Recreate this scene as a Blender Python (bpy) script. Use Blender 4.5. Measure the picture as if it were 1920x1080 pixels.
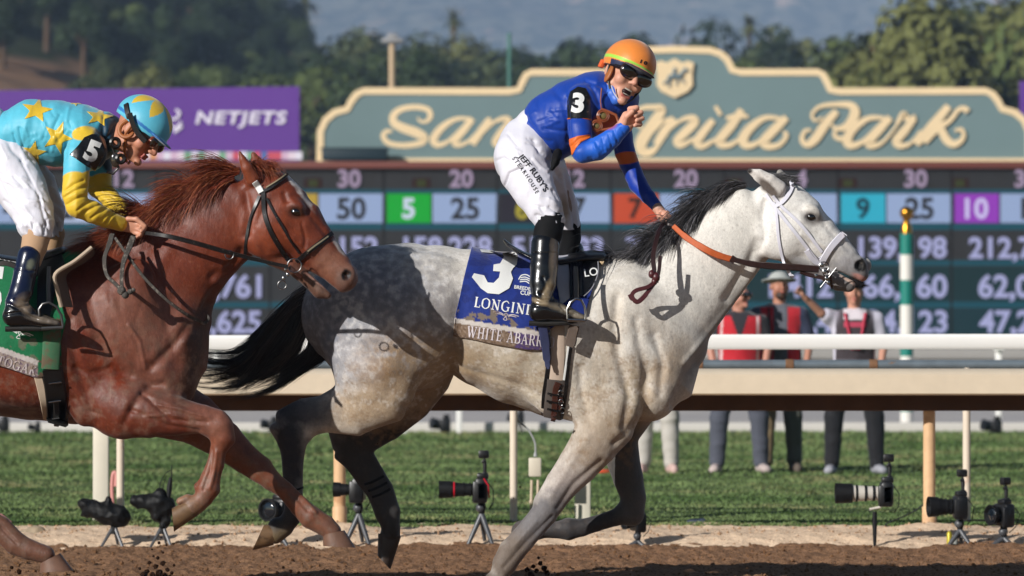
import bpy, bmesh, math, random
import numpy as np
from mathutils import Vector, Matrix, noise
from mathutils.bvhtree import BVHTree
for o in list(bpy.data.objects): bpy.data.objects.remove(o)
sc = bpy.context.scene
# ---------------- camera, sky, sun, exposure ----------------
F = 8200.0; CAM = Vector((0, -20, 1.13)); TILT = math.atan(113/F)
cd = bpy.data.cameras.new('camera'); cam = bpy.data.objects.new('camera', cd); sc.collection.objects.link(cam)
cd.sensor_width = 36; cd.lens = F/1920*36; cd.clip_end = 9000; cd.clip_start = .5
cam.location = CAM; cam.rotation_euler = (math.pi/2+TILT, 0, 0)
cd.dof.use_dof = True; cd.dof.focus_distance = 19.7; cd.dof.aperture_fstop = 4.5; cd.dof.aperture_blades = 0
sc.camera = cam
SUN = Vector((1.6, 1.65, -1.0)).normalized()      # travel direction of the light
elev = math.asin(-SUN.z); azi = math.atan2(-SUN.x, -SUN.y)
w = bpy.data.worlds.new("World"); sc.world = w; w.use_nodes = True
nt = w.node_tree; bg = nt.nodes['Background']; sky = nt.nodes.new('ShaderNodeTexSky')
sky.sky_type = 'NISHITA'; sky.sun_disc = False; sky.sun_elevation = elev; sky.sun_rotation = azi
sky.air_density = 1.0; sky.dust_density = .25; sky.ozone_density = 1.5
nt.links.new(sky.outputs[0], bg.inputs[0]); bg.inputs[1].default_value = .05
sl = bpy.data.lights.new('sun', 'SUN'); so = bpy.data.objects.new('sun', sl); sc.collection.objects.link(so)
sl.energy = 5.0; sl.angle = math.radians(.55); sl.color = (1, .965, .92)
so.rotation_euler = SUN.to_track_quat('-Z', 'Y').to_euler(); so.location = (-30, -60, 40)
sc.view_settings.view_transform = 'Standard'; sc.view_settings.look = 'None'
sc.view_settings.exposure = 0.0; sc.view_settings.gamma = 1
sc.cycles.use_denoising = True
sc.cycles.max_bounces = 6; sc.cycles.diffuse_bounces = 3; sc.cycles.glossy_bounces = 3
sc.cycles.transmission_bounces = 4; sc.cycles.volume_bounces = 0; sc.cycles.transparent_max_bounces = 6
rng = random.Random(7)
# ---------------- helpers ----------------
fwd = Vector((0, math.cos(TILT), math.sin(TILT))); upv = Vector((0, -math.sin(TILT), math.cos(TILT)))
def ray(px, py):
    return (fwd*F + Vector((px-960, 0, 0)) + upv*(540-py)).normalized()
def P(px, py, Y):
    d = ray(px, py); return CAM + d*((Y+20)/d.y)
def S(Y): return (Y+20)/F
def topx(v):
    """world array (n,3) -> pixel (n,2)"""
    r = v - np.array(CAM); z = r@np.array(fwd); return np.stack([960+F*r[:, 0]/z, 540-F*(r@np.array(upv))/z], 1)
def hexc(h):
    c = [int(h[i:i+2], 16)/255 for i in (0, 2, 4)]
    return tuple(((x+.055)/1.055)**2.4 if x > .04045 else x/12.92 for x in c)
MATS = {}
def mat(name, col=None, rough=.6, spec=.4, metal=0, vcol=False, var=None, bump=None, coat=0, sheen=0, emit=None, estr=1, trans=0, blotch=None, sss=0, aniso=None, objc=True):
    """procedural principled material. col hex/tuple; var=(scale,amount) value noise; blotch=(scale,hex,lo,hi); bump=(scale,strength,dist)"""
    if name in MATS: return MATS[name]
    m = bpy.data.materials.new(name); m.use_nodes = True; MATS[name] = m
    n = m.node_tree.nodes; L = m.node_tree.links; b = n['Principled BSDF']
    tc = n.new('ShaderNodeTexCoord'); out = tc.outputs['Object']
    def nz(scale, detail=4, rough=.55):
        t = n.new('ShaderNodeTexNoise'); t.inputs['Scale'].default_value = scale; t.inputs['Detail'].default_value = detail
        t.inputs['Roughness'].default_value = rough
        if aniso:
            mp = n.new('ShaderNodeMapping'); mp.inputs['Scale'].default_value = aniso; L.new(out, mp.inputs[0]); L.new(mp.outputs[0], t.inputs[0])
        else: L.new(out, t.inputs[0])
        return t.outputs[0]
    if isinstance(col, str): col = hexc(col)
    if vcol:
        a = n.new('ShaderNodeVertexColor'); a.layer_name = 'Col'; cur = a.outputs[0]
    else:
        r = n.new('ShaderNodeRGB'); r.outputs[0].default_value = (*col, 1); cur = r.outputs[0]
    if blotch:
        for (s_, c_, lo, hi) in ([blotch] if not isinstance(blotch[0], (tuple, list)) else blotch):
            mr = n.new('ShaderNodeMapRange'); mr.interpolation_type = 'SMOOTHSTEP'; L.new(nz(s_, 5, .6), mr.inputs[0]); mr.inputs[1].default_value = lo; mr.inputs[2].default_value = hi
            mx = n.new('ShaderNodeMixRGB'); L.new(mr.outputs[0], mx.inputs[0]); L.new(cur, mx.inputs[1]); mx.inputs[2].default_value = (*hexc(c_), 1); cur = mx.outputs[0]
    if var:
        for (s_, a_) in ([var] if not isinstance(var[0], (tuple, list)) else var):
            mr = n.new('ShaderNodeMapRange'); L.new(nz(s_), mr.inputs[0]); mr.inputs[1].default_value = .25; mr.inputs[2].default_value = .75
            mr.inputs[3].default_value = 1-a_; mr.inputs[4].default_value = 1+a_
            mx = n.new('ShaderNodeMixRGB'); mx.blend_type = 'MULTIPLY'; mx.inputs[0].default_value = 1; L.new(cur, mx.inputs[1]); L.new(mr.outputs[0], mx.inputs[2]); cur = mx.outputs[0]
    L.new(cur, b.inputs['Base Color'])
    b.inputs['Roughness'].default_value = rough; b.inputs['Specular IOR Level'].default_value = spec; b.inputs['Metallic'].default_value = metal
    b.inputs['Coat Weight'].default_value = coat; b.inputs['Coat Roughness'].default_value = .12
    b.inputs['Sheen Weight'].default_value = sheen; b.inputs['Sheen Roughness'].default_value = .4
    b.inputs['Transmission Weight'].default_value = trans
    if sss: b.inputs['Subsurface Weight'].default_value = sss; b.inputs['Subsurface Radius'].default_value = (.01, .004, .002)
    if emit is not None:
        b.inputs['Emission Color'].default_value = (*(hexc(emit) if isinstance(emit, str) else emit), 1); b.inputs['Emission Strength'].default_value = estr
    if bump:
        prev = None
        for (s_, st, di) in ([bump] if not isinstance(bump[0], (tuple, list)) else bump):
            bp = n.new('ShaderNodeBump'); bp.inputs['Strength'].default_value = st; bp.inputs['Distance'].default_value = di; L.new(nz(s_, 6, .6), bp.inputs['Height'])
            if prev: L.new(prev, bp.inputs['Normal'])
            prev = bp.outputs[0]
        L.new(prev, b.inputs['Normal'])
    return m
def link(o, parent=None):
    sc.collection.objects.link(o)
    if parent is not None: o.parent = parent; o.matrix_parent_inverse = Matrix.Translation(-parent.location)
    return o
def tag(o, label, cat, group=None, kind=None):
    if label: o['label'] = label
    if cat: o['category'] = cat
    if group: o['group'] = group
    if kind: o['kind'] = kind
    return o
def empty(name, loc, label, cat, group=None):
    o = bpy.data.objects.new(name, None); sc.collection.objects.link(o); o.location = loc; o.empty_display_size = .05
    return tag(o, label, cat, group)
def obj(name, v, f, m, parent=None, origin=None, smooth=True, cols=None, kind=None):
    """numpy verts (n,3) world, faces list or (m,4)/(m,3) array"""
    v = np.asarray(v, dtype=np.float64)
    if origin is None: origin = (0, 0, 0) if parent is not None else (float(v[:, 0].mean()), float(v[:, 1].mean()), float(v[:, 2].min()))
    me = bpy.data.meshes.new(name); vv = v-np.array(origin)
    if isinstance(f, np.ndarray):
        k = f.shape[1]; me.vertices.add(len(vv)); me.vertices.foreach_set('co', vv.astype(np.float32).ravel())
        me.loops.add(f.size); me.loops.foreach_set('vertex_index', f.astype(np.int32).ravel())
        me.polygons.add(len(f)); me.polygons.foreach_set('loop_start', np.arange(0, f.size, k, dtype=np.int32))
        me.update(calc_edges=True)
    else:
        me.from_pydata(vv.tolist(), [], [tuple(int(i) for i in x) for x in f]); me.update()
    if smooth: me.polygons.foreach_set('use_smooth', np.ones(len(me.polygons), dtype=bool))
    if cols is not None:
        a = me.color_attributes.new('Col', 'FLOAT_COLOR', 'POINT'); c4 = np.ones((len(vv), 4), np.float32); c4[:, :3] = cols; a.data.foreach_set('color', c4.ravel())
    if m is not None:
        for x in (m if isinstance(m, (list, tuple)) else [m]): me.materials.append(x)
    o = bpy.data.objects.new(name, me); o.location = origin
    link(o, parent)
    if kind: o['kind'] = kind
    return o
class MB:
    """mesh builder: boxes, tubes, lathes, prisms joined as one mesh"""
    def __init__(s): s.v = []; s.f = []; s.mi = []; s.cur = 0
    def add(s, v, f):
        b = len(s.v); s.v += [tuple(x) for x in v]; s.f += [tuple(i+b for i in q) for q in f]; s.mi += [s.cur]*len(f)
    def box(s, c, d, R=None, bev=0):
        x, y, z = d[0]/2, d[1]/2, d[2]/2
        bm = bmesh.new(); bmesh.ops.create_cube(bm, size=1)
        for q in bm.verts: q.co = Vector((q.co.x*d[0], q.co.y*d[1], q.co.z*d[2]))
        if bev: bmesh.ops.bevel(bm, geom=list(bm.edges), offset=bev, segments=2, affect='EDGES', profile=.5)
        M = R or Matrix.Identity(3)
        s.add([Vector(c)+M@q.co for q in bm.verts], [[l.vert.index for l in fc.loops] for fc in bm.faces] if bm.verts.index_update() is None else [])
        bm.free()
    def tube(s, pts, r, n=10, cap=True, flat=None):
        pts = [Vector(p) for p in pts]; N = len(pts); rr = r if isinstance(r, (list, tuple)) else [r]*N
        vs = []; prev = None
        for i, p in enumerate(pts):
            t = (pts[min(i+1, N-1)]-pts[max(i-1, 0)]).normalized()
            if prev is None:
                a = Vector((0, 0, 1)) if abs(t.z) < .9 else Vector((1, 0, 0)); u = t.cross(a).normalized()
            else: u = (prev-t*prev.dot(t)).normalized()
            prev = u; w_ = t.cross(u)
            for k in range(n):
                a = 2*math.pi*k/n; vs.append(p+(u*math.cos(a)+w_*math.sin(a))*rr[i])
        fs = [(i*n+k, i*n+(k+1) % n, (i+1)*n+(k+1) % n, (i+1)*n+k) for i in range(N-1) for k in range(n)]
        if cap: fs += [tuple(range(n-1, -1, -1)), tuple((N-1)*n+k for k in range(n))]
        s.add(vs, fs)
    def prism(s, poly, y0, y1):
        """poly in (x,z), extruded in y"""
        n = len(poly); vs = [(x, y0, z) for x, z in poly]+[(x, y1, z) for x, z in poly]
        s.add(vs, [tuple(range(n)), tuple(range(2*n-1, n-1, -1))]+[(i, n+i, n+(i+1) % n, (i+1) % n) for i in range(n)])
    def build(s, name, m, parent=None, origin=None, smooth=True, angle=40, **k):
        o = obj(name, s.v, s.f, m, parent, origin, smooth=False, **k)
        o.data.polygons.foreach_set('material_index', s.mi)
        bm = bmesh.new(); bm.from_mesh(o.data); bmesh.ops.recalc_face_normals(bm, faces=bm.faces); 
        for f in bm.faces: f.smooth = smooth
        for e in bm.edges:
            if len(e.link_faces) == 2 and e.calc_face_angle(0) > math.radians(angle): e.smooth = False
        bm.to_mesh(o.data); bm.free(); return o
def lerp(a, b, t): return a+(b-a)*t
def smooth_poly(pts, n=8):
    """Catmull-Rom through tuples"""
    A = np.array(pts, float); out = []
    for i in range(len(A)-1):
        p0 = A[max(i-1, 0)]; p1 = A[i]; p2 = A[i+1]; p3 = A[min(i+2, len(A)-1)]
        for k in range(n):
            t = k/n; out.append(.5*((2*p1)+(-p0+p2)*t+(2*p0-5*p1+4*p2-p3)*t*t+(-p0+3*p1-3*p2+p3)*t**3))
    out.append(A[-1]); return np.array(out)
# ---------------- implicit surfaces: one continuous skin from tapered elliptic limbs ----------------
class Body:
    def __init__(s, vox): s.vox = vox; s.pr = []; s.cv = []; s.gr = []; s.paint = []; s.grp = []
    def seg(s, p0, p1, h0, w0, h1, w1, k=.02, col=None, cap=None, carve=False, lat=None):
        p0 = np.array(p0, float); p1 = np.array(p1, float); a = p1-p0; L = np.linalg.norm(a)
        if L < 1e-6: a = np.array([1., 0, 0]); L = 1e-6
        else: a = a/L
        lt = np.array((0, 1., 0)) if lat is None else np.array(lat, float)
        b = lt-a*(lt@a)
        if np.linalg.norm(b) < .15: lt = np.array((0, 0, 1.)); b = lt-a*(lt@a)
        b /= np.linalg.norm(b); n = np.cross(a, b)
        (s.cv if carve else s.pr).append((p0, a, L, b, n, h0, w0, h1, w1, cap, k, col))
    def ell(s, c, r, k=.02, col=None, carve=False, R=None):
        """ellipsoid radii r=(rx,ry,rz)"""
        R = Matrix.Identity(3) if R is None else R
        ax = np.array(R@Vector((1, 0, 0))); by = np.array(R@Vector((0, 1, 0))); nz_ = np.array(R@Vector((0, 0, 1)))
        (s.cv if carve else s.pr).append((np.array(c, float), ax, 1e-6, by, nz_, r[2], r[1], r[2], r[1], r[0], k, col))
    # pixel-based
    def chain(s, pts, k=.02, col=None, k2=.008, **kw):
        """pts (px,py,Y,h,w) in pixels at depth Y"""
        for a, b in zip(pts[:-1], pts[1:]):
            ca = a[5] if len(a) > 5 else col; s0, s1 = S(a[2]), S(b[2])
            s.seg(P(a[0], a[1], a[2]), P(b[0], b[1], b[2]), a[3]*s0, a[4]*s0, b[3]*s1, b[4]*s1, k, ca, **kw)
        if not kw.get('carve'): s.grp.append((len(s.pr)-len(pts)+1, len(s.pr)))
    def ech(s, pts, k=.02, col=None, **kw):
        """pts (x1,y1,x2,y2,Y,w[,col]): two outline pixels"""
        q = [((a[0]+a[2])/2, (a[1]+a[3])/2, a[4], math.hypot(a[0]-a[2], a[1]-a[3])/2, a[5])+tuple(a[6:7]) for a in pts]
        s.chain(q, k, col, **kw)
    def pell(s, px, py, Y, rx, ry, rz, rot=0, k=.02, col=None, carve=False):
        """ellipsoid, px radii: rx along rot direction (deg, screen cw), rz perpendicular, ry depth"""
        sc_ = S(Y); R = Matrix.Rotation(math.radians(rot), 3, 'Y')
        s.ell(P(px, py, Y), (rx*sc_, ry*sc_, rz*sc_), k, col, carve, R)
    @staticmethod
    def dist(pr, q):
        p0, a, L, b, n, h0, w0, h1, w1, cap, k, col = pr
        r = q-p0; ta = r@a; t = np.clip(ta/L, 0, 1) if L > 1e-5 else np.zeros(len(ta)); ra = ta-t*L
        h = h0+(h1-h0)*t; w_ = w0+(w1-w0)*t; e = np.full_like(h, cap) if cap else np.minimum(h, w_)
        rn = r@n; rb = r@b
        k0 = np.sqrt((rn/h)**2+(rb/w_)**2+(ra/e)**2); k1 = np.sqrt((rn/h**2)**2+(rb/w_**2)**2+(ra/e**2)**2)+1e-9
        return k0*(k0-1)/k1
    def mesh(s, smooth=2):
        lo = np.array([1e9]*3); hi = -lo
        for pr in s.pr:
            p0, a, L, b, n, h0, w0, h1, w1, cap, k, col = pr; R = max(h0, w0, h1, w1, cap or 0); p1 = p0+a*L
            lo = np.minimum(lo, np.minimum(p0, p1)-R); hi = np.maximum(hi, np.maximum(p0, p1)+R)
        vx = s.vox; lo -= 3*vx; n3 = np.ceil((hi-lo)/vx).astype(int)+4
        Fd = np.full(n3, .2, np.float32)
        def box(pr, ext):
            p0, a, L, b, n, h0, w0, h1, w1, cap, k, col = pr; p1 = p0+a*L
            def e(h, w_):
                c = cap or min(h, w_); return np.abs(n)*h+np.abs(b)*w_+np.abs(a)*c+ext
            l_ = np.minimum(p0-e(h0, w0), p1-e(h1, w1)); h_ = np.maximum(p0+e(h0, w0), p1+e(h1, w1))
            i0 = np.clip(np.floor((l_-lo)/vx).astype(int), 0, n3-1); i1 = np.clip(np.ceil((h_-lo)/vx).astype(int)+1, 1, n3)
            g = np.stack(np.meshgrid(*[np.arange(i0[d], i1[d])*vx+lo[d] for d in range(3)], indexing='ij'), -1)
            return tuple(slice(i0[d], i1[d]) for d in range(3)), g
        def smin(Fd, sl_, d, k):
            o = Fd[sl_]; hh = np.maximum(k-np.abs(d-o), 0)/k; Fd[sl_] = np.minimum(d, o)-hh*hh*k*.25
        groups = {a: b for a, b in s.grp}; i = 0
        while i < len(s.pr):
            j = groups.get(i, i+1); k = s.pr[i][10]; pcs = [box(pr, pr[10]+2.5*vx) for pr in s.pr[i:j]]
            if j == i+1: smin(Fd, pcs[0][0], s.dist(s.pr[i], pcs[0][1].reshape(-1, 3)).reshape(pcs[0][1].shape[:3]), k)
            else:      # a limb of several lengths joins itself tightly, the rest softly
                a0 = [min(p_[0][d].start for p_ in pcs) for d in range(3)]; a1 = [max(p_[0][d].stop for p_ in pcs) for d in range(3)]
                T = np.full([a1[d]-a0[d] for d in range(3)], .2, np.float32)
                for pr, (sl_, g) in zip(s.pr[i:j], pcs):
                    smin(T, tuple(slice(sl_[d].start-a0[d], sl_[d].stop-a0[d]) for d in range(3)), s.dist(pr, g.reshape(-1, 3)).reshape(g.shape[:3]), min(k, .007))
                smin(Fd, tuple(slice(a0[d], a1[d]) for d in range(3)), T, k)
            i = j
        for pr in s.cv:
            sl_, g = box(pr, pr[10]+2.5*vx); d = -s.dist(pr, g.reshape(-1, 3)).reshape(g.shape[:3]); o = Fd[sl_]; k = pr[10]
            hh = np.maximum(k-np.abs(d-o), 0)/k; Fd[sl_] = np.maximum(d, o)+hh*hh*k*.25
        v, f = nets(Fd, lo, vx)
        # keep the largest connected surface
        if not getattr(s, 'all', False): v, f = biggest(v, f)
        for _ in range(smooth): v = lap(v, f, .5)
        s.v, s.f = v, f; s.nrm = vnorm(v, f)
        for (pts, r, amt, side) in s.gr:
            A = np.array(pts, float); dmin = np.full(len(v), 1e9)
            for i in range(len(A)-1):
                ab = A[i+1]-A[i]; L2 = ab@ab+1e-12; t = np.clip(((v-A[i])@ab)/L2, 0, 1); c = A[i]+t[:, None]*ab
                dd = v-c
                if side: dd = dd*np.array([1, 0, 1])
                dmin = np.minimum(dmin, np.linalg.norm(dd, axis=1))
            m_ = amt*np.exp(-(dmin/r)**2)
            if side == 2: m_ = m_*np.clip((-v[:, 1]+s.ycut)/.04, 0, 1)
            if side: m_ = m_*np.clip(-s.nrm[:, 1]*1.6+.2, 0, 1)
            s.v = s.v+s.nrm*m_[:, None]
        s.nrm = vnorm(s.v, s.f); return s
    def groove(s, pts, r, amt, Y=0):
        """pixel polyline; negative amt carves a line in the camera side, positive raises a ridge (px)"""
        sc_ = S(Y); s.gr.append(([P(x, y, Y) for x, y in pts], r*sc_, amt*sc_, True))
    def wrinkle(s, amp, freq, axis=(1, 1, 1), seed=0, sharp=1.0, mask=None):
        """crumple cloth: ridged folds displaced along the normals"""
        a = np.zeros(len(s.v)); ax = np.array(axis)
        for i, p in enumerate(s.v*freq*ax):
            n1 = noise.noise(Vector(p)+Vector((seed, 0, 0))); n2 = noise.noise(Vector(p)*2.3+Vector((0, seed, 3)))
            a[i] = (.8-abs(n1)*3.0)*.75+n2*.6
        a = np.clip(a, -1, 1)*amp
        if mask is not None: a = a*mask(s.v)
        s.v = s.v+s.nrm*a[:, None]; s.nrm = vnorm(s.v, s.f); return s
    def colors(s, default, sig=.008):
        v = s.v; W = np.zeros(len(v)); Cc = np.zeros((len(v), 3))
        for pr in s.pr:
            d = s.dist(pr, v); c = pr[11] or default; c = np.array(hexc(c) if isinstance(c, str) else c)
            w_ = np.exp(-np.clip((d+.004)/sig, -1, 60)); W += w_; Cc += w_[:, None]*c
        Cc /= W[:, None]+1e-12
        for (c, rr, hx, soft, ysc) in s.paint:
            dv = (v-np.array(c[0]))
            q = np.sqrt((dv@np.array(c[1])/rr[0])**2+(dv@np.array(c[2])/rr[1])**2+(dv[:, 1]*ysc)**2)
            jit = s._n(v, 26)*.22+s._n(v, 90)*.10
            m_ = np.clip((1+jit-q)/soft+.5, 0, 1)[:, None]; Cc = Cc*(1-m_)+np.array(hexc(hx))*m_
        s.c = Cc; return Cc
    def _n(s, v, f):
        key = (len(v), f)
        if getattr(s, '_nc', None) is None: s._nc = {}
        if key not in s._nc: s._nc[key] = np.array([noise.noise(Vector(p)*f) for p in v])
        return s._nc[key]
    def pnt(s, px, py, Y, rx, rz, hx, rot=0, soft=.4, ysc=0):
        sc_ = S(Y); R = Matrix.Rotation(math.radians(rot), 3, 'Y')
        s.paint.append(((P(px, py, Y), R@Vector((1, 0, 0)), R@Vector((0, 0, 1))), (rx*sc_, rz*sc_), hx, soft, ysc))
    def bvh(s):
        s.bv = BVHTree.FromPolygons([Vector(x) for x in s.v], [tuple(q) for q in s.f]); return s.bv
def nets(Fd, lo, vx):
    sgn = Fd < 0; nx, ny, nz_ = Fd.shape
    c = sgn[:-1, :-1, :-1].astype(np.int8)
    for dx, dy, dz in [(1, 0, 0), (0, 1, 0), (0, 0, 1), (1, 1, 0), (1, 0, 1), (0, 1, 1), (1, 1, 1)]:
        c = c+sgn[dx:nx-1+dx, dy:ny-1+dy, dz:nz_-1+dz]
    act = (c > 0) & (c < 8); ii = np.argwhere(act); idx = np.full(act.shape, -1, np.int64); idx[act] = np.arange(len(ii))
    cor = np.array([[i & 1, i >> 1 & 1, i >> 2 & 1] for i in range(8)])
    val = np.stack([Fd[ii[:, 0]+o[0], ii[:, 1]+o[1], ii[:, 2]+o[2]] for o in cor], 1)
    acc = np.zeros((len(ii), 3)); cnt = np.zeros(len(ii))
    for a in range(8):
        for bit in (1, 2, 4):
            b = a | bit
            if b == a: continue
            va, vb = val[:, a], val[:, b]; m = (va < 0) != (vb < 0); t = va/(va-vb+1e-12*(va == vb))
            p = cor[a]+t[:, None]*(cor[b]-cor[a]); acc[m] += p[m]; cnt[m] += 1
    v = (ii+acc/cnt[:, None])*vx+lo
    fs = []
    for ax in range(3):
        sl0 = [slice(1, -1)]*3; sl1 = [slice(1, -1)]*3; sl0[ax] = slice(0, -1); sl1[ax] = slice(1, None)
        A = sgn[tuple(sl0)]; B = sgn[tuple(sl1)]; ed = np.argwhere(A != B); inside = A[tuple(ed.T)]
        off = np.ones(3, int); off[ax] = 0; e = ed+off
        u, w_ = (ax+1) % 3, (ax+2) % 3; q = []
        for du, dw in [(-1, -1), (0, -1), (0, 0), (-1, 0)]:
            g = e.copy(); g[:, u] += du; g[:, w_] += dw; q.append(idx[tuple(g.T)])
        q = np.stack(q, 1); q[~inside] = q[~inside][:, ::-1]; fs.append(q)
    f = np.concatenate(fs); return v, f[(f >= 0).all(1)]
def biggest(v, f):
    lab = np.arange(len(v))
    for _ in range(4000):
        m = lab[f].min(1); new = lab.copy()
        for k in range(4): np.minimum.at(new, f[:, k], m)
        new = new[new]
        if (new == lab).all(): break
        lab = new
    u, c = np.unique(lab, return_counts=True); keep = lab == u[c.argmax()]
    mp = np.cumsum(keep)-1; f = f[keep[f[:, 0]]]; return v[keep], mp[f]
def lap(v, f, lam):
    acc = np.zeros_like(v); cnt = np.zeros(len(v))
    for k in range(4):
        a, b = f[:, k], f[:, (k+1) % 4]
        for d in range(3): acc[:, d] += np.bincount(a, v[b, d], len(v))+np.bincount(b, v[a, d], len(v))
        cnt += np.bincount(a, minlength=len(v))+np.bincount(b, minlength=len(v))
    return v+lam*(acc/cnt[:, None]-v)
def vnorm(v, f):
    n = np.cross(v[f[:, 2]]-v[f[:, 0]], v[f[:, 3 if f.shape[1] > 3 else 2]]-v[f[:, 1]]) if f.shape[1] == 4 else np.cross(v[f[:, 1]]-v[f[:, 0]], v[f[:, 2]]-v[f[:, 0]])
    o = np.zeros_like(v)
    for k in range(f.shape[1]):
        for d in range(3): o[:, d] += np.bincount(f[:, k], n[:, d], len(v))
    return o/(np.linalg.norm(o, axis=1)[:, None]+1e-12)
def inpoly(p, poly):
    x, y = p[:, 0], p[:, 1]; r = np.zeros(len(p), bool); n = len(poly)
    for i in range(n):
        x1, y1 = poly[i]; x2, y2 = poly[(i+1) % n]
        c = ((y1 > y) != (y2 > y)) & (x < (x2-x1)*(y-y1)/(y2-y1+1e-12)+x1); r ^= c
    return r
def patch(body, poly, off, name, m, parent=None, front=True, both=False, curve=0, thick=.004, origin=None, wob=0, smoothp=False, cols=None, ymax=None):
    """a piece of cloth or leather lying on a body: the body's faces inside a pixel outline, lifted off along the normals"""
    poly = [tuple(p) for p in (smooth_poly(list(poly)+[poly[0]], 6)[:-1] if smoothp else poly)]
    v, f, nr = body.v, body.f, body.nrm; px = topx(v); ins = inpoly(px, poly)
    fm = ins[f].any(1)
    if front: fm &= ((nr[f].mean(1)[:, 1] < .25))
    if ymax is not None: fm &= (v[f].mean(1)[:, 1] < ymax)
    f2 = f[fm]; u = np.unique(f2); mp = np.full(len(v), -1); mp[u] = np.arange(len(u)); f2 = mp[f2]; v2 = v[u].copy(); n2 = nr[u].copy(); p2 = px[u]; i2 = ins[u]
    H_, f2 = biggest(np.hstack([v2, n2, p2, i2[:, None]]), f2); v2, n2, p2, i2 = H_[:, :3].copy(), H_[:, 3:6], H_[:, 6:8], H_[:, 8] > .5
    A = np.array(poly); B = np.roll(A, -1, 0)
    for j in np.where(~i2)[0]:
        q = p2[j]; ab = B-A; t = np.clip(((q-A)*ab).sum(1)/((ab**2).sum(1)+1e-9), 0, 1); c = A+t[:, None]*ab; k = ((c-q)**2).sum(1).argmin()
        d = c[k]-q; s_ = S(v2[j, 1]); v2[j, 0] += d[0]*s_; v2[j, 2] -= d[1]*s_
    o_ = off if not wob else off+wob*(.5+.5*np.array([noise.noise(Vector((a[0]*9, a[1]*3, a[2]*5))) for a in v2]))
    v3 = v2+n2*(np.asarray(o_)[..., None] if wob else o_)
    # closed shell
    n = len(v3); inner = v3-n2*thick; vv = np.concatenate([v3, inner]); ff = [f2, f2[:, ::-1]+n]
    ed = {}
    for q in f2:
        for k in range(4):
            a, b = int(q[k]), int(q[(k+1) % 4])
            if (b, a) in ed: del ed[(b, a)]
            else: ed[(a, b)] = 1
    if ed: ff.append(np.array([(b, a, a+n, b+n) for a, b in ed]))
    kw = {}
    if cols is not None: kw['cols'] = np.concatenate([cols(v3)]*2) if callable(cols) else cols
    return obj(name, vv, np.concatenate(ff), m, parent, origin, **kw)
def hit(bv, px, py, off=0.0, Y=0):
    d = ray(px, py); r = bv.ray_cast(CAM, d, 60)
    if r[0] is None:
        p = P(px, py, Y); q = bv.find_nearest(p); 
        return p, Vector((0, -1, 0))
    n = r[1]; 
    if n.dot(d) > 0: n = -n
    return r[0]+n*off, n
def strap(name, pts, wpx, m, parent=None, bv=None, off=.004, Y=0, thick=.004, n=6, origin=None, mb=None, wrap=None):
    """leather strap along a pixel polyline, lying on bv or at depth Y (each point may be (px,py[,Y]))"""
    A = smooth_poly(pts, n) if len(pts) > 2 else np.array([lerp(np.array(pts[0], float), np.array(pts[1], float), t) for t in np.linspace(0, 1, n+1)])
    C, N = [], []
    for p in A:
        if bv is not None and len(p) == 2: c, nn = hit(bv, p[0], p[1], off, Y)
        else: c, nn = P(p[0], p[1], p[2] if len(p) > 2 else Y), Vector((0, -1, 0))
        C.append(c); N.append(nn)
    if bv is not None:   # smooth depth and normals
        for _ in range(3):
            N = [(N[max(i-1, 0)]+N[i]+N[min(i+1, len(N)-1)]).normalized() for i in range(len(N))]
            C = [C[0]]+[C[i]*.5+(C[i-1]+C[i+1])*.25 for i in range(1, len(C)-1)]+[C[-1]]
    M = mb or MB(); vs = []
    for i, c in enumerate(C):
        t = (C[min(i+1, len(C)-1)]-C[max(i-1, 0)]).normalized(); nn = (N[i]-t*N[i].dot(t)).normalized(); b = t.cross(nn)
        w_ = (wpx[min(int(i/len(C)*len(wpx)), len(wpx)-1)] if isinstance(wpx, (list, tuple)) else wpx)*.5*S(c.y)
        for (u, q) in ((-1, -.5), (-.8, .5), (.8, .5), (1, -.5)): vs.append(c+b*w_*u+nn*(q*thick+thick*.5))
    k = len(C); fs = [(i*4+a, i*4+(a+1) % 4, (i+1)*4+(a+1) % 4, (i+1)*4+a) for i in range(k-1) for a in range(4)]+[(3, 2, 1, 0), (4*k-4, 4*k-3, 4*k-2, 4*k-1)]
    M.add(vs, fs)
    return M if mb is not None else M.build(name, m, parent, origin)
def ring(mb, c, r, t, nrm=(0, -1, 0), n=20, squash=1.0):
    c = Vector(c); nn = Vector(nrm).normalized(); a = nn.cross(Vector((0, 0, 1))).normalized(); b = nn.cross(a)
    pts = [c+a*math.cos(2*math.pi*i/n)*r+b*math.sin(2*math.pi*i/n)*r*squash for i in range(n+1)]
    mb.tube(pts, t, 6, cap=False)
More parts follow.
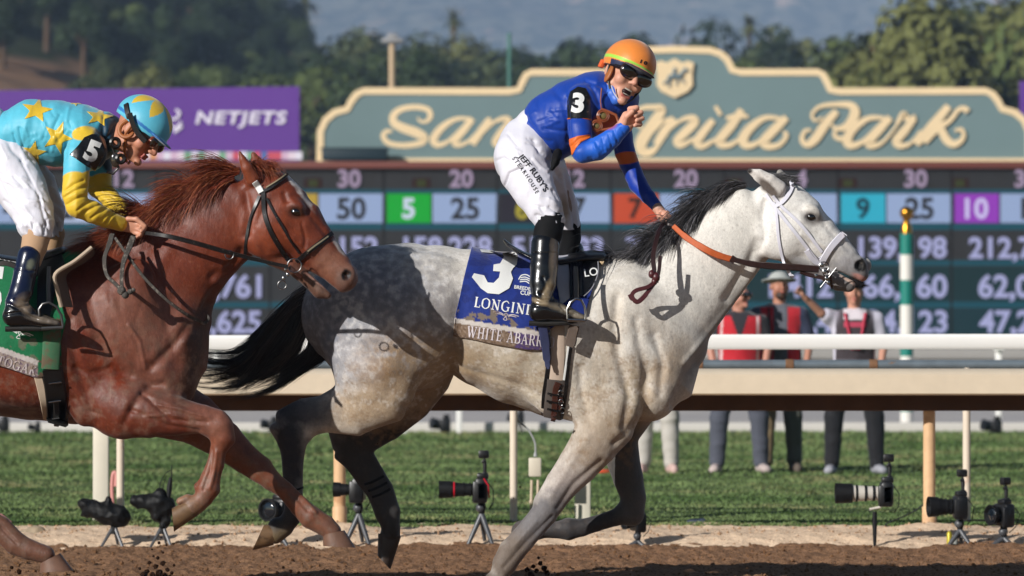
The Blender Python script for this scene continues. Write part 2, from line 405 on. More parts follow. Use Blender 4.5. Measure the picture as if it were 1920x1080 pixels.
# strands of hair as one mesh
def strands(name, roots, m, parent, width, segs=7, origin=None):
    """roots: list of point lists (world)"""
    vs = []; fs = []
    for pts in roots:
        n = len(pts); b = len(vs); wv = width*(.7+.6*rng.random())
        sd = Vector((rng.uniform(-1, 1), rng.uniform(-1, 1), rng.uniform(-1, 1)))
        for i, p in enumerate(pts):
            t = (pts[min(i+1, n-1)]-pts[max(i-1, 0)]).normalized(); u = t.cross(sd).normalized(); w_ = t.cross(u); r = wv*(1-(i/(n-1))**2*.93)
            for k in range(3):
                a = 2.0944*k; vs.append(p+(u*math.cos(a)+w_*math.sin(a))*r)
        for i in range(n-1):
            for k in range(3): fs.append((b+i*3+k, b+i*3+(k+1) % 3, b+i*3+3+(k+1) % 3, b+i*3+3+k))
    return obj(name, np.array([tuple(x) for x in vs]), np.array(fs), m, parent, origin)
def text_mesh(body, size=1, bold=0, shear=0, spacing=1):
    cu = bpy.data.curves.new('t', 'FONT'); cu.body = body; cu.size = size; cu.offset = bold; cu.shear = shear; cu.space_character = spacing; cu.resolution_u = 4
    cu.align_x = 'CENTER'; cu.align_y = 'CENTER'; to = bpy.data.objects.new('t', cu); sc.collection.objects.link(to)
    dg = bpy.context.evaluated_depsgraph_get(); me = bpy.data.meshes.new_from_object(to.evaluated_get(dg)); 
    bm = bmesh.new(); bm.from_mesh(me); bpy.data.objects.remove(to); bpy.data.curves.remove(cu); bpy.data.meshes.remove(me); return bm
def extrude_bm(bm, depth):
    r = bmesh.ops.extrude_face_region(bm, geom=list(bm.faces)); 
    for e in r['geom']:
        if isinstance(e, bmesh.types.BMVert): e.co.z -= depth
def drape_text(txt, px, py, hpx, rot, bv, m, name, parent, off=.004, bold=0, shear=0, cut=.012, origin=None, wid=1, spacing=1, Y=0, shape=None, arc=0):
    """writing that lies on a surface: text centred at pixel, cap height hpx, rot degrees clockwise"""
    bm = shape if shape is not None else text_mesh(txt, 1, bold, shear, spacing)
    xs = [v.co.x for v in bm.verts]; ys = [v.co.y for v in bm.verts]; cx, cy = (min(xs)+max(xs))/2, (min(ys)+max(ys))/2; sc_ = hpx/(max(ys)-min(ys))
    step = cut/S(Y)/sc_
    for ax, a0, a1 in ((0, min(xs), max(xs)), (1, min(ys), max(ys))):
        t = a0+step
        while t < a1:
            bmesh.ops.bisect_plane(bm, geom=bm.verts[:]+bm.edges[:]+bm.faces[:], plane_co=(t, 0, 0) if ax == 0 else (0, t, 0), plane_no=(1, 0, 0) if ax == 0 else (0, 1, 0)); t += step
    bm.verts.index_update(); ca, sa = math.cos(math.radians(rot)), math.sin(math.radians(rot)); vs = []
    for v in bm.verts:
        u = (v.co.x-cx)*sc_*wid; w_ = -(v.co.y-cy)*sc_-arc*u*u; c, nn = hit(bv, px+u*ca-w_*sa, py+u*sa+w_*ca, off, Y); vs.append(c)
    fs = [[l.vert.index for l in f.loops] for f in bm.faces]; bm.free()
    n = len(vs); back = [v+Vector((0, .002, 0)) for v in vs]
    ed = {}
    for q in fs:
        for k in range(len(q)):
            a, b = q[k], q[(k+1) % len(q)]
            if (b, a) in ed: del ed[(b, a)]
            else: ed[(a, b)] = 1
    al = fs+[[i+n for i in q[::-1]] for q in fs]+[[b, a, a+n, b+n] for a, b in ed]
    return obj(name, [tuple(x) for x in vs+back], al, m, parent, origin, smooth=False)
def stroke_shape(strokes):
    """letters from pen strokes: [(pts, widths)] in letter units -> flat bmesh (y up)"""
    bm = bmesh.new()
    for pts, wd in strokes:
        A = smooth_poly(pts, 6) if len(pts) > 2 else np.array(pts, float); n = len(A); W_ = np.interp(np.linspace(0, 1, n), np.linspace(0, 1, len(wd)), wd) if isinstance(wd, (list, tuple)) else [wd]*n
        prev = None
        for i in range(n):
            t = A[min(i+1, n-1)]-A[max(i-1, 0)]; t = t/(np.linalg.norm(t)+1e-9); q = np.array([-t[1], t[0]])*W_[i]/2
            a = bm.verts.new((*(A[i]+q), 0)); b = bm.verts.new((*(A[i]-q), 0))
            if prev: bm.faces.new((prev[0], prev[1], b, a))
            prev = (a, b)
    return bm
def ball(name, c, r, m, parent, seg=24, squash=(1, 1, 1), R=None):
    bm = bmesh.new(); bmesh.ops.create_uvsphere(bm, u_segments=seg, v_segments=seg//2, radius=1)
    R = R or Matrix.Identity(3); v = [Vector(c)+R@Vector((q.co.x*r*squash[0], q.co.y*r*squash[1], q.co.z*r*squash[2])) for q in bm.verts]; bm.verts.index_update()
    f = [[l.vert.index for l in q.loops] for q in bm.faces]; bm.free(); return obj(name, [tuple(x) for x in v], f, m, parent)
def hoof(name, c1, c2, s1, s2, Y, w, m, parent):
    """horn hoof: lofted from the coronet (two pixels) to a flat sole (two pixels), c1/s1 the heel side"""
    vs = []; n = 24; L = 5
    for j in range(L+2):
        t = min(j/L, 1); sh = 1 if j <= L else .93; a = lerp(np.array(c1, float), np.array(s1, float), t); b = lerp(np.array(c2, float), np.array(s2, float), t); c = (a+b)/2; d = (b-a)/2*sh; wd = lerp(w*.86, w, t)*sh
        for k in range(n):
            an = 2*math.pi*k/n; u = math.cos(an); v_ = math.sin(an); f_ = abs(v_)**.8*(1 if v_ > 0 else -1)
            vs.append(P(c[0]+d[0]*u, c[1]+d[1]*u, Y+f_*wd*S(Y)))
    fs = [(i*n+k, i*n+(k+1) % n, (i+1)*n+(k+1) % n, (i+1)*n+k) for i in range(L+1) for k in range(n)]+[tuple(range(n)), tuple((L+1)*n+k for k in range(n-1, -1, -1))]
    mb = MB(); mb.add(vs, fs); return mb.build(name, m, parent)
# ================= the setting =================
def stru(o, kind='structure'): o['kind'] = kind; return o
def nn(x, y, s, o=0): return noise.fractal(Vector((x*s, y*s, o)), 1.0, 2.0, 4)
def grid(name, x0, x1, y0, y1, nx, ny, h, m, ysp=None, kind='structure'):
    xs = np.linspace(x0, x1, nx); ys = ysp if ysp is not None else np.linspace(y0, y1, ny); ny = len(ys)
    v = np.array([(x, y, h(x, y)) for y in ys for x in xs])
    i = np.arange(ny-1)[:, None]*nx+np.arange(nx-1)[None]; i = i.ravel()
    return stru(obj(name, v, np.stack([i, i+1, i+1+nx, i+nx], 1), m, origin=(0, 0, 0)), kind)
dirt_m = mat('track_dirt', '8e6c52', .95, .1, var=[(9, .12), (60, .25)], blotch=[(50, '5c4432', .54, .66), (150, 'a8845f', .55, .7)], bump=[(60, .7, .018), (200, .8, .008)])
sand_m = mat('pale_sand', 'e6caac', .95, .1, var=[(5, .08), (70, .16)], blotch=(22, 'b3937a', .58, .7), bump=[(18, .6, .03), (150, .7, .006)])
turf_m = mat('turf_soil', '5c6b42', .95, .1, var=[(3, .25), (18, .25)], blotch=[(1.1, '5c5a33', .55, .72), (.5, '2a3d1a', .5, .7)], bump=(60, .6, .02))
pave_m = mat('pale_paving', 'b0aba8', .9, .2, var=[(.6, .1), (6, .1)], blotch=(.25, 'bab4ae', .5, .6))
grid('ground', -4000, 4000, -80, 5700, 60, 60, lambda x, y: -.35, mat('far_ground', '5d5a48', .95, .1, var=(.02, .2)))
def dirt_h(x, y):
    return .022*nn(x, y, 1.6)+.02*nn(x, y, 6, 3)+.012*nn(x, y, 18, 8)-.03*max(0, noise.noise(Vector((x*4.2, y*3.1, 12)))-.35)
grid('dirt_track', -4.2, 4.2, -1.2, 5.15, 700, 520, dirt_h, dirt_m)
grid('dirt_track_apron', -40, 40, -22, -1.2, 80, 40, lambda x, y: -.03, dirt_m); 
for s_ in (-1, 1): grid('dirt_track_side', s_*4.2, s_*40, -1.2, 5.0, 30, 10, lambda x, y: -.02, dirt_m)
def sand_h(x, y):
    t = min(max((y-4.75)/.5, 0), 1); e = .055*t*t*(3-2*t)
    for px, yy in ((1742, 5.82), (637, 5.82)):
        X = (px-960)/F*25.82; e += .05*math.exp(-((x-X)**2+(y-yy+.1)**2)/.05)
    return -.03+e+.03+.018*nn(x, y, 2.2, 5)+.008*nn(x, y, 12, 2)-.04*(1-t)
grid('sand_verge', -4.6, 4.6, 4.72, 6.75, 420, 110, sand_h, sand_m)
for s_ in (-1, 1): grid('sand_verge_side', s_*4.6, s_*40, 4.9, 6.75, 20, 4, lambda x, y: .04, sand_m)
turf_h = lambda x, y: .05+.01*nn(x, y, .8)
grid('turf_course', -9, 9, 6.6, 36.6, 90, 180, turf_h, turf_m)
for s_ in (-1, 1): grid('turf_course_side', s_*9, s_*80, 6.6, 36.6, 10, 10, lambda x, y: .05, turf_m)
grid('paved_path', -90, 90, 36.6, 150, 30, 30, lambda x, y: .03, pave_m)
k = MB(); k.box((0, 36.7, .09), (60, .18, .16), bev=.02); stru(k.build('path_kerb', mat('kerb_white', 'c9c4bd', .8)))
# grass and soil clods
def scatter(name, n, fn, m, kind='stuff', label=None):
    V = []; Fc = []
    for i in range(n):
        vs, fs = fn(i); b = len(V); V += vs; Fc += [tuple(q+b for q in f) for f in fs]
    o = obj(name, V, Fc, m, origin=(0, 0, 0), smooth=False); o['kind'] = kind
    if label: o['label'] = label; o['category'] = name.split('_')[0]
    return o
rs = random.Random(21)
def blade(i):
    y = 6.45+30*(rs.random()**1.7); half = (y+20)*960/F+.2; x = rs.uniform(-half, half); pt = noise.noise(Vector((x*1.3, y*.5, 0)))
    h = (.010+.012*rs.random())*(1+.5*pt)*(1+(y-6)*.03); wd = (.006+.004*rs.random())*(1+(y-6)*.06); a = rs.uniform(0, 3.14); z = turf_h(x, y)-.004 if y > 6.7 else sand_h(x, y)
    dx, dy = math.cos(a)*wd, math.sin(a)*wd; lx, ly = rs.uniform(-1.1, 1.1)*h, rs.uniform(-1.1, 1.1)*h
    return [(x-dx, y-dy, z), (x+dx, y+dy, z), (x+lx, y+ly, z+h)], [(0, 1, 2)]
grass_m = mat('grass_blades', '6a7d4e', .8, .15, var=[(2.5, .2), (9, .2)], blotch=[(.9, '8f8a62', .5, .66), (.5, '4f6639', .47, .6)])
scatter('grass', 100000, blade, grass_m, label='short green grass of the turf course behind the rails')
ico = bmesh.new(); bmesh.ops.create_icosphere(ico, subdivisions=1, radius=1); icv = [q.co.copy() for q in ico.verts]; icf = [tuple(q.index for q in f.verts) for f in ico.faces]
def lump(c, r, rr): return [tuple(Vector(c)+Vector((q.x*rr.uniform(.6, 1.2), q.y*rr.uniform(.6, 1.2), q.z*rr.uniform(.5, 1.1)))*r) for q in icv], icf
def clod(i):
    y = rs.uniform(-1.0, 5.05); half = (y+20)*960/F+.3; x = rs.uniform(-half, half); r = .003+.009*rs.random()**4
    if noise.noise(Vector((x*2, y*2, 5))) > .1: r *= 1.35
    return lump((x, y, dirt_h(x, y)+r*.3), r, rs)
clod_m = mat('soil_clods', '6e5038', .95, .1, var=(30, .3))
scatter('soil_clods', 9000, clod, clod_m, label='loose brown clods over the raked dirt track')
def sclod(i):
    y = rs.uniform(5.0, 6.6); x = rs.uniform(-3.3, 3.3); r = .003+.009*rs.random()**3
    return lump((x, y, sand_h(x, y)+r*.3), r, rs)
scatter('sand_crumbs', 1800, sclod, mat('sand_crumb', 'a98a6e', .95, .1, var=(30, .2)), label='small crumbs of sand on the pale verge')
# clods thrown up by the hooves: each a thing in the air
fly_m = mat('flying_soil', '2a1a10', .95, .1, var=(40, .3))
CL = [(298, 1018, 5, -.6), (312, 1022, 4, -.6), (302, 1008, 3, -.5), (288, 1043, 4, -.6), (280, 1055, 6, -.6), (292, 1062, 8, -.6), (305, 1056, 9, -.7), (314, 1068, 7, -.7), (276, 1071, 8, -.7), (286, 1078, 10, -.7), (322, 1074, 6, -.7),
      (270, 1078, 12, -.7), (298, 1074, 12, -.7), (308, 1080, 12, -.65), (318, 1082, 9, -.7), (262, 1066, 5, -.7), (296, 1046, 6, -.6), (306, 1036, 4, -.6), (285, 1030, 3, -.6), (326, 1060, 5, -.7), (1020, 1066, 10, 0), (1026, 1074, 9, 0), (996, 1078, 11, 0), (1010, 1046, 5, 0), (1013, 1056, 8, 0), (1000, 1062, 7, 0), (988, 1068, 9, 0), (1006, 1070, 8, 0), (975, 913, 3, 0), (963, 934, 2, 0), (928, 903, 2, 0), (833, 956, 2, 0), (708, 832, 2, 0), (980, 1030, 4, 0), (970, 1042, 4, .1), (595, 1014, 3, -.3), (531, 1064, 5, -.3), (545, 1071, 6, -.3), (520, 1074, 6, -.3), (22, 1064, 6, -.5), (36, 1072, 8, -.5)]
for i, (px, py, r, Y) in enumerate(CL):
    bm = bmesh.new(); bmesh.ops.create_icosphere(bm, subdivisions=2, radius=1); c = P(px, py, Y)
    for q_ in bm.verts: q_.co = c+q_.co*(r*S(Y)*.62*(.75+.7*abs(noise.noise(q_.co*1.7+Vector((i, 0, 0))))))
    bm.verts.index_update(); v_ = [tuple(q_.co) for q_ in bm.verts]; f_ = [[l.vert.index for l in f.loops] for f in bm.faces]; bm.free()
    near = 'chestnut horse at lower left' if px < 600 else 'planted front hoof of the grey horse'
    tag(obj('dirt_clod', v_, f_, fly_m, smooth=False), 'dark clod of dirt thrown up near the '+near, 'dirt clod', 'clods of dirt kicked up by the hooves ('+('left' if px < 600 else 'right')+')')
# ---- cream track rail with its overhanging cover
YR, YP = 5.5, 5.82
cream = mat('cream_rail_paint', 'd4c4ac', .45, .4, var=[(1.5, .05), (14, .04)], blotch=(5, 'c2b096', .62, .8))
cream2 = mat('cream_post_paint', 'cda982', .55, .3, var=[(4, .12), (25, .08)], blotch=(6, 'b58a64', .58, .7))
zt, zb = 1.13-(694-653)/F*25.5, 1.13-(741-653)/F*25.5
rr_ = empty('track_rail', (0, YP, 0), 'cream overhanging safety rail along the dirt track, on cream posts', 'rail')
k = MB(); prof = [(YR+.02, zt-.01), (YR, zt-.025), (YR, zb+.01), (YR+.012, zb), (YR+.035, zb), (YR+.03, zt-.04), (YP-.02, zt-.01), (YP-.02, zt+.008), (YR+.08, zt+.008)]
for X0, X1 in [(-16, -1.55), (-1.547, 9.4), (9.403, 18)]:
    n = len(prof); vs = [(X0, a, b) for a, b in prof]+[(X1, a, b) for a, b in prof]; k.add(vs, [tuple(range(n)), tuple(range(2*n-1, n-1, -1))]+[(i, n+i, n+(i+1) % n, (i+1) % n) for i in range(n)])
k.build('rail_cover', cream, rr_)
k = MB(); k.box((0, YP-.06, zb-.01), (34, .05, .17), bev=.01); k.build('rail_beam', mat('beam_brown', '4a3220', .7, .2, var=(8, .2)), rr_)
for px in (1742, 637, -468, 2847):
    X = (px-960)/F*(20+YP); k = MB(); k.tube([(X, YP, -.1), (X, YP, zb+.02)], .036, 16); k.build('post', cream2, rr_)
    k = MB(); k.tube([(X, YP, .0), (X, YP, .19), (X, YP, .2)], [.043, .043, .037], 16); k.build('post_sleeve', cream2, rr_)
    k = MB(); k.tube([(X, YP, zb-.02), (X, YP-.12, zb+.07), (X, YR+.1, zt-.06)], .02, 8); k.build('bracket', cream2, rr_)
# ---- white turf rail
Y2 = 7.4; whp = mat('white_gloss_paint', 'f0eeea', .4, .4, var=(2, .03)); 
z0 = 1.13-(643-653)/F*(20+Y2)
wr = empty('white_rail', (0, Y2, 0), 'thick white rail of the turf course on broad flat white posts', 'rail')
k = MB(); pr_ = [(-.02, -.048), (-.035, -.03), (-.035, .03), (-.02, .046), (.03, .046), (.04, .03), (.04, -.03), (.03, -.048)]
n = len(pr_); vs = [(-16, Y2+a, z0+b-.02) for a, b in pr_]+[(16, Y2+a, z0+b+.03) for a, b in pr_]; k.add(vs, [tuple(range(n)), tuple(range(2*n-1, n-1, -1))]+[(i, n+i, n+(i+1) % n, (i+1) % n) for i in range(n)]); k.build('rail_top', whp, wr)
postw = mat('white_post_paint', 'dcd5c4', .5, .35, var=(6, .05), blotch=(3.5, 'cdb987', .6, .75))
for px in (187, 1093, 1999, -719):
    X = (px-960)/F*(20+Y2); k = MB(); k.box((X, Y2+.1, .6), (.1, .05, 1.2), bev=.012); k.box((X, Y2+.04, z0), (.09, .16, .05), bev=.008); k.build('post', postw, wr)
# ---- grey pipe on thin posts
Y3 = 7.15; zp = 1.13-(683.5-653)/F*(20+Y3)
gp = empty('pipe_rail', (0, Y3, 0), 'grey metal pipe rail behind the cream rail, on thin off-white posts', 'rail')
k = MB(); k.tube([(-16, Y3, zp), (16, Y3, zp)], .03, 14); k.build('pipe', mat('grey_pipe', '6d7880', .45, .4, metal=.3, var=(9, .2), blotch=(14, '8a6a4e', .66, .72)), gp)
for px in (963, 1812, 226, -520): 
    X = (px-960)/F*(20+Y3); k = MB(); k.tube([(X, Y3, 0), (X, Y3, zp-.02)], .024, 14); k.build('post', mat('thin_post', 'd8c9b6', .5, .35, var=(6, .06), blotch=(5, 'b98d6c', .62, .75)), gp)
for px in (1480, 1185, 1637, 1310, 700): 
    X = (px-960)/F*(20+Y3); k = MB(); k.tube([(X-.025, Y3, zp), (X+.025, Y3, zp)], .034, 14); k.build('coupling', mat('rusty_clamp', '7a5a42', .7, .2, var=(20, .3)), gp)
# electrical box with conduits
Y4 = 7.2; c = P(1003, 876, Y4); eb = empty('junction_box', (c.x, Y4, .05), 'cream electrical box on twin pipes with a curved grey cable, beside a thin post', 'electrical box')
k = MB(); k.box(P(1003, 876, Y4), (.078, .05, .118), bev=.008); k.build('box', mat('box_plastic', 'cdc4b2', .5), eb)
for dx in (-6, 6): k = MB(); k.tube([P(1003+dx-2, 986, Y4), P(1003+dx, 900, Y4)], .009, 10); k.tube([P(1003+dx-1, 945, Y4), P(1003+dx-1, 938, Y4)], .013, 10); k.build('pipe', mat('pipe_pvc', 'cbb9a0', .5, var=(10, .08)), eb)
k = MB(); k.tube([P(1004, 856, Y4), P(1004, 848, Y4)], [.014, .008], 10); k.tube([P(*q_, Y4) for q_ in smooth_poly([(1004, 850), (1003, 830), (992, 808), (975, 790), (968, 775), (967, 740)], 5)], .006, 8); k.build('cable', mat('grey_conduit', '9a9c9c', .5), eb)
# ---- far rail posts by the path and the winning post
for i, px in enumerate((757, 861, 1872, 405)):
    Y5 = 35.5; X = (px-960)/F*(20+Y5); k = MB(); k.box((X, Y5, .6), (.075, .05, 1.15), bev=.01); k.box((X, Y5-.02, 1.13), (.12, .2, .05), bev=.01)
    tag(k.build('rail_post', whp), ['far white post behind the turf, framed by the hind legs of the grey horse', 'far white post behind the turf, next to the black camera on the path', 'far white post behind the turf at the right edge of the picture', 'far white post behind the turf and the folded chestnut foreleg'][i], 'post', 'white posts on the far side of the turf')
Y6 = 39.5; sP = lambda px, py: P(px, py, Y6); wp = empty('marker_pole', (sP(1700, 810).x, Y6, 0), 'green and white banded marker pole topped by a gold ball', 'pole')
zz = lambda py: P(1700, py, Y6).z; X = sP(1700, 600).x
for a, b, c_ in ((438, 478, 'g'), (478, 525, 'w'), (525, 572, 'g'), (572, 628, 'w'), (628, 668, 'g'), (668, 725, 'w'), (725, 772, 'g'), (772, 815, 'w')):
    k = MB(); k.tube([(X, Y6, zz(b)), (X, Y6, zz(a))], .088, 20); k.build('band', mat('pole_green', '14776a', .4) if c_ == 'g' else mat('pole_white', 'dcd8d0', .4), wp)
k = MB(); k.tube([(X, Y6, zz(438)), (X, Y6, zz(426)), (X, Y6, zz(416)), (X, Y6, zz(410))], [.075, .07, .045, .055], 18); k.build('collar', mat('gold', 'c08a30', .3, metal=1), wp)
ball('finial', (X, Y6, zz(399)), .092, mat('gold'), wp)
# ---- tote board
YB = 70.0; sB = S(YB); bx = lambda px: (px-960)*sB; bz = lambda py: P(960, py, YB).z
tb = empty('tote_board', (0, YB+1, 0), 'long dark electronic odds board with coloured number boxes in the infield', 'scoreboard')
k = MB(); k.box((0, YB+1.02, (bz(303)+.1)/2), (27.5, 2, bz(303)-.1)); k.build('cabinet', mat('board_dark', '2b2a2b', .6, .3, var=(.7, .08)), tb)
k = MB(); k.box((0, YB-.03, (bz(303)+bz(316))/2), (27.6, .24, bz(303)-bz(316)), bev=.01); k.build('top_trim', mat('trim_brown', '6b3b33', .6), tb)
k = MB(); k.box((0, YB-.1, bz(694)), (27.7, .3, .9), bev=.01); k.box((0, YB-.2, bz(665)), (27.7, .5, .18), bev=.01)
for i in range(60): k.box((-13.6+i*.46, YB-.28, bz(700)), (.05, .04, .7))
k.build('plinth', mat('plinth_grey', '9a9792', .8, var=(1, .08)), tb)
def led(hexcol, st): return mat('led_'+hexcol, '050505', .5, .2, emit=hexcol, estr=st)
def slab(name, x0, x1, y0, y1, m, dep): 
    k = MB(); k.box((bx((x0+x1)/2), YB+.02-dep/2, (bz(y0)+bz(y1))/2), ((x1-x0)*sB, dep, abs(bz(y0)-bz(y1)))); return k.build(name, m, tb, smooth=False)
bkg = mat('led_matrix', '1b1b1c', .5, .3, emit='2b2b2c', estr=.55, var=(3, .2))
slab('screen', -220, 2140, 318, 630, bkg, .012)
for y0, y1 in ((355, 362), (419, 431), (566, 577), (488, 498)): slab('teal_line', -220, 2140, y0, y1, led('1d5f70', .6), .02)
slab('teal_field', 1340, 2140, 500, 566, led('1b3c40', .6), .016); slab('teal_field', 1140, 2140, 578, 630, led('1b4048', .6), .016)
for x in range(-130, 2140, 213): slab('divider', x-5, x-1, 318, 630, mat('board_seam', '0c0c0c', .8), .03)
numc = {1: ('b04038', 'e8e8e8'), 2: ('b9c6e4', '20242c'), 3: ('3a50b0', 'e8e8e8'), 4: ('c0a040', '202020'), 5: ('14ad38', 'dfe8ff'), 6: ('2a2630', 'b5a838'), 7: ('cf5030', '35251e'), 8: ('c080a8', '202020'), 9: ('35b5d0', '153a48'), 10: ('9a40c0', 'dcd0ff')}
odds = {1: '4', 2: '9', 3: None, 4: '50', 5: '25', 6: '7', 7: '50', 8: '9', 9: '25', 10: '15'}
def btext(t, px, py, h, m, dep=.05, bold=.03, name='digits', right=None, w_=1.0):
    bm = text_mesh(t, 1, bold); bmesh.ops.scale(bm, vec=(1, 1, 1), verts=bm.verts); ys = [v.co.y for v in bm.verts]; xs = [v.co.x for v in bm.verts]
    dig = '0' in t or any(ch_.isdigit() for ch_ in t); s_ = h*sB/(.72 if dig else (max(ys)-min(ys))); v0 = [v.co.copy() for v in bm.verts]; 
    cx = (max(xs)+min(xs))/2; cy = .36+(-.36+ (max(ys)+min(ys))/2 if ',' not in t else -.36+(max(ys)-.36)); bm.verts.index_update()
    vs = [((bx(px)+(q_.x-cx)*s_*w_) if right is None else (bx(right)+(q_.x-max(xs))*s_*w_), YB-dep, bz(py)+(q_.y-cy)*s_) for q_ in v0]; fs = [[l.vert.index for l in f.loops] for f in bm.faces]; bm.free()
    return obj(name, vs, fs, m, tb, smooth=False)
for n_ in range(1, 11):
    x0 = 1790-213*(10-n_); c_, t_ = numc[n_]; slab('number_box', x0, x0+83, 363, 418, led(c_, .85), .03); slab('odds_box', x0+86, x0+208, 363, 418, led('a3b7de', .8), .03)
    btext(str(n_), x0+41, 391, 38, led(t_, .8)); 
    if odds[n_]: btext(odds[n_], x0+147, 391, 40, mat('led_dark_digit', '0d0d10', .7))
for px, t in ((233, '12'), (655, '30'), (865, '20'), (1078, '12'), (1286, '20'), (1502, '4'), (1717, '30'), (1924, '30')): btext(t, px, 335, 32, led('b7a2bd', .75))
for px in (587, 790, 1590, 1800, 1376): slab('lamp_mark', px-17, px+17, 334, 352, led('3a1c1a', .6), .02); slab('lamp_mark', px-9, px+9, 337, 350, led('3c4220', .8), .03)
lil = led('b0b2dd', .85)
for px, t in ((710, '151,152'), (922, '158,228'), (1131, '516,783'), (1347, '729,316'), (1775, '139,198'), (1990, '212,746')): btext(t, px-8, 463, 39, lil, right=px)
for px, t in ((490, '65,761'), (1561, '1,412'), (1776, '66,160'), (1991, '62,079')): btext(t, px, 535, 42, lil, right=px)
for px, t in ((490, '6,625'), (1561, '13,4'), (1776, '34,123'), (1991, '47,218')): btext(t, px, 602, 41, lil, right=px)
# ---- big script sign on top of the board
YS = 71.2; sS = S(YS); sx = lambda px: (px-960)*sS; sz = lambda py: P(960, py, YS).z
half = [(1265, 86), (1332, 88), (1354, 95), (1369, 108), (1378, 127), (1390, 129), (1534, 129), (1548, 136), (1556, 150), (1561, 163), (1575, 165), (1849, 164), (1866, 172), (1877, 186), (1883, 199), (1906, 205), (1925, 221), (1936, 245), (1937, 303)]
out = [(2530-x, y) for x, y in half[::-1]]+half[1:]
signm = mat('sign_green', '6a7f81', .6, .3, var=(.5, .06)); creamS = mat('sign_cream', 'e2caa2', .6, .3, var=(1.2, .04))
sg = empty('park_sign', (sx(1265), YS, bz(303)), 'stepped grey green sign with cream border and flowing cream script', 'sign')
k = MB(); k.prism([(sx(x), sz(y)) for x, y in out], YS, YS+.35); k.build('sign_panel', signm, sg, smooth=False)
k = MB(); A = np.array(out, float); cen = np.array((1265, 240.)); inn = []
for i in range(len(A)):
    a = A[max(i-1, 0)]; b = A[min(i+1, len(A)-1)]; t = (b-a)/np.linalg.norm(b-a); inn.append(A[i]+np.array((-t[1], t[0]))*13)
for i in range(len(A)-1):
    q4 = [A[i], A[i+1], inn[i+1], inn[i]]; vs = [(sx(x), YS-.03, sz(y)) for x, y in q4]+[(sx(x), YS+.36, sz(y)) for x, y in q4]
    k.add(vs, [(0, 1, 2, 3), (7, 6, 5, 4), (0, 4, 5, 1), (1, 5, 6, 2), (2, 6, 7, 3), (3, 7, 4, 0)])
k.build('border', creamS, sg, smooth=False)
k = MB(); k.box(((sx(594)+sx(1936))/2, YS-.05, sz(300)), (sx(1936)-sx(594), .12, .07)); k.build('base_trim', creamS, sg)
def c7(l): return [(680+x*.2917, 170+y*.2917) for x, y in l]
def c8(l): return [(1180+x*.3854, 60+y*.3852) for x, y in l]
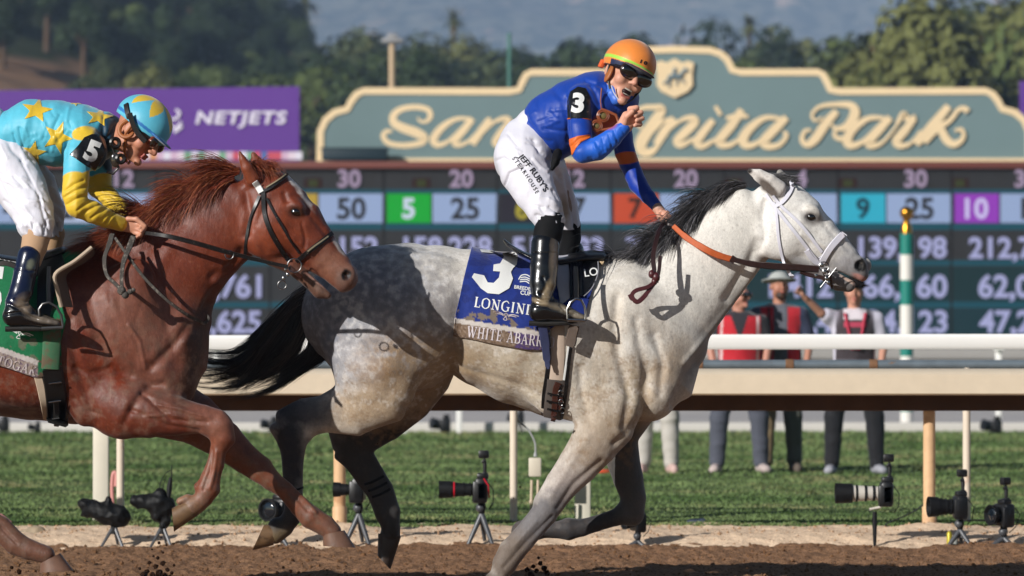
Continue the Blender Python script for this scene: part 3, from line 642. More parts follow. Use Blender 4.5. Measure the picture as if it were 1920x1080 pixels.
LT = [(c7([(352, 172), (372, 198), (412, 196), (435, 160), (415, 120), (335, 105), (250, 118), (200, 155), (200, 205), (260, 240), (340, 268), (392, 300), (372, 335), (270, 352), (170, 338), (132, 295), (150, 262), (188, 262)]), [3, 5, 7, 10, 10, 10, 11, 13, 15, 17, 18, 16, 12, 10, 10, 10, 8, 5]),
      (c7([(690, 180), (600, 182), (510, 235), (455, 310), (480, 348), (550, 325), (640, 240), (690, 185)]), [5, 8, 13, 15, 11, 7, 6, 5]), (c7([(705, 178), (650, 250), (592, 325), (615, 350), (680, 325), (740, 262)]), [12, 14, 13, 9, 6, 4]),
      (c7([(740, 262), (800, 190), (825, 178)]), 5), (c7([(815, 185), (760, 260), (705, 345)]), [12, 14, 12]), (c7([(745, 300), (840, 205), (915, 178), (938, 205), (885, 275), (850, 330), (880, 350), (960, 310)]), [4, 6, 10, 13, 14, 13, 9, 5]),
      (c7([(1090, 120), (1030, 220), (980, 320), (1000, 350), (1070, 315)]), [11, 13, 13, 9, 4]), (c7([(1000, 185), (1120, 178)]), 8), (c7([(1240, 180), (1150, 190), (1070, 300), (1090, 348), (1160, 320), (1240, 220)]), [6, 10, 14, 11, 7, 5]), (c7([(1255, 178), (1180, 290), (1160, 335), (1190, 350), (1250, 310)]), [12, 14, 12, 8, 4]),
      (c8([(60, 470), (20, 420), (60, 372), (120, 366), (158, 376), (120, 440), (60, 530), (62, 578), (108, 582), (150, 540)]), [5, 8, 9, 10, 15, 21, 23, 19, 13, 5]), (c8([(-60, 480), (-100, 560), (-150, 575)]), 8),
      (c8([(120, 480), (165, 435), (215, 418)]), 6), (c8([(218, 420), (170, 485), (132, 548)]), [13, 17, 14]), (c8([(175, 490), (250, 430), (305, 418), (318, 440), (270, 490), (232, 530), (255, 550), (330, 510)]), [5, 7, 12, 16, 17, 15, 11, 4]),
      (c8([(330, 510), (405, 425)]), 4), (c8([(408, 428), (350, 500), (330, 540), (360, 555), (440, 510)]), [12, 16, 15, 11, 4]), (c8([(424, 388), (440, 378)]), 20),
      (c8([(548, 378), (500, 450), (440, 525), (455, 550), (500, 545), (560, 500)]), [13, 17, 17, 13, 9, 4]), (c8([(470, 420), (520, 408), (580, 412)]), [6, 9, 7]),
      (c8([(735, 420), (660, 418), (590, 465), (553, 520), (572, 552), (630, 535), (710, 450)]), [6, 10, 16, 19, 14, 8, 6]), (c8([(765, 415), (710, 470), (655, 530), (675, 556), (730, 548), (765, 505), (750, 485)]), [13, 17, 17, 13, 9, 8, 7]),
      (c8([(1010, 385), (960, 440), (905, 520), (865, 548), (840, 522), (855, 482), (885, 478)]), [12, 17, 17, 12, 9, 7, 5]), (c8([(940, 415), (905, 432), (890, 400), (930, 362), (1010, 352), (1080, 358), (1098, 395), (1062, 455), (1010, 470), (985, 450)]), [4, 5, 6, 7, 9, 14, 19, 15, 8, 4]),
      (c8([(1005, 470), (1000, 505), (1030, 520), (1062, 500)]), [5, 8, 9, 5]), (c8([(1240, 418), (1165, 420), (1090, 470), (1060, 525), (1080, 552), (1140, 530), (1220, 450)]), [6, 10, 16, 18, 14, 8, 6]), (c8([(1270, 415), (1215, 475), (1165, 535), (1185, 553), (1240, 530), (1320, 430)]), [13, 17, 16, 12, 6, 4]),
      (c8([(1300, 450), (1335, 400), (1352, 425), (1395, 418)]), [5, 13, 9, 14]), (c8([(1385, 422), (1340, 480), (1300, 530), (1320, 553), (1370, 540), (1420, 480)]), [11, 16, 16, 12, 6, 4]),
      (c8([(1555, 360), (1480, 450), (1395, 545)]), [13, 18, 14]), (c8([(1440, 540), (1500, 470), (1560, 430), (1600, 380), (1630, 372), (1648, 388)]), [7, 12, 9, 8, 10, 12]), (c8([(1510, 460), (1545, 525), (1585, 545), (1625, 515), (1618, 475), (1585, 480)]), [14, 16, 13, 8, 7, 6])]
bm = stroke_shape([([(x, -y) for x, y in p_], w_) for p_, w_ in LT]); bm.verts.index_update()
def flat_sign(bm, name, m, par, YY, t=.05):
    s_ = S(YY); extrude_bm(bm, 0); bm.verts.index_update(); n = len(bm.verts)
    vs = [((v.co.x-960)*s_, YY, P(960, -v.co.y, YY).z) for v in bm.verts]; fs = [[l.vert.index for l in f.loops] for f in bm.faces]; bm.free()
    return vs, fs
def sheet(bm, name, m, par, YY, t=.06):
    bm.verts.index_update(); s_ = S(YY); vs = [((v.co.x-960)*s_, YY, P(960, -v.co.y, YY).z) for v in bm.verts]; fs = [[l.vert.index for l in f.loops] for f in bm.faces]; bm.free(); n = len(vs)
    vs += [(a, b+t, c_) for a, b, c_ in vs]; ed = {}
    for q_ in fs:
        for i in range(len(q_)):
            a, b = q_[i], q_[(i+1) % len(q_)]
            if (b, a) in ed: del ed[(b, a)]
            else: ed[(a, b)] = 1
    return obj(name, vs, fs+[[i+n for i in q_[::-1]] for q_ in fs]+[[b, a, a+n, b+n] for a, b in ed], m, par, smooth=False)
# each pen stroke sits a hair in front of the one before, so crossings never share a plane
for i, (p_, w_) in enumerate(LT): 
    sheet(stroke_shape([([(x, -y) for x, y in p_], w_)]), 'script_letter', creamS, sg, YS-.012-.0015*i, .012)
k = MB(); shp = [(1229, 118), (1240, 114), (1250, 118), (1265, 110), (1280, 118), (1290, 114), (1301, 118), (1298, 140), (1299, 160), (1290, 172), (1265, 184), (1240, 172), (1231, 160), (1232, 140)]
k.prism([(sx(x), sz(y)) for x, y in shp], YS-.08, YS+.01); k.build('shield', creamS, sg, smooth=False)
hz = MB(); blue = mat('emblem_blue', '6d7f86', .6)
for (a, b, w_) in (((1252, 146), (1278, 142), 9), ((1276, 142), (1286, 128), 6), ((1284, 130), (1292, 134), 4), ((1254, 148), (1244, 158), 4), ((1256, 150), (1254, 164), 3.5), ((1274, 146), (1284, 156), 3.5), ((1272, 146), (1268, 160), 3), ((1262, 140), (1266, 128), 6)):
    hz.tube([(sx(a[0]), YS-.1, sz(a[1])), (sx(b[0]), YS-.1, sz(b[1]))], w_*.5*sS, 8)
hz.build('emblem', blue, sg)
# dark box on the board, left of the sign
k = MB(); k.box((sx(667), YS-.5, (sz(281)+sz(303))/2), (122*sS, .5, 22*sS), bev=.03); k.box((sx(667), YS-.5, sz(281)), (126*sS, .54, .03)); tag(k.build('speaker_box', mat('dark_teal_paint', '1c2f38', .6)), 'long low dark teal box on the board, below the left end of the sign', 'box')
# purple banners
YN = 71.6; sN = S(YN); nx_ = lambda px: (px-960)*sN; nz2 = lambda py: P(960, py, YN).z; pur = mat('purple_vinyl', '5f3a8c', .6, .3, var=(.6, .05))
bn = empty('purple_banner', (nx_(170), YN, bz(303)), 'long purple banner with white lettering and a strip of small flags', 'banner')
k = MB(); k.prism([(nx_(-240), nz2(173)), (nx_(561), nz2(162)), (nx_(561), nz2(303)), (nx_(-240), nz2(303))], YN, YN+.12); k.build('banner_panel', pur, bn, smooth=False)
k = MB(); fm = [mat('flag_'+h, h, .7) for h in ('d8c8d4', 'c05060', 'd8d4e0', '5068a0', 'd09060', 'c8a8c0', '70a080')]; x = -240; i = 0
while x < 556: 
    k.cur = i % 7; k.box((nx_(x+7), YN-.012, nz2(292)), (13*sN, .02, 15*sN)); x += 13; i = rs.randint(0, 6)
k.build('flag_strip', fm, bn, smooth=False)
wm = mat('banner_white', 'd9d3e3', .6); bm = text_mesh('NETJETS', 1, .03, .18, 1.12); ys = [v.co.y for v in bm.verts]; xs = [v.co.x for v in bm.verts]
for v in bm.verts: v.co.x = 452+(v.co.x-(min(xs)+max(xs))/2)/(max(xs)-min(xs))*172; v.co.y = -(224-(v.co.y-(min(ys)+max(ys))/2)/(max(ys)-min(ys))*32-0)
sheet(bm, 'lettering', wm, bn, YN-.03, .02)
sheet(stroke_shape([([(329, -205), (336, -212), (330, -222), (320, -224)], 5), ([(318, -232), (328, -240), (340, -228)], 4), ([(326, -248), (341, -236)], 6)]), 'lettering', wm, bn, YN-.03, .02)
k = MB(); k.prism([(nx_(1917), nz2(150)), (nx_(2400), nz2(140)), (nx_(2400), nz2(303)), (nx_(1917), nz2(303))], YN+.4, YN+.5); tag(k.build('purple_banner', pur, smooth=False), 'edge of a second purple banner behind the right end of the sign', 'banner')
# poles beyond the board
k = MB(); X = (735-960)*S(85); k.tube([(X, 85, 0), (X, 85, P(735, 82, 85).z)], .075, 12); lp = k.build('lamp_pole', mat('cream_metal', 'bda585', .5)); tag(lp, 'cream pole with a small lamp head rising behind the board, left of the sign', 'lamp pole')
k = MB(); k.box(P(736, 76, 85), (.5, .3, .12), bev=.03); k.box(P(736, 68, 85), (.25, .2, .12), bev=.03); k.build('lamp_head', mat('lamp_grey', '8f8f90', .5), lp)
k = MB(); X = (955-960)*S(86); k.tube([(X, 86, 0), (X, 86, P(955, 62, 86).z)], .045, 10); tag(k.build('flag_pole', mat('green_metal', '4c7a70', .5)), 'thin green pole behind the board, above the left shoulder of the sign', 'pole')
# ================= grey racehorse =================
gh = Body(.0062)
WH, GR, DK, TN = 'cdc7bd', '8d8a86', '2e2b2a', 'c2a882'
# trunk (top outline, bottom outline)
gh.ech([(625, 520, 650, 640, 0, 62), (655, 486, 672, 690, 0, 100), (700, 464, 705, 725, 0, 118), (760, 455, 762, 735, 0, 126), (820, 460, 822, 705, 0, 118), (868, 468, 880, 694, 0, 112),
        (925, 478, 925, 729, 0, 120), (985, 486, 980, 760, 0, 125), (1050, 488, 1045, 783, 0, 118), (1105, 480, 1110, 796, 0, 104), (1160, 480, 1170, 800, 0, 98), (1205, 500, 1225, 786, 0, 84)], k=.012, col=WH)
# neck
gh.ech([(1135, 480, 1250, 770, 0, 88), (1175, 480, 1283, 704, 0, 72), (1215, 475, 1318, 640, 0, 60), (1262, 441, 1352, 590, 0, 50), (1312, 397, 1392, 537, 0, 43), (1352, 362, 1415, 503, 0, 38), (1395, 340, 1432, 478, 0, 34)], k=.03, col='d6d2ca')
# chest front, shoulder masses
gh.pell(1222, 735, -.06, 48, 44, 52, 0, k=.05, col=WH); gh.pell(1222, 735, .06, 46, 44, 52, 0, k=.05, col=WH)
gh.pell(1150, 630, -.15, 60, 28, 110, 22, k=.08, col=WH)
gh.pell(1115, 745, -.17, 50, 30, 58, 25, k=.035, col=WH)
gh.pell(1180, 700, -.155, 24, 22, 70, 12, k=.02, col=WH)
gh.pell(1050, 700, -.18, 66, 30, 85, 0, k=.06, col=WH)
# croup and thigh (near, far)
gh.pell(715, 560, -.10, 100, 56, 92, 30, k=.06, col='bfbcba'); gh.pell(715, 560, .10, 100, 56, 92, 30, k=.06, col=WH)
gh.pell(805, 520, -.17, 52, 22, 40, 15, k=.05, col=WH)
gh.ech([(596, 560, 750, 555, -.13, 46), (604, 620, 782, 632, -.155, 56), (624, 682, 794, 690, -.165, 54), (630, 714, 776, 748, -.16, 44), (613, 742, 712, 787, -.14, 33), (585, 748, 622, 806, -.135, 24), (552, 752, 592, 815, -.13, 20), (523, 768, 570, 838, -.13, 20), (527, 812, 569, 848, -.13, 17),
        (530, 848, 567, 862, -.13, 15), (531, 880, 566, 884, -.13, 14), (532, 925, 566, 925, -.13, 15)], k=.03, col=WH)
# colours along the lower near hind
lo = [(550, 815, -.13, 26, 22), (549, 870, -.13, 19, 16), (550, 930, -.13, 17, 15), (552, 962, -.13, 19, 17), (535, 985, -.12, 17, 16), (520, 990, -.12, 20, 18)]
gh.chain(lo, k=.012, col='343233')
gh.ech([(530, 978, 538, 1006, -.12, 17), (517, 984, 515, 1020, -.12, 18)], k=.008, col='6b5a40')
# far hind
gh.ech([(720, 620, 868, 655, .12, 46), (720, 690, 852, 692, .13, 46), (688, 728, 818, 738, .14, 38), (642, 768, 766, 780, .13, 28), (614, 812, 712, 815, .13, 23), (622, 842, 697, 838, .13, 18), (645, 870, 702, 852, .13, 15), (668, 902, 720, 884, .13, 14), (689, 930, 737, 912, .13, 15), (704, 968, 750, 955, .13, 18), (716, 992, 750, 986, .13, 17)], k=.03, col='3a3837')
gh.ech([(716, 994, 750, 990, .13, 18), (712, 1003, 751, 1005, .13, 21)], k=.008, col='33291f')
# near fore
gh.ech([(1076, 760, 1208, 750, -.15, 42), (1078, 800, 1190, 792, -.155, 40), (1068, 835, 1158, 832, -.155, 34), (1046, 872, 1122, 872, -.15, 28), (1022, 912, 1084, 906, -.15, 24), (1004, 940, 1060, 940, -.15, 22), (996, 960, 1045, 966, -.15, 21), (975, 988, 1022, 990, -.15, 16), (955, 1012, 1002, 1014, -.15, 15), (934, 1034, 984, 1034, -.15, 17), (923, 1055, 968, 1062, -.15, 18), (918, 1078, 950, 1084, -.15, 16)], k=.025, col='cfc8bf')
gh.ech([(908, 1086, 946, 1094, -.15, 19), (898, 1108, 944, 1114, -.15, 22)], k=.008, col='4a4038')
gh.pell(1011, 938, -.15, 10, 12, 14, 30, k=.012, col='9a948e')
# far fore, its coat darkened with painted shade of the near parts
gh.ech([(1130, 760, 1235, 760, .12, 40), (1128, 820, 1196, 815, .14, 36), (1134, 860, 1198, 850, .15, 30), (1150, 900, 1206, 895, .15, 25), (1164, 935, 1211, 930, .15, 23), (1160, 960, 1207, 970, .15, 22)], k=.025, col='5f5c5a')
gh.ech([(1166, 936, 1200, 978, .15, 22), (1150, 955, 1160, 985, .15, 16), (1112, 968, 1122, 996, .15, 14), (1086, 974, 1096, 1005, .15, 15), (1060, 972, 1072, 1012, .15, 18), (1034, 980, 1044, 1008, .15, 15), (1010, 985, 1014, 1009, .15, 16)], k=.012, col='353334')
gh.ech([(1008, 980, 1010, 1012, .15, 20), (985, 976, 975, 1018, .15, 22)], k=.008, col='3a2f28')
# head
H0 = -.005
gh.ech([(1432, 327, 1440, 430, H0, 30), (1478, 340, 1448, 478, H0, 40), (1512, 365, 1470, 492, H0, 43), (1548, 405, 1512, 497, H0, 34), (1577, 437, 1546, 502, H0, 27), (1600, 463, 1566, 512, H0, 24), (1618, 485, 1586, 518, H0, 23), (1624, 503, 1604, 525, H0, 21)], k=.015, col='dddad4')
gh.pell(1462, 442, -.055, 50, 22, 46, 0, k=.03, col='dddad4'); gh.pell(1462, 442, .05, 50, 22, 46, 0, k=.03, col='dddad4')
gh.pell(1608, 500, -.035, 17, 10, 19, 40, k=.015, col='8f8d8c'); gh.pell(1618, 500, .03, 15, 10, 18, 40, k=.015)
gh.chain([(1475, 478, -.005, 16, 28), (1520, 497, -.005, 14, 22), (1550, 514, 0, 14, 18), (1572, 528, 0, 17, 16), (1591, 535, 0, 13, 13)], k=.012, col='8a8787')
gh.pell(1523, 398, -.075, 19, 12, 13, 35, k=.02); gh.pell(1523, 398, .065, 19, 12, 13, 35, k=.02)   # brows
gh.chain([(1500, 432, -.088, 5, 5), (1545, 462, -.062, 5, 6)], k=.02)
# mouth gap, nostrils, eye sockets
gh.chain([(1566, 507, 0, 1.2, 40), (1584, 516, 0, 2.4, 40), (1612, 530, 0, 3.4, 40)], k=.004, col=None, carve=True)
gh.pell(1612, 497, -.075, 9, 15, 12.5, 20, k=.005, carve=True); gh.pell(1622, 497, .065, 7, 14, 11, 20, k=.005, carve=True)
gh.pell(1521, 408, -.108, 11, 9, 7.5, 15, k=.008, carve=True); gh.pell(1521, 408, .098, 11, 9, 7.5, 15, k=.008, carve=True)
# ears
gh.ech([(1445, 368, 1475, 346, -.075, 12), (1428, 350, 1455, 332, -.09, 9), (1411, 334, 1431, 321, -.095, 6), (1401, 324, 1408, 317, -.095, 4)], k=.012, col='cfcac4')
gh.chain([(1448, 362, -.115, 7, 8), (1428, 344, -.115, 10, 8), (1408, 325, -.108, 5, 5)], k=.006, carve=True)
gh.ech([(1450, 360, 1485, 345, .075, 12), (1452, 335, 1478, 333, .09, 9), (1456, 322, 1468, 322, .095, 5)], k=.012, col='8c8882')
# muscle grooves and ridges on the sunlit side
G = lambda p_, r_, a_: gh.groove(p_, r_, a_*.75)
G([(1168, 800), (1178, 740), (1160, 680), (1150, 620), (1155, 560)], 9, -7); G([(1205, 770), (1210, 700), (1195, 640), (1190, 600)], 8, -5)
G([(1235, 740), (1240, 680), (1225, 630)], 8, -4.5); G([(1105, 800), (1090, 740), (1085, 690)], 7, -4)
G([(1390, 590), (1340, 640), (1290, 700), (1262, 760)], 8, -7); G([(1418, 500), (1385, 555), (1335, 615), (1280, 680)], 6, 5); G([(1418, 455), (1405, 490), (1360, 560)], 9, -6)
G([(1424, 470), (1432, 445), (1428, 410), (1432, 380)], 6, -5)
G([(862, 690), (900, 700), (970, 720), (1020, 745)], 6, -3); G([(868, 560), (858, 620), (852, 690)], 16, -7); G([(780, 640), (760, 700), (720, 750)], 16, -3)
G([(1125, 862), (1075, 905), (1045, 950)], 6, -4); G([(1100, 820), (1060, 880), (1030, 930)], 6, 2.5); G([(1035, 965), (985, 1015), (945, 1060)], 4, -3); G([(1005, 975), (965, 1020)], 4, 2.5)
G([(620, 740), (600, 790)], 5, -3); G([(1190, 790), (1175, 810), (1150, 830)], 7, -5)
G([(1500, 440), (1530, 455), (1560, 470)], 4, 3); G([(1545, 425), (1570, 450), (1590, 470)], 5, -2.5); G([(1470, 400), (1500, 400)], 8, -3)
G([(560, 855), (560, 920)], 3, -2); G([(1180, 480), (1230, 470), (1280, 440)], 14, 3)
rg = random.Random(5)
for i in range(26):
    x = rg.uniform(880, 1040); y = rg.uniform(700, 760); G([(x, y), (x+rg.uniform(12, 30), y+rg.uniform(2, 12))], 3, rg.choice([-.7, .6]))
for i in range(30):
    x = rg.uniform(1090, 1260); y = rg.uniform(560, 790); G([(x, y), (x+rg.uniform(-8, 8), y+rg.uniform(20, 50))], 5, rg.choice([-.7, .6]))
gh.mesh(2)
gh.colors(WH, .006)
p = gh.pnt
p(690, 580, 0, 130, 130, '7f828a', 0, .9); p(620, 610, 0, 50, 130, '767982', 0, .9); p(830, 620, 0, 50, 100, '858180', 0, 1); p(840, 680, 0, 40, 40, '5d5650', 0, 1); p(780, 770, .12, 90, 60, '2f2b2a', -30, .7, 3); p(700, 680, -.1, 60, 70, 'b4b0b0', 20, 1)  # rump, flank, far thigh: dark grey coat with some shade painted into it
p(755, 705, -.1, 66, 75, '967a5c', 0, 1.0); p(800, 690, -.1, 55, 55, 'a08c74', 0, 1); p(700, 760, 0, 90, 40, 'a8947c', -12, .9)
p(905, 692, 0, 90, 44, '9c8567', 12, 1); p(990, 700, 0, 90, 70, 'b3a794', 20, 1.1); p(1120, 700, 0, 26, 120, 'bfb3a2', 15, 1); p(1190, 740, 0, 40, 60, 'b3a48e', 0, 1); p(1255, 700, 0, 30, 60, 'bfae99', 20, 1)
p(1140, 800, 0, 50, 40, 'ac9c88', 0, 1); p(1110, 850, -.1, 50, 60, '978878', 35, 1, 3); p(1060, 920, -.1, 60, 40, '9a8f88', -55, 1, 3)
p(1000, 985, -.15, 80, 34, '6a6768', -48, .6, 3); p(955, 1045, -.15, 50, 40, '6b5f55', -48, .8, 3)
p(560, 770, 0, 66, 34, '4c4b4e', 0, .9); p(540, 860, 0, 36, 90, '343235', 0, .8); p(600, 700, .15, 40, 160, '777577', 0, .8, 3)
p(1592, 505, 0, 44, 42, '918f90', 35, 1.0); p(1612, 515, 0, 26, 26, '6c6a6b', 35, .8); p(1578, 534, 0, 32, 17, '6f6c6b', 20, .7); p(1613, 498, -.05, 11, 13.5, '0b0908', 20, .3); p(1612, 522, 0, 18, 6, 'b08078', 30, .6); p(1592, 526, 0, 20, 4, 'd0b4a4', 30, .5)
p(1521, 408, -.1, 19, 12, '6e6a68', 10, .9, 6); p(1440, 352, -.1, 24, 9, '5f5650', 40, .5, 5); p(1404, 320, -.1, 7, 6, '3a3533', 0, .5)
p(1425, 490, 0, 10, 24, 'bdb7b0', 30, 1)
gmat = mat('grey_coat', vcol=True, rough=.58, spec=.28, sheen=.25, var=[(9, .07), (38, .10), (120, .10), (300, .12)], bump=[(300, .5, .003), (60, .35, .005), (16, .15, .012)], aniso=(1, 1, .6))
p(1345, 625, 0, 150, 24, '8f8b86', -52, 1.0); p(1175, 880, .14, 40, 90, '4a4846', 0, .6, 3)  # painted shade along the neck underside and on the far foreleg
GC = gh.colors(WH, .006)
def mottle(B, C, fn):
    px = topx(B.v); n1 = B._n(B.v, 11); n2 = B._n(B.v, 34); n3 = B._n(B.v, 95)
    for w_, h in fn(px[:, 0], px[:, 1], n1, n2, n3): C = C*(1-w_[:, None])+np.array(hexc(h))*w_[:, None]
    return C
def gm_(x, y, a, b, c):
    body = np.clip((1290-x)/60, 0, 1); low = np.clip((y-560)/120, 0, 1)
    yield np.clip(a*1.3+b*1.2+c*.8+.02, 0, 1)*body*low*.62*np.clip((900-y)/60, 0, 1)*np.clip((x-(600+np.clip(y-800, 0, 200)*2))/30, 0, 1), '8d7458'
    yield np.clip(-a*1.0+b*1.5-c*.9-.15, 0, 1)*body*.4*np.clip((800-y)/50, 0, 1)*np.clip((x-605)/30, 0, 1), 'e6e2dc'
    rump = np.clip((850-x)/60, 0, 1)*np.clip((720-y)/60, 0, 1)
    yield np.clip(b*2.2+c*1.2-.1, 0, 1)*rump*.5, 'a8abb4'
    yield np.clip(-b*2.0+a-.15, 0, 1)*rump*.4, '5c5f68'
    yield np.clip(c*2.2-.5, 0, 1)*.35*np.clip((x-600)/30, 0, 1)*np.clip((800-y)/40, 0, 1), '8a8078'
    legs = np.clip((y-800)/60, 0, 1); yield np.clip(b*1.6+c*1.2, 0, 1)*legs*.2, '5b4d42'
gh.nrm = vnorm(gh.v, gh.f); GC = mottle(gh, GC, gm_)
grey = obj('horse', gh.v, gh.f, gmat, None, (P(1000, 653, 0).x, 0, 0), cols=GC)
tag(grey, 'pale grey racehorse with dark mane and tail galloping in front, carrying the blue jockey', 'horse', 'racehorses on the dirt track')
gb = gh.bvh()
wrp = mat('leg_wrap', '121213', .7, .2)
for a_ in (0, 12, 24): strap('leg_wrap', [(684+a_*.6, 908+a_), (700+a_*.55, 903+a_), (719+a_*.5, 893+a_)], 5, wrp, grey, gb, .003, .1, thick=.003)
strap('leg_wrap', [(531, 917), (549, 920), (567, 914)], 4, wrp, grey, gb, .003, -.13, thick=.003)
hoof_m = mat('muddy_hoof', '6a5138', .5, .4, var=[(30, .25)], blotch=(25, '43301f', .5, .7), bump=(120, .3, .003)); hoof_d = mat('dark_hoof', '3a2e27', .45, .4, var=(30, .2), bump=(120, .3, .003))
hoof('hoof', (516, 983), (513, 1022), (495, 984), (473, 1032), -.12, 20, hoof_m, grey); hoof('hoof', (709, 1000), (752, 1006), (708, 1042), (732, 1068), .13, 22, hoof_d, grey)
eye_m = mat('horse_eye', '050302', .06, .8, coat=1)
for Y_ in (-.083, .073): ball('eye', P(1521, 407, Y_), .024, eye_m, grey, squash=(1, .8, .85))
# mane: hair blown back over the crest
def mane(path, spread, count, length, droop, m, parent, name='mane', Yj=.03, width=.0016, back=(-1, .25), seed=3, nearside=.6):
    r = random.Random(seed); A = smooth_poly(path, 8); roots = []
    for i in range(count):
        u = r.random()*(len(A)-1); k = int(u); a = lerp(A[k], A[min(k+1, len(A)-1)], u-k); px, py = a[0], a[1]
        Y0 = (a[2] if len(a) > 2 else 0); 
        cl = noise.noise(Vector((u*.35, 3.1, seed)))       # clumps blow together
        L_ = length*(.6+.5*r.random())*(1+.6*cl); side = -1 if r.random() < nearside else 1
        p = P(px, py+r.uniform(-2, 10), Y0+side*r.random()*Yj); pts = [p]
        d = Vector((back[0]+r.gauss(0, .10)+cl*.4, side*(.22+.22*r.random()), back[1]+r.gauss(0, .16)+cl*.55)).normalized(); ph = r.random()*6.28
        n = 8
        for j in range(n):
            p = p+d*(L_/n); d = (d+Vector((r.uniform(-.04, .04), 0, -droop*(.5+j/n)+.07*math.sin(ph*.3+u*.9+j*1.1)+r.uniform(-.03, .03)))).normalized(); pts.append(p.copy())
        roots.append(pts)
    return roots
gm = mat('dark_horse_hair', '3c3a3b', .42, .5, var=(40, .35))
gm2 = mat('black_horse_hair', '1d1b1c', .34, .6, var=(40, .4))
R_ = mane([(1142, 484), (1180, 486), (1225, 473), (1265, 440), (1312, 398), (1352, 364), (1400, 342)], 1, 4200, .20, .22, gm, grey, seed=3, back=(-.9, .0), Yj=.035, nearside=.75)
R_ += mane([(1150, 486), (1200, 484), (1240, 462), (1290, 420), (1330, 385)], 1, 2400, .17, .35, gm, grey, seed=9, back=(-.6, -.35), Yj=.05, nearside=1)
R_ += mane([(1432, 327), (1455, 327), (1470, 332)], 1, 1100, .075, .05, gm, grey, seed=4, back=(.9, -.22), Yj=.03, nearside=.6)
rg.shuffle(R_); strands('mane', R_[:6200], gm, grey, .0014); strands('mane', R_[6200:], mat('grey_hair_light', '77757a', .45, .5, var=(40, .3)), grey, .0013)
# tail streaming out behind
def tailhair(n, seed, guides, spread, m, parent, width, locks=64):
    r = random.Random(seed); roots = []; LK = []
    for i in range(locks):
        g = guides[i % len(guides)]; LK.append((g, math.sqrt(r.random()), r.random()*6.283, r.uniform(.7, 1), r.uniform(-1, 1), r.random()*6.28))
    for i in range(n):
        g, rr, th, ln, wv, ph = r.choice(LK); A = smooth_poly([tuple(a) for a in g['pts']], 5); s0, s1 = g['r0'], g['r1']
        if r.random() < .05: rr *= 1.5; wv *= 2
        L_ = ln*(.6+.4*r.random()); q = A[:max(6, int(len(A)*L_))]; pts = []; ja, jr = r.random()*6.28, r.random(); fl = r.gauss(0, 1)
        for j, a in enumerate(q):
            t = j/len(q); R1 = lerp(s0, s1, t**.7)*rr; w2 = (3+5*math.sin(t*3.14))*jr+fl*2.5*t*t
            pts.append(P(a[0]+math.cos(th)*R1*.6+math.sin(ph+t*6)*wv*6*t+math.cos(ja)*w2, a[1]+math.sin(th)*R1+math.cos(ph+t*5)*wv*6*t+math.sin(ja)*w2, a[2]+math.cos(th*2+ph)*R1*.0016+math.cos(ja*3)*w2*.0012))
        roots.append(pts)
    return strands('tail', roots, m, parent, width)
tg = [dict(pts=[(604, 548, 0), (575, 556, 0), (545, 590, 0), (505, 640, 0), (465, 690, 0), (410, 712, .02), (340, 705, .04), (270, 690, .05)], r0=9, r1=34),
      dict(pts=[(604, 552, 0), (582, 562, 0), (560, 610, 0), (525, 665, 0), (480, 700, 0), (420, 722, .0), (360, 716, .0)], r0=9, r1=26),
      dict(pts=[(602, 556, 0), (585, 570, -.03), (570, 610, -.03), (545, 660, -.03), (505, 690, 0), (455, 706, 0), (400, 700, .0), (340, 680, 0)], r0=9, r1=30),
      dict(pts=[(604, 560, 0), (594, 580, -.04), (592, 625, -.04), (578, 662, -.03), (540, 690, 0), (500, 712, 0), (460, 735, 0)], r0=8, r1=16),
      dict(pts=[(606, 562, 0), (600, 600, -.04), (604, 640, -.03), (590, 672, 0), (552, 700, 0), (515, 725, 0), (470, 740, 0), (420, 745, 0)], r0=6, r1=10)]
tg += [dict(pts=[(603, 545, 0), (560, 560, .02), (515, 600, .03), (480, 640, .03), (440, 672, .03), (395, 676, .03), (350, 664, .04), (300, 650, .05)], r0=9, r1=22),
       dict(pts=[(605, 548, 0), (570, 560, -.02), (535, 600, -.03), (500, 645, -.02), (470, 690, 0), (445, 712, 0), (400, 718, .0), (350, 700, .02)], r0=10, r1=26),
       dict(pts=[(606, 565, 0), (603, 610, -.05), (607, 650, -.05), (598, 672, -.03), (560, 695, 0), (525, 715, 0), (495, 733, 0)], r0=6, r1=7)]
tailhair(5200, 11, tg, 1, gm2, grey, .0015)
tg2 = [dict(pts=[(608, 540, -.01), (585, 545, -.02), (560, 560, -.02), (535, 585, -.02), (515, 610, -.02)], r0=10, r1=22), dict(pts=[(606, 545, -.03), (590, 560, -.04), (580, 590, -.04), (565, 620, -.04)], r0=9, r1=14)]
tailhair(650, 14, tg, 1, mat('brown_grey_hair', '5d544e', .45, .4, var=(40, .3)), grey, .0012)
tailhair(420, 12, tg2, 1, mat('grey_tail_hair', '8f8c8a', .5, .4, var=(40, .3)), grey, .0012)
gh.pn = None
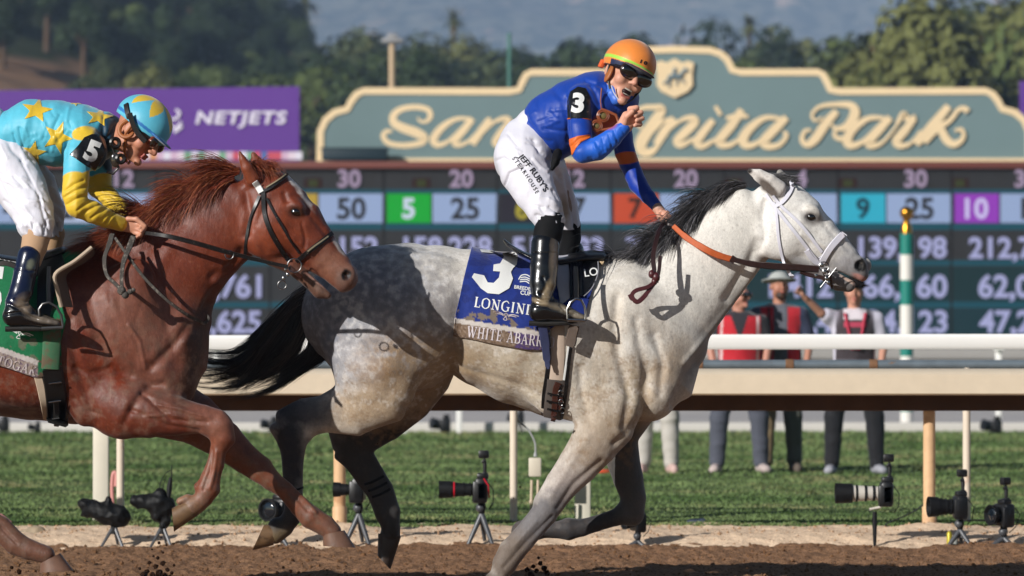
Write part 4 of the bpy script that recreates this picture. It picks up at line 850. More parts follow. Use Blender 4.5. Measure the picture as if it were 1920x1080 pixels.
# ================= chestnut racehorse, nearer the camera =================
KY = -.68; ch = Body(.0062); CB, CD = '642c1a', '5f2a18'
def q(l, dy=0): return [(a[0], a[1], a[2], a[3], KY+a[4], a[5])+tuple(a[6:]) for a in l]
ch.ech(q([(-560, 560, -600, 700, 0, 70), (-500, 500, -520, 760, 0, 110), (-400, 470, -380, 770, 0, 125), (-280, 478, -270, 740, 0, 122), (-160, 486, -160, 755, 0, 124), (-40, 490, -30, 775, 0, 126), (60, 488, 60, 787, 0, 124),
          (130, 474, 140, 795, 0, 112), (185, 466, 205, 796, 0, 100), (240, 500, 270, 790, 0, 92), (290, 540, 330, 760, 0, 78)]), k=.012, col=CB)
ch.ech(q([(160, 470, 345, 735, 0, 84), (205, 455, 366, 650, 0, 66), (255, 424, 373, 600, 0, 54), (310, 394, 394, 558, 0, 46), (360, 366, 420, 522, 0, 40), (410, 338, 447, 490, 0, 36), (445, 320, 468, 472, 0, 32)]), k=.03, col=CB)
ch.pell(322, 715, KY-.06, 46, 44, 56, 0, k=.05, col=CB); ch.pell(322, 715, KY+.08, 44, 40, 54, 0, k=.05, col=CB)
ch.pell(215, 600, KY-.17, 60, 30, 125, 25, k=.05, col=CB)
ch.pell(218, 762, KY-.165, 50, 32, 56, 10, k=.05, col=CB)
ch.pell(275, 660, KY-.155, 30, 24, 80, -32, k=.03, col=CB)
ch.pell(160, 740, KY-.17, 34, 26, 60, 0, k=.04, col=CB)
ch.pell(60, 660, KY-.18, 120, 32, 100, 0, k=.06, col=CB)
# near fore, folded
ch.ech(q([(235, 712, 190, 800, -.13, 50), (268, 724, 215, 815, -.165, 42), (300, 734, 262, 817, -.175, 36), (345, 747, 318, 814, -.175, 30), (392, 762, 368, 810, -.175, 24), (422, 772, 388, 820, -.175, 22)]), k=.045, col=CB)
ch.ech(q([(436, 790, 392, 808, -.175, 23), (440, 815, 396, 830, -.175, 20), (424, 838, 395, 848, -.175, 15), (420, 868, 388, 874, -.175, 14), (413, 898, 376, 894, -.175, 15), (412, 922, 368, 908, -.175, 18), (398, 942, 366, 925, -.175, 17)]), k=.015, col='75402c')
ch.ech(q([(388, 952, 358, 932, -.175, 16), (374, 964, 348, 938, -.175, 19)]), k=.008, col='7a5a42')
ch.chain([(352, 934, KY-.175, 8, 14), (338, 940, KY-.175, 8, 14)], k=.01, col='8f6a52'); ch.pell(370, 912, KY-.175, 7, 8, 7, 0, k=.012)
# far fore, reaching
ch.ech(q([(330, 700, 260, 810, .14, 40), (400, 752, 330, 818, .15, 36), (445, 800, 395, 852, .15, 30), (476, 838, 440, 880, .15, 25), (505, 862, 470, 898, .15, 23), (520, 885, 496, 915, .15, 19), (545, 908, 522, 930, .15, 15), (574, 936, 548, 962, .15, 14), (598, 955, 566, 984, .15, 18), (628, 978, 592, 994, .15, 16), (640, 992, 606, 1004, .15, 17)]), k=.02, col='70412e')
# hind legs (near one reaches into the picture)
ch.pell(-430, 600, KY-.1, 110, 56, 110, 0, k=.06, col=CB); ch.pell(-430, 600, KY+.1, 110, 56, 110, 0, k=.06, col=CB)
ch.ech(q([(-540, 640, -360, 640, -.13, 56), (-480, 740, -330, 720, -.15, 48), (-400, 800, -290, 750, -.15, 36), (-300, 850, -230, 780, -.15, 26), (-200, 900, -160, 830, -.15, 23), (-150, 930, -110, 868, -.15, 20), (-90, 962, -66, 926, -.15, 15), (-10, 1010, 10, 970, -.15, 14), (22, 1040, 36, 998, -.15, 17), (42, 1046, 64, 1014, -.15, 17), (74, 1052, 98, 1028, -.15, 17)]), k=.025, col='6d4231')
ch.ech(q([(-560, 640, -400, 660, .13, 50), (-640, 760, -500, 740, .15, 40), (-700, 830, -620, 790, .15, 26), (-770, 860, -720, 820, .15, 20), (-830, 930, -790, 900, .15, 15), (-880, 1000, -850, 980, .15, 15), (-900, 1050, -860, 1040, .15, 20), (-890, 1080, -850, 1090, .15, 18)]), k=.025, col='5c2f20')
# head
ch.ech(q([(462, 312, 470, 425, -.005, 30), (505, 312, 478, 462, -.005, 39), (540, 340, 498, 484, -.005, 43), (574, 375, 540, 492, -.005, 34), (602, 415, 566, 500, -.005, 27), (626, 450, 590, 515, -.005, 24), (648, 478, 612, 530, -.005, 23), (664, 505, 630, 545, -.005, 22)]), k=.015, col=CB)
ch.pell(500, 435, KY-.055, 50, 22, 50, 0, k=.03, col=CB); ch.pell(500, 435, KY+.05, 50, 22, 50, 0, k=.03, col=CB)
ch.pell(648, 514, KY-.035, 19, 10, 20, 40, k=.015, col='7d5a4b'); ch.pell(652, 514, KY+.03, 18, 10, 20, 40, k=.015, col='7d5a4b')
ch.chain([(505, 478, KY, 18, 28), (548, 500, KY, 15, 20), (580, 524, KY, 15, 17), (600, 545, KY, 15, 15), (614, 552, KY, 9, 12)], k=.012, col='5d4034')
ch.pell(556, 388, KY-.075, 19, 12, 13, 35, k=.02); ch.pell(556, 388, KY+.065, 19, 12, 13, 35, k=.02)
ch.chain([(530, 430, KY-.088, 5, 5), (585, 470, KY-.062, 5, 6)], k=.02)
ch.chain([(578, 509, KY, 1.6, 40), (605, 528, KY, 5, 40), (632, 552, KY, 7, 40)], k=.005, carve=True)
ch.pell(650, 515, KY-.08, 9, 15, 11, 20, k=.005, carve=True); ch.pell(657, 515, KY+.065, 8, 14, 11, 20, k=.005, carve=True)
ch.pell(554, 398, KY-.108, 11, 9, 7.5, 15, k=.008, carve=True); ch.pell(554, 398, KY+.098, 11, 9, 7.5, 15, k=.008, carve=True)
ch.ech(q([(462, 345, 488, 330, -.07, 11), (452, 318, 474, 312, -.085, 9), (448, 300, 462, 298, -.088, 6), (447, 287, 452, 284, -.088, 4)]), k=.01, col='7a3c24')
ch.ech(q([(474, 330, 502, 322, .06, 11), (470, 302, 492, 304, .07, 9), (470, 288, 480, 290, .075, 5)]), k=.01, col='6f3620')
G = lambda p_, r_, a_: ch.groove(p_, r_, a_*.85, KY)
G([(240, 795), (256, 768)], 7, -3); G([(190, 640), (215, 670), (232, 695), (250, 705)], 11, -6); G([(140, 600), (150, 660), (165, 720), (190, 790)], 9, -5)
G([(275, 735), (330, 785), (395, 790)], 4, -4); G([(262, 770), (320, 795), (380, 806)], 4, -3); G([(300, 745), (360, 772), (400, 780)], 4, 2)
G([(400, 540), (370, 600), (330, 650), (290, 690)], 9, -6); G([(420, 505), (385, 560), (352, 640)], 7, 4); G([(455, 470), (435, 500), (400, 520)], 8, -5); G([(465, 440), (470, 400), (462, 360)], 8, -6)
G([(150, 745), (170, 770), (195, 775)], 5, -3); G([(205, 560), (240, 600), (262, 650)], 14, 3); G([(345, 420), (300, 455), (250, 490), (220, 520)], 10, -4); G([(320, 470), (290, 520)], 12, 3)
G([(256, 768), (264, 752), (274, 736), (290, 724), (310, 720)], 7, -5); G([(180, 560), (196, 620), (214, 660)], 12, -4); G([(330, 560), (322, 620), (340, 680)], 12, -4); G([(152, 690), (180, 700), (215, 690)], 6, -3); G([(300, 757), (340, 765), (385, 778)], 2, 3); G([(280, 780), (330, 775), (370, 790)], 2, 2.5); G([(250, 610), (270, 640), (280, 690)], 3, 2.5); G([(412, 845), (408, 880), (400, 912)], 3, 3); G([(388, 855), (384, 885), (374, 905)], 3, -4); G([(530, 898), (560, 930), (590, 962)], 3, 3); G([(404, 840), (400, 880), (388, 915)], 3, -3); G([(540, 440), (570, 465), (585, 480)], 4, 3); G([(575, 395), (600, 425), (620, 450)], 5, -3); G([(568, 420), (575, 450), (572, 465)], 3, -2.5); G([(535, 365), (540, 378)], 5, -4)
G([(545, 925), (575, 960)], 3, -2); G([(10, 985), (40, 1015)], 3, -3); G([(500, 385), (480, 430), (500, 470)], 6, -2)
for i in range(34):
    x = rg.uniform(150, 350); y = rg.uniform(520, 780); G([(x, y), (x+rg.uniform(-14, 14), y+rg.uniform(15, 45))], 5, rg.choice([-.6, .5]))
ch.mesh(2)
def p(px, py, Y, rx, rz, c, rot=0, soft=.4, ysc=0): ch.pnt(px, py, KY+Y, rx, rz, c, rot, soft, ysc)
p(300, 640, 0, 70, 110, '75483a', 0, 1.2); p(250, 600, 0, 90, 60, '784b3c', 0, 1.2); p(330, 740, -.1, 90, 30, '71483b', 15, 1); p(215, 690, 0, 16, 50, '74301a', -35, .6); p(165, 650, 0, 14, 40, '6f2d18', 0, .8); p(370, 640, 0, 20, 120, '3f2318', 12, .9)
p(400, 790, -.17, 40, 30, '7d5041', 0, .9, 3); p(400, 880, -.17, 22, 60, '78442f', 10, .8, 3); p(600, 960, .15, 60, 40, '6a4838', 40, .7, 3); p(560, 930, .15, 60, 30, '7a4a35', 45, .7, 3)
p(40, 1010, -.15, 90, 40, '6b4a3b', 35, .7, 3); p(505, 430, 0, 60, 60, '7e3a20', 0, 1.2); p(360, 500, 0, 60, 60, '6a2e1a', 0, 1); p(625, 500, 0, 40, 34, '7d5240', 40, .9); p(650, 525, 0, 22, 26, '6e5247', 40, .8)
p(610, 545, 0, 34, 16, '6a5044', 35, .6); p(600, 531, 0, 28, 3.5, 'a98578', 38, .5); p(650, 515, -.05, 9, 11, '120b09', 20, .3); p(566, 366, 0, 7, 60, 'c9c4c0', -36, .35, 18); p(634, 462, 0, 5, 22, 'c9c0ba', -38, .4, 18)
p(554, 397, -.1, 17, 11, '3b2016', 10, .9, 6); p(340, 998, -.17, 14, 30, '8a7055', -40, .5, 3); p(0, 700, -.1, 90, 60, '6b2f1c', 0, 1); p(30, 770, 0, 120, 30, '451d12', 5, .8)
KC = ch.colors(CB, .006)
def km_(x, y, a, b, c):
    dust = np.clip((y-520)/150, 0, 1)*np.clip((420-x)/60, 0, 1)
    yield np.clip(a*1.2+b*1.2+c*.6+.05, 0, 1)*dust*.55, '7d6253'
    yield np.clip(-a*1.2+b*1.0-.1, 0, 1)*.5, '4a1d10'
    yield np.clip(c*2-.5, 0, 1)*.3, '8a5a44'
    legs = np.clip((y-830)/60, 0, 1); yield np.clip(b*1.6+c*1.2+.25, 0, 1)*legs*.55, '6a5547'
KC = mottle(ch, KC, km_)
hoof_c = mat('brown_hoof', '6b4f40', .4, .45, var=(30, .2), bump=(120, .3, .003))
kmat = mat('chestnut_coat', vcol=True, rough=.43, spec=.38, sheen=.1, var=[(7, .14), (30, .14), (120, .12), (300, .12)], bump=[(300, .5, .003), (60, .35, .005), (16, .15, .012)], aniso=(1, 1, .6))
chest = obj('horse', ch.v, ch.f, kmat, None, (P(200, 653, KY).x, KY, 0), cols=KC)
tag(chest, 'reddish chestnut racehorse at the left edge, mouth open, carrying the turquoise jockey', 'horse', 'racehorses on the dirt track')
kb = ch.bvh()
hoof('hoof', (350, 938), (373, 965), (322, 953), (326, 997), KY-.175, 20, hoof_m, chest)
hoof('hoof', (605, 1003), (646, 994), (606, 1024), (667, 1027), KY+.15, 22, hoof_c, chest)
hoof('hoof', (76, 1056), (113, 1037), (74, 1074), (138, 1070), KY-.15, 22, hoof_c, chest)
for Y_ in (-.083, .073): ball('eye', P(554, 397, KY+Y_), .023, eye_m, chest, squash=(1, .8, .85))
cm = mat('chestnut_hair', '7a3722', .42, .5, var=(40, .35))
def ky(l): return [(a[0], a[1], KY) for a in l]
R_ = mane(ky([(205, 462), (262, 428), (310, 398), (360, 366), (405, 340), (450, 316)]), 1, 4800, .21, .16, cm, chest, seed=13, back=(-.95, .0), Yj=.04, nearside=.8)
R_ += mane(ky([(262, 435), (310, 405), (360, 375), (410, 345), (440, 330)]), 1, 2600, .17, .3, cm, chest, seed=19, back=(-.8, -.3), Yj=.05, nearside=1)
R_ += mane(ky([(150, 468), (190, 462), (225, 455)]), 1, 1000, .15, .2, cm, chest, seed=14, back=(-1, .02), Yj=.04, nearside=.8)
R_ += mane(ky([(455, 312), (480, 306), (505, 318)]), 1, 500, .10, .2, cm, chest, seed=15, back=(.2, .0), Yj=.03, nearside=.7)
rg.shuffle(R_); strands('mane', R_[:6600], cm, chest, .0014); strands('mane', R_[6600:], mat('copper_hair', 'a05f3c', .45, .5, var=(40, .3)), chest, .0013)
# ================= people =================
def frame(fv, upv_):
    y = Vector(fv).normalized(); z = Vector(upv_); z = (z-y*z.dot(y)).normalized(); x = y.cross(z); M = Matrix((x, y, z)).transposed(); return M
def addhead(B, c, M, s, col, mouth=.0, neck=None, nr=.052):
    W = lambda *q_: np.array(Vector(c)+M@(Vector(q_)*s))
    def el(q_, r, k=.012, cc=col, carve=False): B.ell(W(*q_), tuple(a*s for a in r), k, cc, carve, M)
    def sg_(a, b, r0, r1, k=.01, cc=col, carve=False): B.seg(W(*a), W(*b), r0*s, r0*s, r1*s, r1*s, k, cc, None, carve, tuple(M@Vector((1, 0, 0))))
    el((0, -.012, .035), (.074, .093, .083), .02)
    B.seg(W(0, .028, .0), W(0, .048, -.078-mouth*.6), .052*s, .058*s, .030*s, .034*s, .02, col, None, False, tuple(M@Vector((1, 0, 0))))
    for q_ in (-1, 1):
        el((q_*.036, .056, -.022), (.026, .026, .028)); el((q_*.052, .0, -.05), (.014, .035, .03), .02)
        el((q_*.077, -.008, .0), (.009, .019, .031), .006); el((q_*.0125, .104, -.026), (.009, .011, .008), .006)
        el((q_*.031, .098, .014), (.018, .014, .012), .008, None, True)
    sg_((0, .09, .022), (0, .116, -.02), .009, .0125, .008); sg_((-.036, .084, .034), (.036, .084, .034), .011, .011, .012)
    sg_((-.018, .094, -.05+mouth*.3), (.018, .094, -.05+mouth*.3), .006, .006, .005, 'a85c54'); sg_((-.016, .091, -.063-mouth), (.016, .091, -.063-mouth), .0065, .0065, .005, 'a85c54'); el((0, .082, -.09-mouth*.7), (.02, .018, .016))
    if mouth: el((0, .102, -.060-mouth*.22), (.024, .026, .016), .003, None, True)
    else: sg_((-.022, .102, -.056), (.022, .102, -.056), .0018, .0018, .003, None, True)
    if neck is not None: B.seg(W(0, -.022, -.05), np.array(neck), nr*s, nr*s, nr*1.1, nr*1.1, .02, col)
    return W
def hand_fist(B, pal, kn, tips, thumb, r=.0095, col='c58f78', palr=(.034, .017, .038)):
    """pal: palm chain (2 world pts + radii), kn/tips per finger"""
    B.seg(np.array(pal[0]), np.array(pal[1]), palr[0], palr[1], palr[2]*.95, palr[1], .012, col)
    for a, m_, b in zip(kn, tips[0], tips[1]):
        B.seg(np.array(a), np.array(m_), r, r, r*.95, r*.95, .004, col); B.seg(np.array(m_), np.array(b), r*.95, r*.95, r*.8, r*.8, .003, col)
    for a, b in zip(thumb[:-1], thumb[1:]): B.seg(np.array(a), np.array(b), r*1.15, r*1.15, r, r, .006, col)
skin_m = mat('skin', vcol=True, rough=.5, spec=.4, sss=.08, var=[(40, .06)], bump=(220, .2, .001))
def cloth(name, B, m, parent, default, sm=2, sig=.004, cols=None, wr=None):
    B.mesh(sm)
    if wr:
        for w_ in wr: B.wrinkle(*w_)
    c = B.colors(default, sig); o = obj(name, B.v, B.f, m, parent, origin=tuple(parent.location) if parent else None, cols=c); B.bvh(); return o
SKIN = 'c9957d'
# ---------- rider in blue on the grey ----------
HY = -.13
MH = frame((.40, -.90, -.10), (.42, .12, .90)); hs = 1.13
hc = P(1193, 138, HY-.08)-MH@(Vector((0, .09, .02))*hs)
b1 = Body(.0042)
Wh = addhead(b1, hc, MH, hs, SKIN, mouth=.019, neck=P(1146, 178, -.03))
def bodyline(B, chains, col='9a8a80', k=.02):
    for c_ in chains: B.chain(c_, k=k, col=col)
# body under the clothes
bodyline(b1, [[(1146, 178, -.03, 24, 24), (1120, 195, 0, 36, 50), (1060, 225, 0, 36, 42), (1000, 262, 0, 34, 40), (985, 285, 0, 34, 38)], [(1118, 192, -.05, 20, 20), (1092, 192, -.17, 17, 17), (1090, 240, -.27, 13, 13), (1091, 282, -.32, 12, 12), (1140, 264, -.335, 11, 11), (1172, 236, -.355, 10, 10)],
              [(1155, 205, .12, 16, 16), (1172, 285, .17, 11, 11), (1180, 308, .16, 10, 10), (1196, 345, .11, 9, 9), (1216, 370, .05, 8, 8), (1236, 392, 0, 8, 9)],
              [(985, 290, -.06, 32, 30), (1008, 345, -.15, 24, 24), (1030, 412, -.24, 15, 15), (1024, 440, -.27, 14, 14), (1015, 555, -.345, 9, 9), (1018, 588, -.36, 8, 10), (1080, 596, -.36, 4, 8)], [(1000, 300, .06, 30, 30), (1050, 355, .14, 20, 20), (1072, 425, .23, 13, 13), (1072, 480, .28, 10, 10), (1060, 545, .33, 9, 9), (1062, 590, .35, 8, 8), (1100, 600, .35, 5, 8)]])
FY = -.36
kn = [P(1181, 204, FY+.004), P(1189, 211, FY+.002), P(1192, 221, FY+.002), P(1190, 231, FY+.004)]
mid = [P(1194, 202, FY-.018), P(1202, 211, FY-.020), P(1204, 222, FY-.019), P(1200, 233, FY-.016)]
tip = [P(1185, 210, FY-.036), P(1192, 217, FY-.040), P(1194, 226, FY-.038), P(1191, 235, FY-.034)]
hand_fist(b1, (P(1171, 237, FY+.006), P(1181, 220, FY+.002)), kn, (mid, tip), [P(1172, 230, FY-.018), P(1176, 218, FY-.036), P(1186, 209, FY-.050)], r=.0125, col='cf9880', palr=(.036, .024, .040))
kn = [P(1240, 396, -.03), P(1244, 402, -.035), P(1243, 409, -.035), P(1240, 415, -.03)]; mid = [P(1252, 399, -.035), P(1257, 406, -.04), P(1255, 413, -.04), P(1250, 418, -.035)]; tip = [P(1247, 405, -.055), P(1250, 411, -.06), P(1249, 417, -.058), P(1244, 421, -.052)]
hand_fist(b1, (P(1232, 390, 0), P(1244, 405, -.015)), kn, (mid, tip), [P(1233, 396, -.02), P(1236, 407, -.04), P(1242, 412, -.055)], r=.0095, palr=(.024, .017, .026))
b1.mesh(1); C1 = b1.colors(SKIN, .005)
def facepaint(B, W, extra=()):
    for q_, r, c_ in [((0, .118, -.02), .016, 'c97f6c'), ((.045, .06, -.025), .022, 'cd8874'), ((-.045, .06, -.025), .022, 'cd8874')]+list(extra):
        d = np.linalg.norm(B.v-W(*q_), axis=1); m_ = np.clip(1.2-d/r, 0, 1)[:, None]*.7; B.c = B.c*(1-m_)+np.array(hexc(c_))*m_
    return B.c
C1 = facepaint(b1, Wh, [((0, .080, -.064), .019, '160605')])
pers = obj('person', b1.v, b1.f, skin_m, None, tuple(P(1010, 470, 0)), cols=C1)
tag(pers, 'jockey in blue and orange silks and orange helmet, clenched fist raised, on the grey horse', 'person', 'jockeys')
b1.bvh()
silk_m = mat('silks', vcol=True, rough=.5, spec=.35, sheen=.25, var=[(30, .06)], bump=[(28, .15, .008), (300, .2, .0006)], aniso=(1, 1, .5))
j1 = Body(.0042); BL, OR = '0c3a98', 'd0641e'
j1.ech([(972, 232, 1040, 290, 0, 48), (976, 216, 1056, 298, 0, 56), (1000, 186, 1080, 284, -.01, 66), (1040, 161, 1110, 262, -.02, 74), (1084, 143, 1145, 248, -.02, 80), (1122, 142, 1172, 232, -.02, 70)], k=.02, col=BL)
j1.chain([(1130, 172, -.04, 34, 60), (1150, 172, -.05, 24, 30)], k=.03, col='0d3694')
j1.chain([(1092, 182, -.17, 27, 24), (1086, 206, -.22, 24, 22), (1087, 240, -.27, 22, 20), (1090, 268, -.30, 21, 19), (1092, 285, -.32, 20, 18)], k=.02, col=BL)
j1.chain([(1092, 286, -.32, 20, 18), (1120, 279, -.33, 22, 19), (1148, 259, -.34, 18, 17), (1170, 239, -.355, 13, 13)], k=.012, col='1c5cc4')
j1.chain([(1150, 190, .12, 30, 26), (1163, 240, .16, 21, 22), (1172, 285, .17, 19, 20), (1180, 308, .16, 18, 19), (1196, 345, .11, 17, 17), (1216, 370, .05, 13, 13), (1234, 391, .01, 10, 11)], k=.018, col='0c3498')
def Gj(B, Y): return lambda p_, r_, a_: B.groove(p_, r_, a_, Y)
G = Gj(j1, -.25)
G([(1072, 275), (1085, 262), (1105, 255)], 3, -3); G([(1076, 282), (1092, 268), (1110, 262)], 3, -2.5); G([(1108, 160), (1118, 175), (1125, 195)], 4, -3); G([(1040, 165), (1055, 185), (1062, 215)], 7, -3.5); G([(1062, 180), (1064, 220), (1066, 262)], 4, -4)
G([(985, 215), (1010, 260), (1040, 290)], 5, -3); G([(1010, 185), (1020, 230), (1050, 270)], 8, -2.5); G([(1020, 240), (1060, 245)], 4, -2); G([(1100, 150), (1130, 160), (1140, 175)], 4, -2.5); G([(1128, 262), (1132, 285)], 2.5, -1.5); G([(1140, 255), (1146, 275)], 2.5, -1.5); G([(1150, 248), (1156, 268)], 2.5, -1.5)
rj = random.Random(8)
for i in range(12):
    x = rj.uniform(985, 1070); y = rj.uniform(190, 290); G([(x, y), (x+rj.uniform(10, 30), y+rj.uniform(-14, 14))], 3.5, rj.choice([-1.5, 1.3]))
for i in range(14):
    x = rj.uniform(1095, 1165); y = 300-.55*(x-1085)+rj.uniform(-14, 10); G([(x, y), (x+rj.uniform(2, 8), y+rj.uniform(8, 18))], 2.2, rj.choice([-1.2, 1]))
def jcol(B, Y, L):
    for (x, y, rx, rz, c_, rot, soft) in L: B.pnt(x, y, Y, rx, rz, c_, rot, soft, 0)
j1.pnt(1174, 297, .17, 30, 12, OR, -6, .12, 4); j1.pnt(1140, 238, -.05, 34, 24, 'b84a18', 20, .2, 3)

j1.pnt(1045, 152, .0, 55, 3.5, 'd0582a', -30, .2, 0)
j1._n = lambda v, f: 0
jo = cloth('silks', j1, silk_m, pers, BL, wr=[(.0018, 8, (.5, .5, 1.7), 3), (.0004, 30, (1.5, 1, .45), 5)])
blk = mat('black_vinyl', '131314', .32, .5, var=(60, .3), blotch=(60, '6b5c50', .64, .72), bump=(80, .3, .002), coat=.3)
patch(j1, [(1065, 222), (1064, 190), (1070, 172), (1084, 163), (1098, 166), (1106, 182), (1108, 222)], .003, 'armband', blk, pers, smoothp=False)
ab = BVHTree.FromPolygons([Vector(x)+Vector(n)*.0045 for x, n in zip(j1.v, j1.nrm)], [tuple(q_) for q_ in j1.f])
whm = mat('white_print', 'd9dad8', .6, .3)
drape_text('3', 1084, 194, 38, 6, ab, whm, 'number', pers, off=.005, bold=.05, Y=-.25)
strap('armband_trim', [(1065, 223), (1086, 221), (1108, 225)], 2.2, mat('orange_cloth', OR, .5), pers, j1.bv, .002, -.25, thick=.002)
patch(j1, [(1064, 262), (1084, 255), (1106, 252), (1107, 258), (1090, 266), (1081, 276), (1073, 291), (1068, 280)], .0018, 'sleeve_band', mat('orange_cloth', OR, .5), pers, thick=.002, ymax=-.24)
# breeches
p1 = Body(.0045); WB = 'd4d3dc'
p1.ech([(968, 222, 1042, 262, 0, 46), (940, 250, 1050, 290, 0, 54), (926, 295, 1052, 306, 0, 56)], k=.02, col=WB)
p1.ech([(926, 285, 1036, 292, -.07, 48), (938, 328, 1034, 320, -.13, 42), (965, 366, 1042, 357, -.19, 34), (988, 396, 1054, 386, -.23, 29), (1003, 424, 1060, 409, -.245, 27)], k=.03, col=WB)
p1.ech([(990, 300, 1058, 305, .08, 42), (1020, 345, 1071, 340, .14, 34), (1042, 385, 1082, 380, .2, 27), (1052, 424, 1089, 419, .22, 24)], k=.03, col=WB)
p1.pell(1032, 466, -.25, 64, 90, 46, -14, k=.006, carve=True); p1.pell(1075, 480, .22, 60, 70, 50, 0, k=.006, carve=True)
G = Gj(p1, -.2)
G([(1042, 272), (1030, 300), (1050, 330)], 5, -4); G([(1000, 262), (1012, 285), (1040, 300)], 4, -3); G([(1062, 318), (1070, 360), (1080, 420)], 5, -5); G([(930, 300), (945, 295), (958, 305)], 3, -3); G([(945, 350), (955, 325), (985, 312)], 2.5, -4); G([(1030, 390), (1045, 400), (1062, 398)], 3, -3); G([(1005, 405), (1030, 412), (1055, 405)], 3, -3)
for i in range(34):
    x = rj.uniform(940, 1050); y = rj.uniform(240, 420); G([(x, y), (x+rj.uniform(8, 26), y+rj.uniform(2, 30))], 3, rj.choice([-1.6, 1.4]))
for i in range(10): x = rj.uniform(1000, 1050); G([(x, 408+rj.uniform(-6, 14)), (x+6, 425)], 2, rj.choice([-2, 1.5]))
p1.pnt(1060, 390, -.2, 10, 26, 'a89c92', 0, .9); p1.pnt(1052, 290, 0, 12, 10, '8d8a90', 20, .7)
whc = mat('white_nylon', vcol=True, rough=.5, spec=.4, sheen=.2, var=[(12, .03)], bump=[(16, .3, .008), (50, .15, .003)], aniso=(1.6, 1, .4))
cloth('breeches', p1, whc, pers, WB, wr=[(.0032, 8, (1.7, .5, .6), 11), (.0005, 26, (.4, 1, 1.2), 13)])
pb = p1.bv; ink = mat('ink', '1a1a20', .6)
drape_text("JEFF RUBY'S", 1000, 324, 14.5, 54, pb, ink, 'lettering', pers, off=.003, bold=.012, wid=1.08, spacing=1.0, Y=-.2, arc=-.0012)
drape_text('STEAKHOUSE', 987, 328, 7.5, 56, pb, ink, 'lettering', pers, off=.003, bold=.0, wid=.9, spacing=1.5, Y=-.2, arc=-.0012)
# legging, boots
s1 = Body(.0045); s3 = Body(.0045); s4 = Body(.0045); s1.ech([(1006, 424, 1058, 411, -.247, 28), (1001, 440, 1054, 434, -.265, 27), (998, 458, 1049, 456, -.28, 25)], k=.01); s3.ech([(1053, 424, 1089, 420, .225, 25), (1053, 448, 1089, 445, .25, 23), (1048, 475, 1083, 474, .27, 22), (1046, 510, 1078, 508, .29, 18)], k=.01)
s4.ech([(1036, 290, 1054, 290, -.13, 14), (1034, 304, 1049, 302, -.17, 12), (1032, 318, 1039, 315, -.19, 6)], k=.01)
for s_, nm in ((s1, 'legging'), (s3, 'legging'), (s4, 'vest_tail')): cloth(nm, s_, mat('black_knit', '0e0e10', .8, .2, var=(20, .3)), pers, '0e0e10')
bt = Body(.0042); BK = '0c0d10'
bt.ech([(996, 457, 1049, 458, -.285, 25), (994, 500, 1046, 500, -.315, 23), (993, 532, 1043, 532, -.335, 20), (996, 556, 1035, 556, -.35, 17), (994, 578, 1046, 570, -.36, 18)], k=.012, col=BK)
bt.chain([(1008, 586, -.36, 17, 18), (1040, 583, -.36, 19, 18), (1066, 590, -.36, 14, 18), (1092, 597, -.36, 8, 15)], k=.015, col=BK)
G = Gj(bt, -.36); G([(996, 556), (1015, 564), (1040, 560)], 2.5, -3); G([(1010, 548), (1030, 556), (1040, 552)], 2, -2); G([(1000, 572), (1025, 575), (1050, 582)], 2.5, -2); G([(1000, 474), (1044, 474)], 1.2, -1.5); G([(1050, 572), (1060, 585), (1075, 590)], 2.5, -2.5); G([(1018, 520), (1024, 540), (1014, 552)], 3, -2)
MUD = '85765f'; bt.pnt(1028, 545, -.35, 8, 26, MUD, 22, .7); bt.pnt(1040, 490, -.3, 8, 36, '7c6e5e', 0, 1.2); bt.pnt(1062, 580, -.36, 30, 7, '6d6455', 14, 1.0); bt.pnt(1012, 566, -.36, 16, 5, MUD, 20, .8); bt.pnt(1085, 593, -.36, 12, 4, '7d7262', 10, .8)
boot_m = mat('patent_boot', vcol=True, rough=.24, spec=.5, coat=.35, var=[(60, .2)], bump=[(30, .25, .004)])
cloth('boot', bt, boot_m, pers, BK)
k = MB(); k.tube([P(992, 606, -.36), P(1030, 607, -.36), P(1060, 605, -.36), P(1100, 598, -.36)], [.012, .012, .012, .007], 8); k.build('boot_sole', mat('sole', '1a1816', .7, var=(40, .3)), pers)
bt2 = Body(.006); bt2.chain([(1075, 470, .28, 20, 20), (1060, 540, .33, 17, 17), (1060, 585, .35, 15, 15)], k=.01); bt2.chain([(1065, 590, .35, 13, 16), (1120, 600, .35, 8, 14)], k=.01); cloth('boot', bt2, boot_m, pers, BK)
# helmet, goggles
def helmet(W, M, s0, cols_fn, name, par, m, peak=True, vox=.0036):
    H = Body(vox); s = s0*1.07
    H.ell(W(0, -.008, .055), (.096*s, .118*s, .098*s), .01, 'ffffff', False, M)
    H.ell(W(0, .104, .036), (.068*s, .045*s, .007*s), .012, 'ffffff', False, M)
    H.ell(W(0, -.014, -.032), (.120*s, .150*s, .062*s), .004, None, True, M); H.ell(W(0, -.008, .042), (.082*s, .103*s, .082*s), .003, None, True, M)
    H.mesh(1); L_ = (H.v-np.array(W(0, 0, 0)))@np.array(M)/s; H.c = cols_fn(L_); o = obj(name, H.v, H.f, m, par, origin=tuple(par.location), cols=H.c); H.bvh(); H.L = L_; return H
def mixc(L, rules, base):
    c = np.tile(np.array(hexc(base)), (len(L), 1))
    for cond, h in rules: c[cond] = hexc(h)
    return c
hm = mat('helmet_cloth', vcol=True, rough=.45, spec=.4, sheen=.3, var=[(20, .05)], bump=[(18, .35, .006)])
def hc1(L):
    zb_ = L[:, 2]-.03*0-.0; fr = L[:, 1]
    return mixc(L, [((L[:, 2] < .050) & (L[:, 2] > .037), '9acc48'), ((L[:, 2] <= .034) & (fr > .02), '222a48')], 'e2863a')
H1 = helmet(Wh, MH, hs, hc1, 'helmet', pers, hm)
